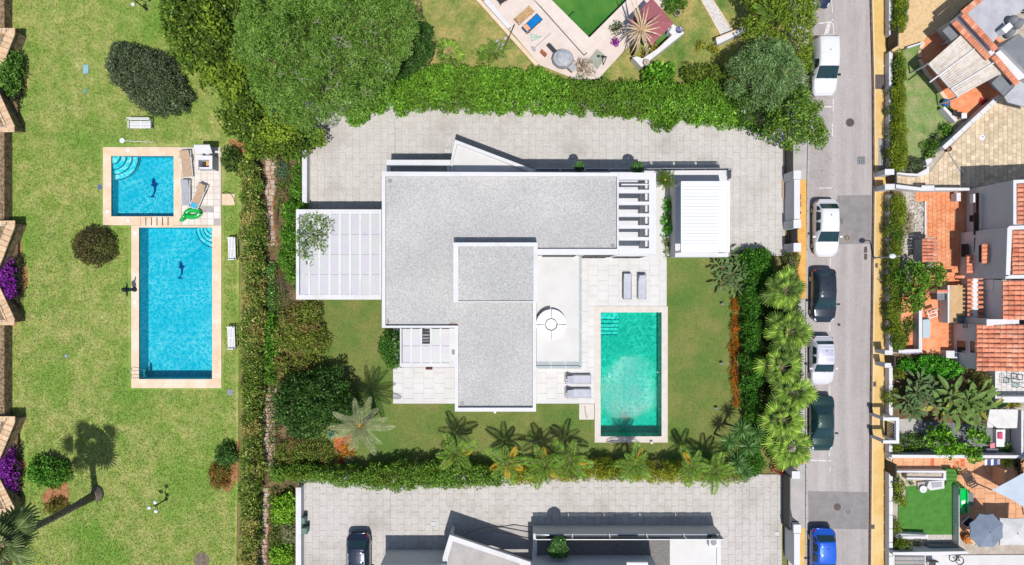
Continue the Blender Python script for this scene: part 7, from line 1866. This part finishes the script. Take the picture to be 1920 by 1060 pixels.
# terrace left of it
t = thing('garden_wall', 'white low wall with blue tiles beside the leafy tree', 'wall', onz(W(1726, 620), 0)); rprism(t, [(1723, 580), (1729, 580), (1729, 661), (1685, 662), (1685, 656), (1723, 655)], 0, .8, 'wall', M_white)
tl_ = piece_mesh('blue_tile', .2, .06, .2, mat('blue_glazed_tile', S(120, 130, 200), S(220, 224, 240), 9, rough=.3)); A = W(1690, 663, .4); B = W(1726, 662, .4); row(t, 'blue_tile', A, B, 7, tl_)
t = thing('pool_mat', 'pale blue-grey hot tub cover on the terracotta terrace', 'cover', onz(W(1737, 616), .0)); rprism(t, [(1730, 600), (1742, 599), (1744, 602), (1744, 631), (1742, 634), (1730, 634)], .01, .3, 'body', mat('pale_blue_cover', S(196, 212, 222), rough=.7)); rprism(t, [(1730, 598), (1744, 598), (1744, 599), (1730, 599)], .01, .32, 'hinge', M_groof2)
t = thing('garden_chair', 'white metal chair on the terrace below the leafy tree', 'chair', onz(W(1742, 588), .0), None, R(18)); 
for y in (-.28, 0, .28): MB().box(-.35, .35, y - .03, y + .03, .42, .45).build('seat_slat', M_plast, t, local=True)
for x in (-.33, .33):
    MB().box(x - .03, x + .03, -.3, .3, .42, .46).build('rail', M_plast, t, local=True)
    for y in (-.27, .27): MB().bar((x, y, 0), (x, y, .43), .04, .04).build('leg', M_plast, t, local=True)
MB().box(-.35, .35, .3, .34, .5, .9).build('backrest', M_plast, t, local=True)
t = thing('water_heater', 'grey square tank in the dark yard below the leafy tree', 'tank', onz(W(1764, 556), 0)); rprism(t, [(1758, 550), (1770, 550), (1770, 562), (1758, 562)], 0, .9, 'body', M_groof2); rprism(t, [(1757, 549), (1771, 549), (1771, 563), (1757, 563)], .902, .95, 'lid', M_groof2)
L_rt = leafmat('right_tree_leaves', (58, 100, 22), (104, 146, 40), (160, 190, 90))
tree('leafy_tree', 'bright green leafy tree between terracotta terrace and hedge', 'tree', [(1700, 505), (1720, 492), (1760, 490), (1785, 500), (1792, 520), (1778, 538), (1758, 545), (1752, 572), (1735, 585), (1712, 580), (1700, 600), (1696, 560), (1692, 530)], 1.5, 3.6, L_rt, tr=.1, r=.33, leaf=(.26, .14), per=100, edge=1.0)
bush('bush', 'mixed green plants below the leafy tree beside the white wall', 'bush', [(1700, 590), (1722, 590), (1722, 610), (1712, 650), (1694, 656), (1696, 620)], .9, L_leafy, r=.25, leaf=(.2, .08), per=120)
# ------------------------------------------------------------ banana garden
ground_sheet('planting_bed', [(1668, 664), (1868, 664), (1868, 800), (1668, 784)], .02, M_earth)
bush('hedge', 'dense bright green hedge above the banana plants', 'hedge', [(1690, 680), (1720, 672), (1760, 672), (1800, 676), (1818, 682), (1815, 705), (1790, 715), (1750, 712), (1715, 700), (1690, 692)], 1.7, leafmat('vivid_leaves', (44, 112, 16), (80, 158, 34), (130, 190, 80)), r=.32, leaf=(.26, .12), per=110)
clump('strelitzia', 'bird of paradise clump beside the clipped balls', 'plant', 1716, 735, SPm, [(0, 0, 1.2), (-16, 14, 1.0), (18, 10, 1.1), (6, -18, 1.0), (-8, 30, .9), (26, -6, 1.0)], 19, 1.2, .0, .9, 1.25, 1)
clump('banana_plant', 'banana plants with broad yellowing leaves in the middle of the garden', 'plant', 1782, 742, BNm, [(0, 0, 1.7), (30, 10, 1.9), (52, -6, 1.6), (12, 28, 1.5), (-18, 18, 1.3), (46, 24, 1.7), (70, 20, 1.4)], 13, 1.15, .05, .75, 1.05, 1)
bush('bush', 'olive-brown shrub below the broad clay roof', 'bush', [(1828, 698), (1866, 697), (1868, 720), (1862, 745), (1840, 742), (1826, 722)], 1.4, leafmat('olive_shrub', (76, 80, 34), (120, 118, 60), (150, 144, 96)), r=.28, leaf=(.2, .08), per=130)
bush('vine', 'yellow-green creeper along the white terrace wall', 'creeper', [(1866, 756), (1930, 754), (1930, 768), (1868, 770)], .9, leafmat('vine_leaves', (120, 130, 20), (170, 170, 40), (190, 120, 60)), r=.2, leaf=(.16, .08), per=170)
wt = ground_sheet('terrace', [(1868, 690), (2060, 690), (2060, 752), (1868, 752)], .03, M_joint); slabs(wt, [(1868, 690), (1990, 690), (1990, 750), (1868, 750)], (.4, .4), 0, M_whitetile, .06, .014, .04)
t = thing('garden_wall', 'white wall along the bottom of the white tiled terrace', 'wall', onz(W(1895, 750), 0)); rprism(t, [(1866, 697), (1869, 697), (1869, 744), (2060, 744), (2060, 755), (1866, 755)], 0, .95, 'wall', M_white)
t = thing('dining_set', 'thin black chairs and glass table on the white tiled terrace', 'table and chairs', onz(W(1896, 715), .06)); 
MB().pb(1897, 716, 1912, 726, .74, .76).build('tabletop', M_clear, t)
for x, y in ((1893, 704), (1905, 706), (1879, 712)):
    c = W(x, y, .06); q = MB()
    for a in (-.2, .2):
        for b_ in (-.2, .2): q.bar((c.x + a, c.y + b_, .06), (c.x + a, c.y + b_, .5), .03, .03)
    for a in (-.2, .2): q.bar((c.x + a, c.y - .2, .5), (c.x + a, c.y + .2, .5), .03, .03); q.bar((c.x - .2, c.y + a, .5), (c.x + .2, c.y + a, .5), .03, .03)
    q.bar((c.x - .2, c.y + .2, .9), (c.x + .2, c.y + .2, .9), .03, .04)
    q.build('chair', M_black, t)
for x in (1898, 1911):
    for y in (717, 725): c = W(x, y, .06); MB().bar((c.x, c.y, .06), (c.x, c.y, .735), .04, .04).build('leg', M_black, t)
# ------------------------------------------------------------ green trees plot
ground_sheet('paving', [(1686, 786), (1730, 785), (1730, 812), (1686, 812)], .03, M_greypave)
ground_sheet('yard', [(1730, 790), (2060, 790), (2060, 856), (1672, 856), (1672, 815), (1730, 812)], .015, mat('grey_yard', S(150, 150, 152), S(120, 120, 124), 2, rough=.9))
bush('bush', 'dull green bushy plants behind the white gate frame', 'bush', [(1690, 815), (1735, 812), (1748, 830), (1740, 850), (1700, 852), (1688, 838)], .9, L_leafy, r=.26, leaf=(.22, .08), per=120)
L_rt2 = leafmat('ficus_leaves', (66, 116, 20), (112, 164, 36), (156, 196, 70))
for px, l in (([(1748, 806), (1770, 800), (1792, 802), (1802, 820), (1818, 828), (1816, 850), (1800, 862), (1775, 862), (1758, 850), (1745, 830)], 'round bright green tree below the bananas, left of two'), ([(1828, 806), (1850, 800), (1868, 812), (1870, 832), (1850, 842), (1832, 836), (1822, 820)], 'round bright green tree below the bananas, right of two'), ([(1816, 842), (1838, 838), (1850, 848), (1846, 862), (1830, 868), (1815, 860)], 'small bright green tree overhanging the white wall')):
    tree('round_tree', l, 'tree', px, 1.2, 2.8, L_rt2, tr=.08, r=.3, leaf=(.3, .2), per=60, edge=.8, limbs=4)
t = thing('canopy', 'white flat canopy roof beside the two round trees', 'canopy', onz(W(1880, 786), 0)); rprism(t, [(1856, 768), (1909, 768), (1907, 803), (1870, 803), (1852, 790)], 2.35, 2.5, 'roof', mat('white_canvas', S(240, 236, 232), S(228, 222, 216), 1.5, rough=.9))
for x, y in ((1858, 772), (1906, 772), (1904, 800), (1872, 800)): c = W(x, y, 2.4); MB().bar((c.x, c.y, 0), (c.x, c.y, 2.34), .08, .08).build('post', M_plast, t)
MB().pb(1851, 790, 1862, 802, 2.2, 2.28).build('wing', M_whitetile, t)
t = thing('garden_sofa', 'white garden sofa with pink cushions below the white canopy', 'sofa', onz(W(1872, 830), 0)); rprism(t, [(1868, 806), (1885, 806), (1883, 838), (1868, 838)], .02, .4, 'seat', M_plast); rprism(t, [(1872, 812), (1880, 811), (1880, 824), (1872, 823)], .402, .52, 'cushion', mat('pink_fabric', S(226, 90, 130), rough=.95)); rprism(t, [(1856, 833), (1865, 830), (1866, 840), (1857, 841)], .402, .54, 'cushion', mat('rose_fabric', S(236, 150, 160), rough=.95)); rprism(t, [(1850, 842), (1872, 842), (1872, 847), (1850, 847)], .02, .42, 'footrest', M_greyfab)
bush('potted_plant', 'small pale green plant in the dark yard by the sofa', 'potted plant', ell(1883, 838, 6, 8, 10), .8, L_lush, r=.2, leaf=(.24, .1), per=100)
bush('potted_plant', 'bright plant alone in the dark yard right of the sofa', 'potted plant', ell(1897, 843, 8, 6, 10), .7, L_lush, r=.2, leaf=(.28, .12), per=80)
ground_sheet('yard', rect(1886, 804, 1915, 852), .03, mat('dark_deck', S(66, 66, 70), S(56, 56, 60), 2, rough=.8))
t = thing('garden_wall', 'long white wall between green trees and peach tiled path', 'wall', onz(W(1800, 858), 0)); rprism(t, [(1672, 853), (2060, 855), (2060, 860), (1672, 859)], 0, 1.2, 'wall', M_white); rprism(t, [(1915, 770), (1919, 770), (1919, 855), (1915, 855)], 0, 1.2, 'wall', M_white)
# ------------------------------------------------------------ lowest right plot
M_peach = mat('peach_tile', S(240, 184, 142), S(230, 168, 124), 2.2, .42, .66, rough=.85, objv=.05, fine=.04)
TP = [(1674, 857), (1850, 857), (1930, 862), (1930, 1010), (1796, 1012), (1796, 905), (1780, 884), (1674, 884)]
tp = ground_sheet('terrace', TP, .0, mat('peach_joint', S(210, 150, 112), rough=.95)); slabs(tp, TP, (.8, .8), 0, M_peach, .03, .014, .03)
rt = piece_mesh('paving_slab', .3, .3, .03, mat('red_tile', S(226, 116, 76), rough=.9), .006)
for x, y in ((1748, 863), (1748, 870), (1795, 868), (1789, 876), (1804, 864), (1804, 872)): link('paving_slab', rt, tp, W(x, y, .02) - off(tp))
ground_sheet('artificial_lawn', [(1698, 905), (1790, 905), (1790, 1004), (1684, 1004), (1684, 950), (1700, 940)], .0, M_turf)
ground_sheet('gravel_bed', [(1684, 884), (1778, 884), (1778, 906), (1700, 912), (1684, 905)], .005, mat('sandy_bed', S(224, 210, 186), S(190, 176, 150), 6, rough=.95))
ground_sheet('gravel_bed', [(1738, 1003), (1790, 1003), (1790, 1016), (1738, 1016)], .006, M_pebble)
t = thing('planter', 'long white planter wall above the artificial lawn', 'planter', onz(W(1740, 890), 0)); rprism(t, [(1676, 883), (1774, 883), (1774, 901), (1700, 899), (1700, 896), (1769, 897), (1769, 887), (1676, 886)], 0, .7, 'wall', M_white); rprism(t, [(1700, 887.5), (1768, 887.5), (1768, 896.5), (1700, 896.5)], 0, .5, 'soil', M_crazy)
bt = thing('outdoor_bathtub', 'grey and white stone tub with a pot above the artificial lawn', 'tub', onz(W(1752, 912), 0)); rprism(bt, [(1742, 903), (1770, 901), (1771, 916), (1745, 920), (1738, 914)], 0, .5, 'tub', M_whitetile); rprism(bt, [(1746, 905), (1766, 904), (1766, 913), (1748, 915)], .502, .52, 'water', M_greyfab); rprism(bt, [(1720, 905), (1741, 903), (1738, 918), (1722, 920)], 0, .2, 'step', M_greypave)
c = W(1726, 915); MB().lathe((c.x, c.y, 0), [(.2, 0), (.28, .4), (.22, .42), (.01, .3)], 14).build('pot', M_plast, bt)
st = thing('turf_steps', 'green artificial-turf steps beside the white planter', 'steps', onz(W(1783, 895), 0))
for i in range(4): rprism(st, [(1773.5, 880 + i * 7.5), (1794 - (i == 0) * 4, 880 + i * 7.5), (1794, 886.6 + i * 7.5), (1773.5, 886.6 + i * 7.5)], 0, .62 - i * .15, 'step', M_turf)
pf = thing('picket_fence', 'white picket fence between artificial lawn and peach terrace', 'fence', onz(W(1792, 965), 0))
pk = piece_mesh('picket', .1, .05, .8, M_plast)
A = W(1792.5, 910, .42); B = W(1792.5, 1020, .42); n = 34
row(pf, 'picket', A, B, n, pk)
for z in (.2, .6): MB().bar((A.x + .05, A.y, z), (B.x + .05, B.y, z), .04, .07).build('rail', M_plast, pf)
bx = thing('storage_bench', 'white bench wall with glossy top at the foot of the artificial lawn', 'bench', onz(W(1705, 1006), 0)); rprism(bx, [(1686, 1001), (1740, 1003), (1740, 1010), (1680, 1010), (1680, 1005)], 0, .6, 'body', M_white); rprism(bx, [(1688, 1004), (1736, 1004), (1736, 1007), (1688, 1007)], .602, .66, 'seat', M_groof)
t = thing('garden_wall', 'white sloping wall along the bottom of the artificial lawn plot', 'wall', onz(W(1740, 1035), 0)); rprism(t, [(1674, 1036), (1812, 1034), (1818, 1038), (1760, 1042), (1674, 1041)], 0, 1.3, 'wall', M_white); rprism(t, [(1742, 1024), (1790, 1024), (1810, 1031), (1745, 1031)], 0, .6, 'step', M_groof2)
for x, y, l in ((1724, 1020, 'small white-flowered plant in the lowest right bed'), (1712, 906, 'pale succulent plant at the top of the artificial lawn')):
    bush('potted_plant', l, 'plant', ell(x, y, 8, 7, 10, 0, .1), .5, leafmat('pale_plant', (110, 140, 80), (200, 214, 180)) if 'pale_plant' not in bpy.data.materials else bpy.data.materials['pale_plant'], r=.18, leaf=(.16, .07), per=150)
# slide, cushion, sun chair, sails, parasols
t = thing('play_slide', 'bright green plastic slide beside the picket fence', 'slide', onz(W(1805, 940), 0)); M_gpl = mat('green_plastic', S(0, 205, 95), rough=.3, spec=.6)
A = W(1805, 918, .95); B = W(1806, 962, .15)
MB().bar(A, B, .5, .05).build('chute', M_gpl, t)
for s in (-.27, .27): MB().bar(A + Vector((s, 0, .08)), B + Vector((s, 0, .08)), .08, .2).build('side_rail', M_gpl, t)
MB().bar(A + Vector((0, .05, .0)), (A.x, A.y + .35, 0), .5, .06).build('ladder', M_gpl, t); MB().bar(A.lerp(B, .45) + Vector((0, 0, .04)), A.lerp(B, .6) + Vector((0, 0, .04)), .3, .03).build('sticker', M_plast, t)
t = thing('garden_table', 'grey low table against the green slide', 'table', onz(W(1819, 937), 0)); rprism(t, [(1813, 925), (1825, 925), (1825, 949), (1814, 950)], .38, .45, 'tabletop', M_groof2)
for x, y in ((1815, 927), (1823, 927), (1823, 947), (1816, 948)): c = W(x, y, .2); MB().bar((c.x, c.y, 0), (c.x, c.y, .378), .06, .06).build('leg', M_grey, t)
t = thing('deck_chair', 'folding chair with dark stripes on the peach terrace', 'chair', onz(W(1813, 897), .03), None, R(-62)); 
for i in range(8): MB().box(-.6 + i * .15, -.5 + i * .15, -.25, .25, .36 + max(0, i - 4) * .07, .39 + max(0, i - 4) * .07).build('slat', M_dark, t, local=True)
for s in (-.27, .27):
    MB().bar((-.65, s, .34), (.6, s, .5), .05, .05).build('rail', BARK, t, local=True)
    for x in (-.5, .45): MB().bar((x, s, 0), (x, s, .36), .05, .05).build('leg', BARK, t, local=True)
bush('potted_plant', 'olive potted plant between turf steps and folding chair', 'potted plant', ell(1801, 890, 8, 7, 10, 0, .1), .8, L_leafy, r=.2, leaf=(.22, .07), per=120)
sl = thing('shade_sail', 'pale blue triangular shade sail over the peach terrace', 'shade sail', onz(W(1910, 920), 0))
zt = 2.6; b = MB(); n = 10
P0, P1, P3 = W(1860, 919, 2.3), W(1975, 850, 2.9), W(1965, 985, 2.6); vs = []; fs = []
for i in range(n + 1):
    for j in range(n + 1 - i):
        u, v = i / n, j / n; w_ = 1 - u - v; p = P0 * w_ + P1 * u + P3 * v; p.z -= .5 * (u * v + v * w_ + u * w_)
        cen_ = (P0 + P1 + P3) / 3; k = .32 * (u * v * (1 - w_) ** 2 + v * w_ * (1 - u) ** 2 + u * w_ * (1 - v) ** 2) * 1.6; p = p.lerp(Vector((cen_.x, cen_.y, p.z)), k); vs.append(p)
idx = {}; c_ = 0
for i in range(n + 1):
    for j in range(n + 1 - i): idx[(i, j)] = c_; c_ += 1
for i in range(n):
    for j in range(n - i):
        fs.append((idx[i, j], idx[i + 1, j], idx[i, j + 1]))
        if j < n - i - 1: fs.append((idx[i + 1, j], idx[i + 1, j + 1], idx[i, j + 1]))
b.add(vs, fs); b.build('sail', mat('sail_cloth', S(206, 218, 232), S(196, 208, 224), 1, rough=.9), sl, True)
for p in (P0, P1, P3): MB().tube([(p.x, p.y, 0), (p.x, p.y, p.z)], .05, 7).build('mast', M_grey, sl)
def parasol(label, px, py, z, r, m, n=8, square=False):
    c = W(px, py, z); t = thing('parasol', label, 'parasol', onz(c, 0)); 
    ring = [Vector((c.x + r * math.cos(2 * math.pi * (i + .5) / n), c.y + r * math.sin(2 * math.pi * (i + .5) / n), z - .45)) for i in range(n)]
    top = Vector((c.x, c.y, z))
    for i in range(n):
        a, e = ring[i], ring[(i + 1) % n]; md = (a + e) / 2 + Vector((0, 0, .02)); md = md.lerp(Vector((c.x, c.y, md.z)), .05)
        MB().add([top, a, md, e, a - Vector((0, 0, .1)), md - Vector((0, 0, .1)), e - Vector((0, 0, .1))], [(0, 1, 2), (0, 2, 3), (1, 4, 5, 2), (2, 5, 6, 3)]).build('canopy_panel', m, t)
    MB().tube([(c.x, c.y, 0), (c.x, c.y, z + .1)], .035, 8).build('pole', M_grey, t)
    for p in ring: MB().bar((c.x, c.y, z - .05), (p.x, p.y, p.z - .03), .02, .025).build('rib', M_grey, t)
    MB().lathe((c.x, c.y, 0), [(.3, 0), (.3, .08), (.05, .12), (.01, .12)], 14).build('base', M_dark, t)
parasol('slate grey eight-sided parasol at the lower right', 1857, 999, 2.4, 1.36, mat('slate_canvas', S(138, 150, 168), S(128, 140, 160), 2, rough=.95, objv=.12))
parasol('white square parasol cut by the lower right edge', 1908, 1001, 2.3, 1.45, mat('ivory_canvas', S(232, 230, 230), S(220, 218, 220), 2, rough=.95, objv=.05), 4)
t = thing('rattan_chair', 'orange cushioned round chair left of the slate parasol', 'chair', onz(W(1809, 1008), .03)); c = W(1809, 1008)
MB().lathe((c.x, c.y, .03), [(.3, 0), (.36, .4), (.01, .42)], 14).build('seat', mat('orange_cushion', S(222, 140, 60), S(200, 116, 44), 6, rough=.95), t)
MB().tube([(c.x - .36 * math.cos(a_), c.y + .36 * math.sin(a_), .62) for a_ in [i * math.pi / 8 for i in range(9)]], .05, 7).build('backrest', BARK, t)
for a_ in (.5, 2.6, 4, 5.4): MB().bar((c.x + .3 * math.cos(a_), c.y + .3 * math.sin(a_), 0.03), (c.x + .34 * math.cos(a_), c.y + .34 * math.sin(a_), .6), .04, .04).build('leg', BARK, t)
t = thing('side_table', 'small tan side table below the orange chair', 'table', onz(W(1824, 1018), .03)); rprism(t, [(1820, 1013), (1828, 1013), (1828, 1022), (1820, 1022)], .4, .45, 'tabletop', M_copt); 
for x, y in ((1821, 1014), (1827, 1021)): c = W(x, y, .2); MB().bar((c.x, c.y, .03), (c.x, c.y, .398), .04, .04).build('leg', BARK, t)
t = thing('garden_chair', 'white framed chair folded in the shade of the parasol', 'chair', onz(W(1806, 975), .03), None, R(50))
MB().box(-.3, .3, -.25, .25, .42, .46).build('seat', M_black, t, local=True)
for s in (-.28, .28):
    MB().bar((-.4, s, .5), (.4, s, .62), .06, .05).build('armrest', M_plast, t, local=True)
    for x in (-.28, .28): MB().bar((x, s * .9, 0), (x, s * .9, .55), .04, .04).build('leg', M_plast, t, local=True)
t = thing('laundry_rack', 'white rack of striped blue and white laundry by the white wall', 'rack', onz(W(1858, 868), .03))
for i, (x, m) in enumerate(((1846, M_plast), (1852, mat('blue_cloth', S(70, 100, 170), rough=.95)), (1858, M_plast), (1864, bpy.data.materials['blue_cloth']), (1870, M_greyfab))): rprism(t, [(x, 862), (x + 5, 861), (x + 5, 872), (x, 873)], .8, .84, 'cloth', m)
for x, y in ((1846, 862), (1874, 872)): c = W(x, y, .4); MB().bar((c.x, c.y, .03), (c.x, c.y, .8), .04, .04).build('leg', M_grey, t)
o = MB().pb(1884, 882, 1888, 910, 0, 1.6).build('wooden_post', M_peach); tag(o, 'tall peach wall post beside the shade sail', 'post')
bush('bush', 'yellow-green strappy plant near the right edge above the shade sail', 'bush', ell(1898, 872, 9, 12, 12, 0, .15), 1.1, L_lime, r=.22, leaf=(.36, .08), per=90)
bush('bush', 'dark plants at the right edge above the shade sail', 'bush', [(1906, 862), (1930, 862), (1930, 900), (1912, 896)], .8, L_vdk, r=.22, leaf=(.22, .08), per=120)
ground_sheet('yard', [(1674, 1042), (2060, 1040), (2060, 1250), (1674, 1250)], .02, M_whitetile)
b = thing('bicycle', 'dark bicycle lying on the white paving at the bottom edge', 'bicycle', onz(W(1791, 1049), .02)); 
for x, y in ((1787, 1046), (1800, 1052)):
    c = W(x, y, .06); q = [(c.x + .3 * math.cos(i * math.pi / 8), c.y + .3 * math.sin(i * math.pi / 8), .07) for i in range(17)]; MB().tube(q, .025, 6, caps=False).build('wheel', M_black, b)
A, B = W(1787, 1046, .1), W(1800, 1052, .1); m0 = (A + B) / 2 + Vector((.1, .25, 0)); m1 = (A + B) / 2 + Vector((0, -.05, 0))
for p, q in ((A, m0), (m0, m1), (A, m1), (m1, B), (m0, B)): MB().tube([p, q], .02, 6).build('tube', M_black, b)
MB().bar(m0 + Vector((0, .05, .02)), m0 + Vector((.2, .1, .02)), .08, .05).build('saddle', M_black, b)
t = thing('garden_chair', 'dark chair on the grey boards at the bottom edge', 'chair', onz(W(1742, 1052), .02)); c = W(1742, 1052); MB().box(c.x - .25, c.x + .25, c.y - .25, c.y + .25, .42, .47).build('seat', M_dark, t); MB().box(c.x - .25, c.x + .25, c.y + .22, c.y + .28, .472, .9).build('backrest', M_dark, t)
for a in (-.22, .22):
    for e in (-.2, .2): MB().bar((c.x + a, c.y + e, .02), (c.x + a, c.y + e, .418), .04, .04).build('leg', M_dark, t)
dk = ground_sheet('deck', rect(1678, 1042, 1734, 1090), .05, M_groof2)
bd = piece_mesh('board', 2.3, .27, .03, mat('grey_boards', S(176, 174, 170), S(160, 158, 156), 4, rough=.9, objv=.08)); A = W(1706, 1044, .075); B = W(1706, 1088, .075); row(dk, 'board', A, B, 6, bd, 0, math.pi / 2)
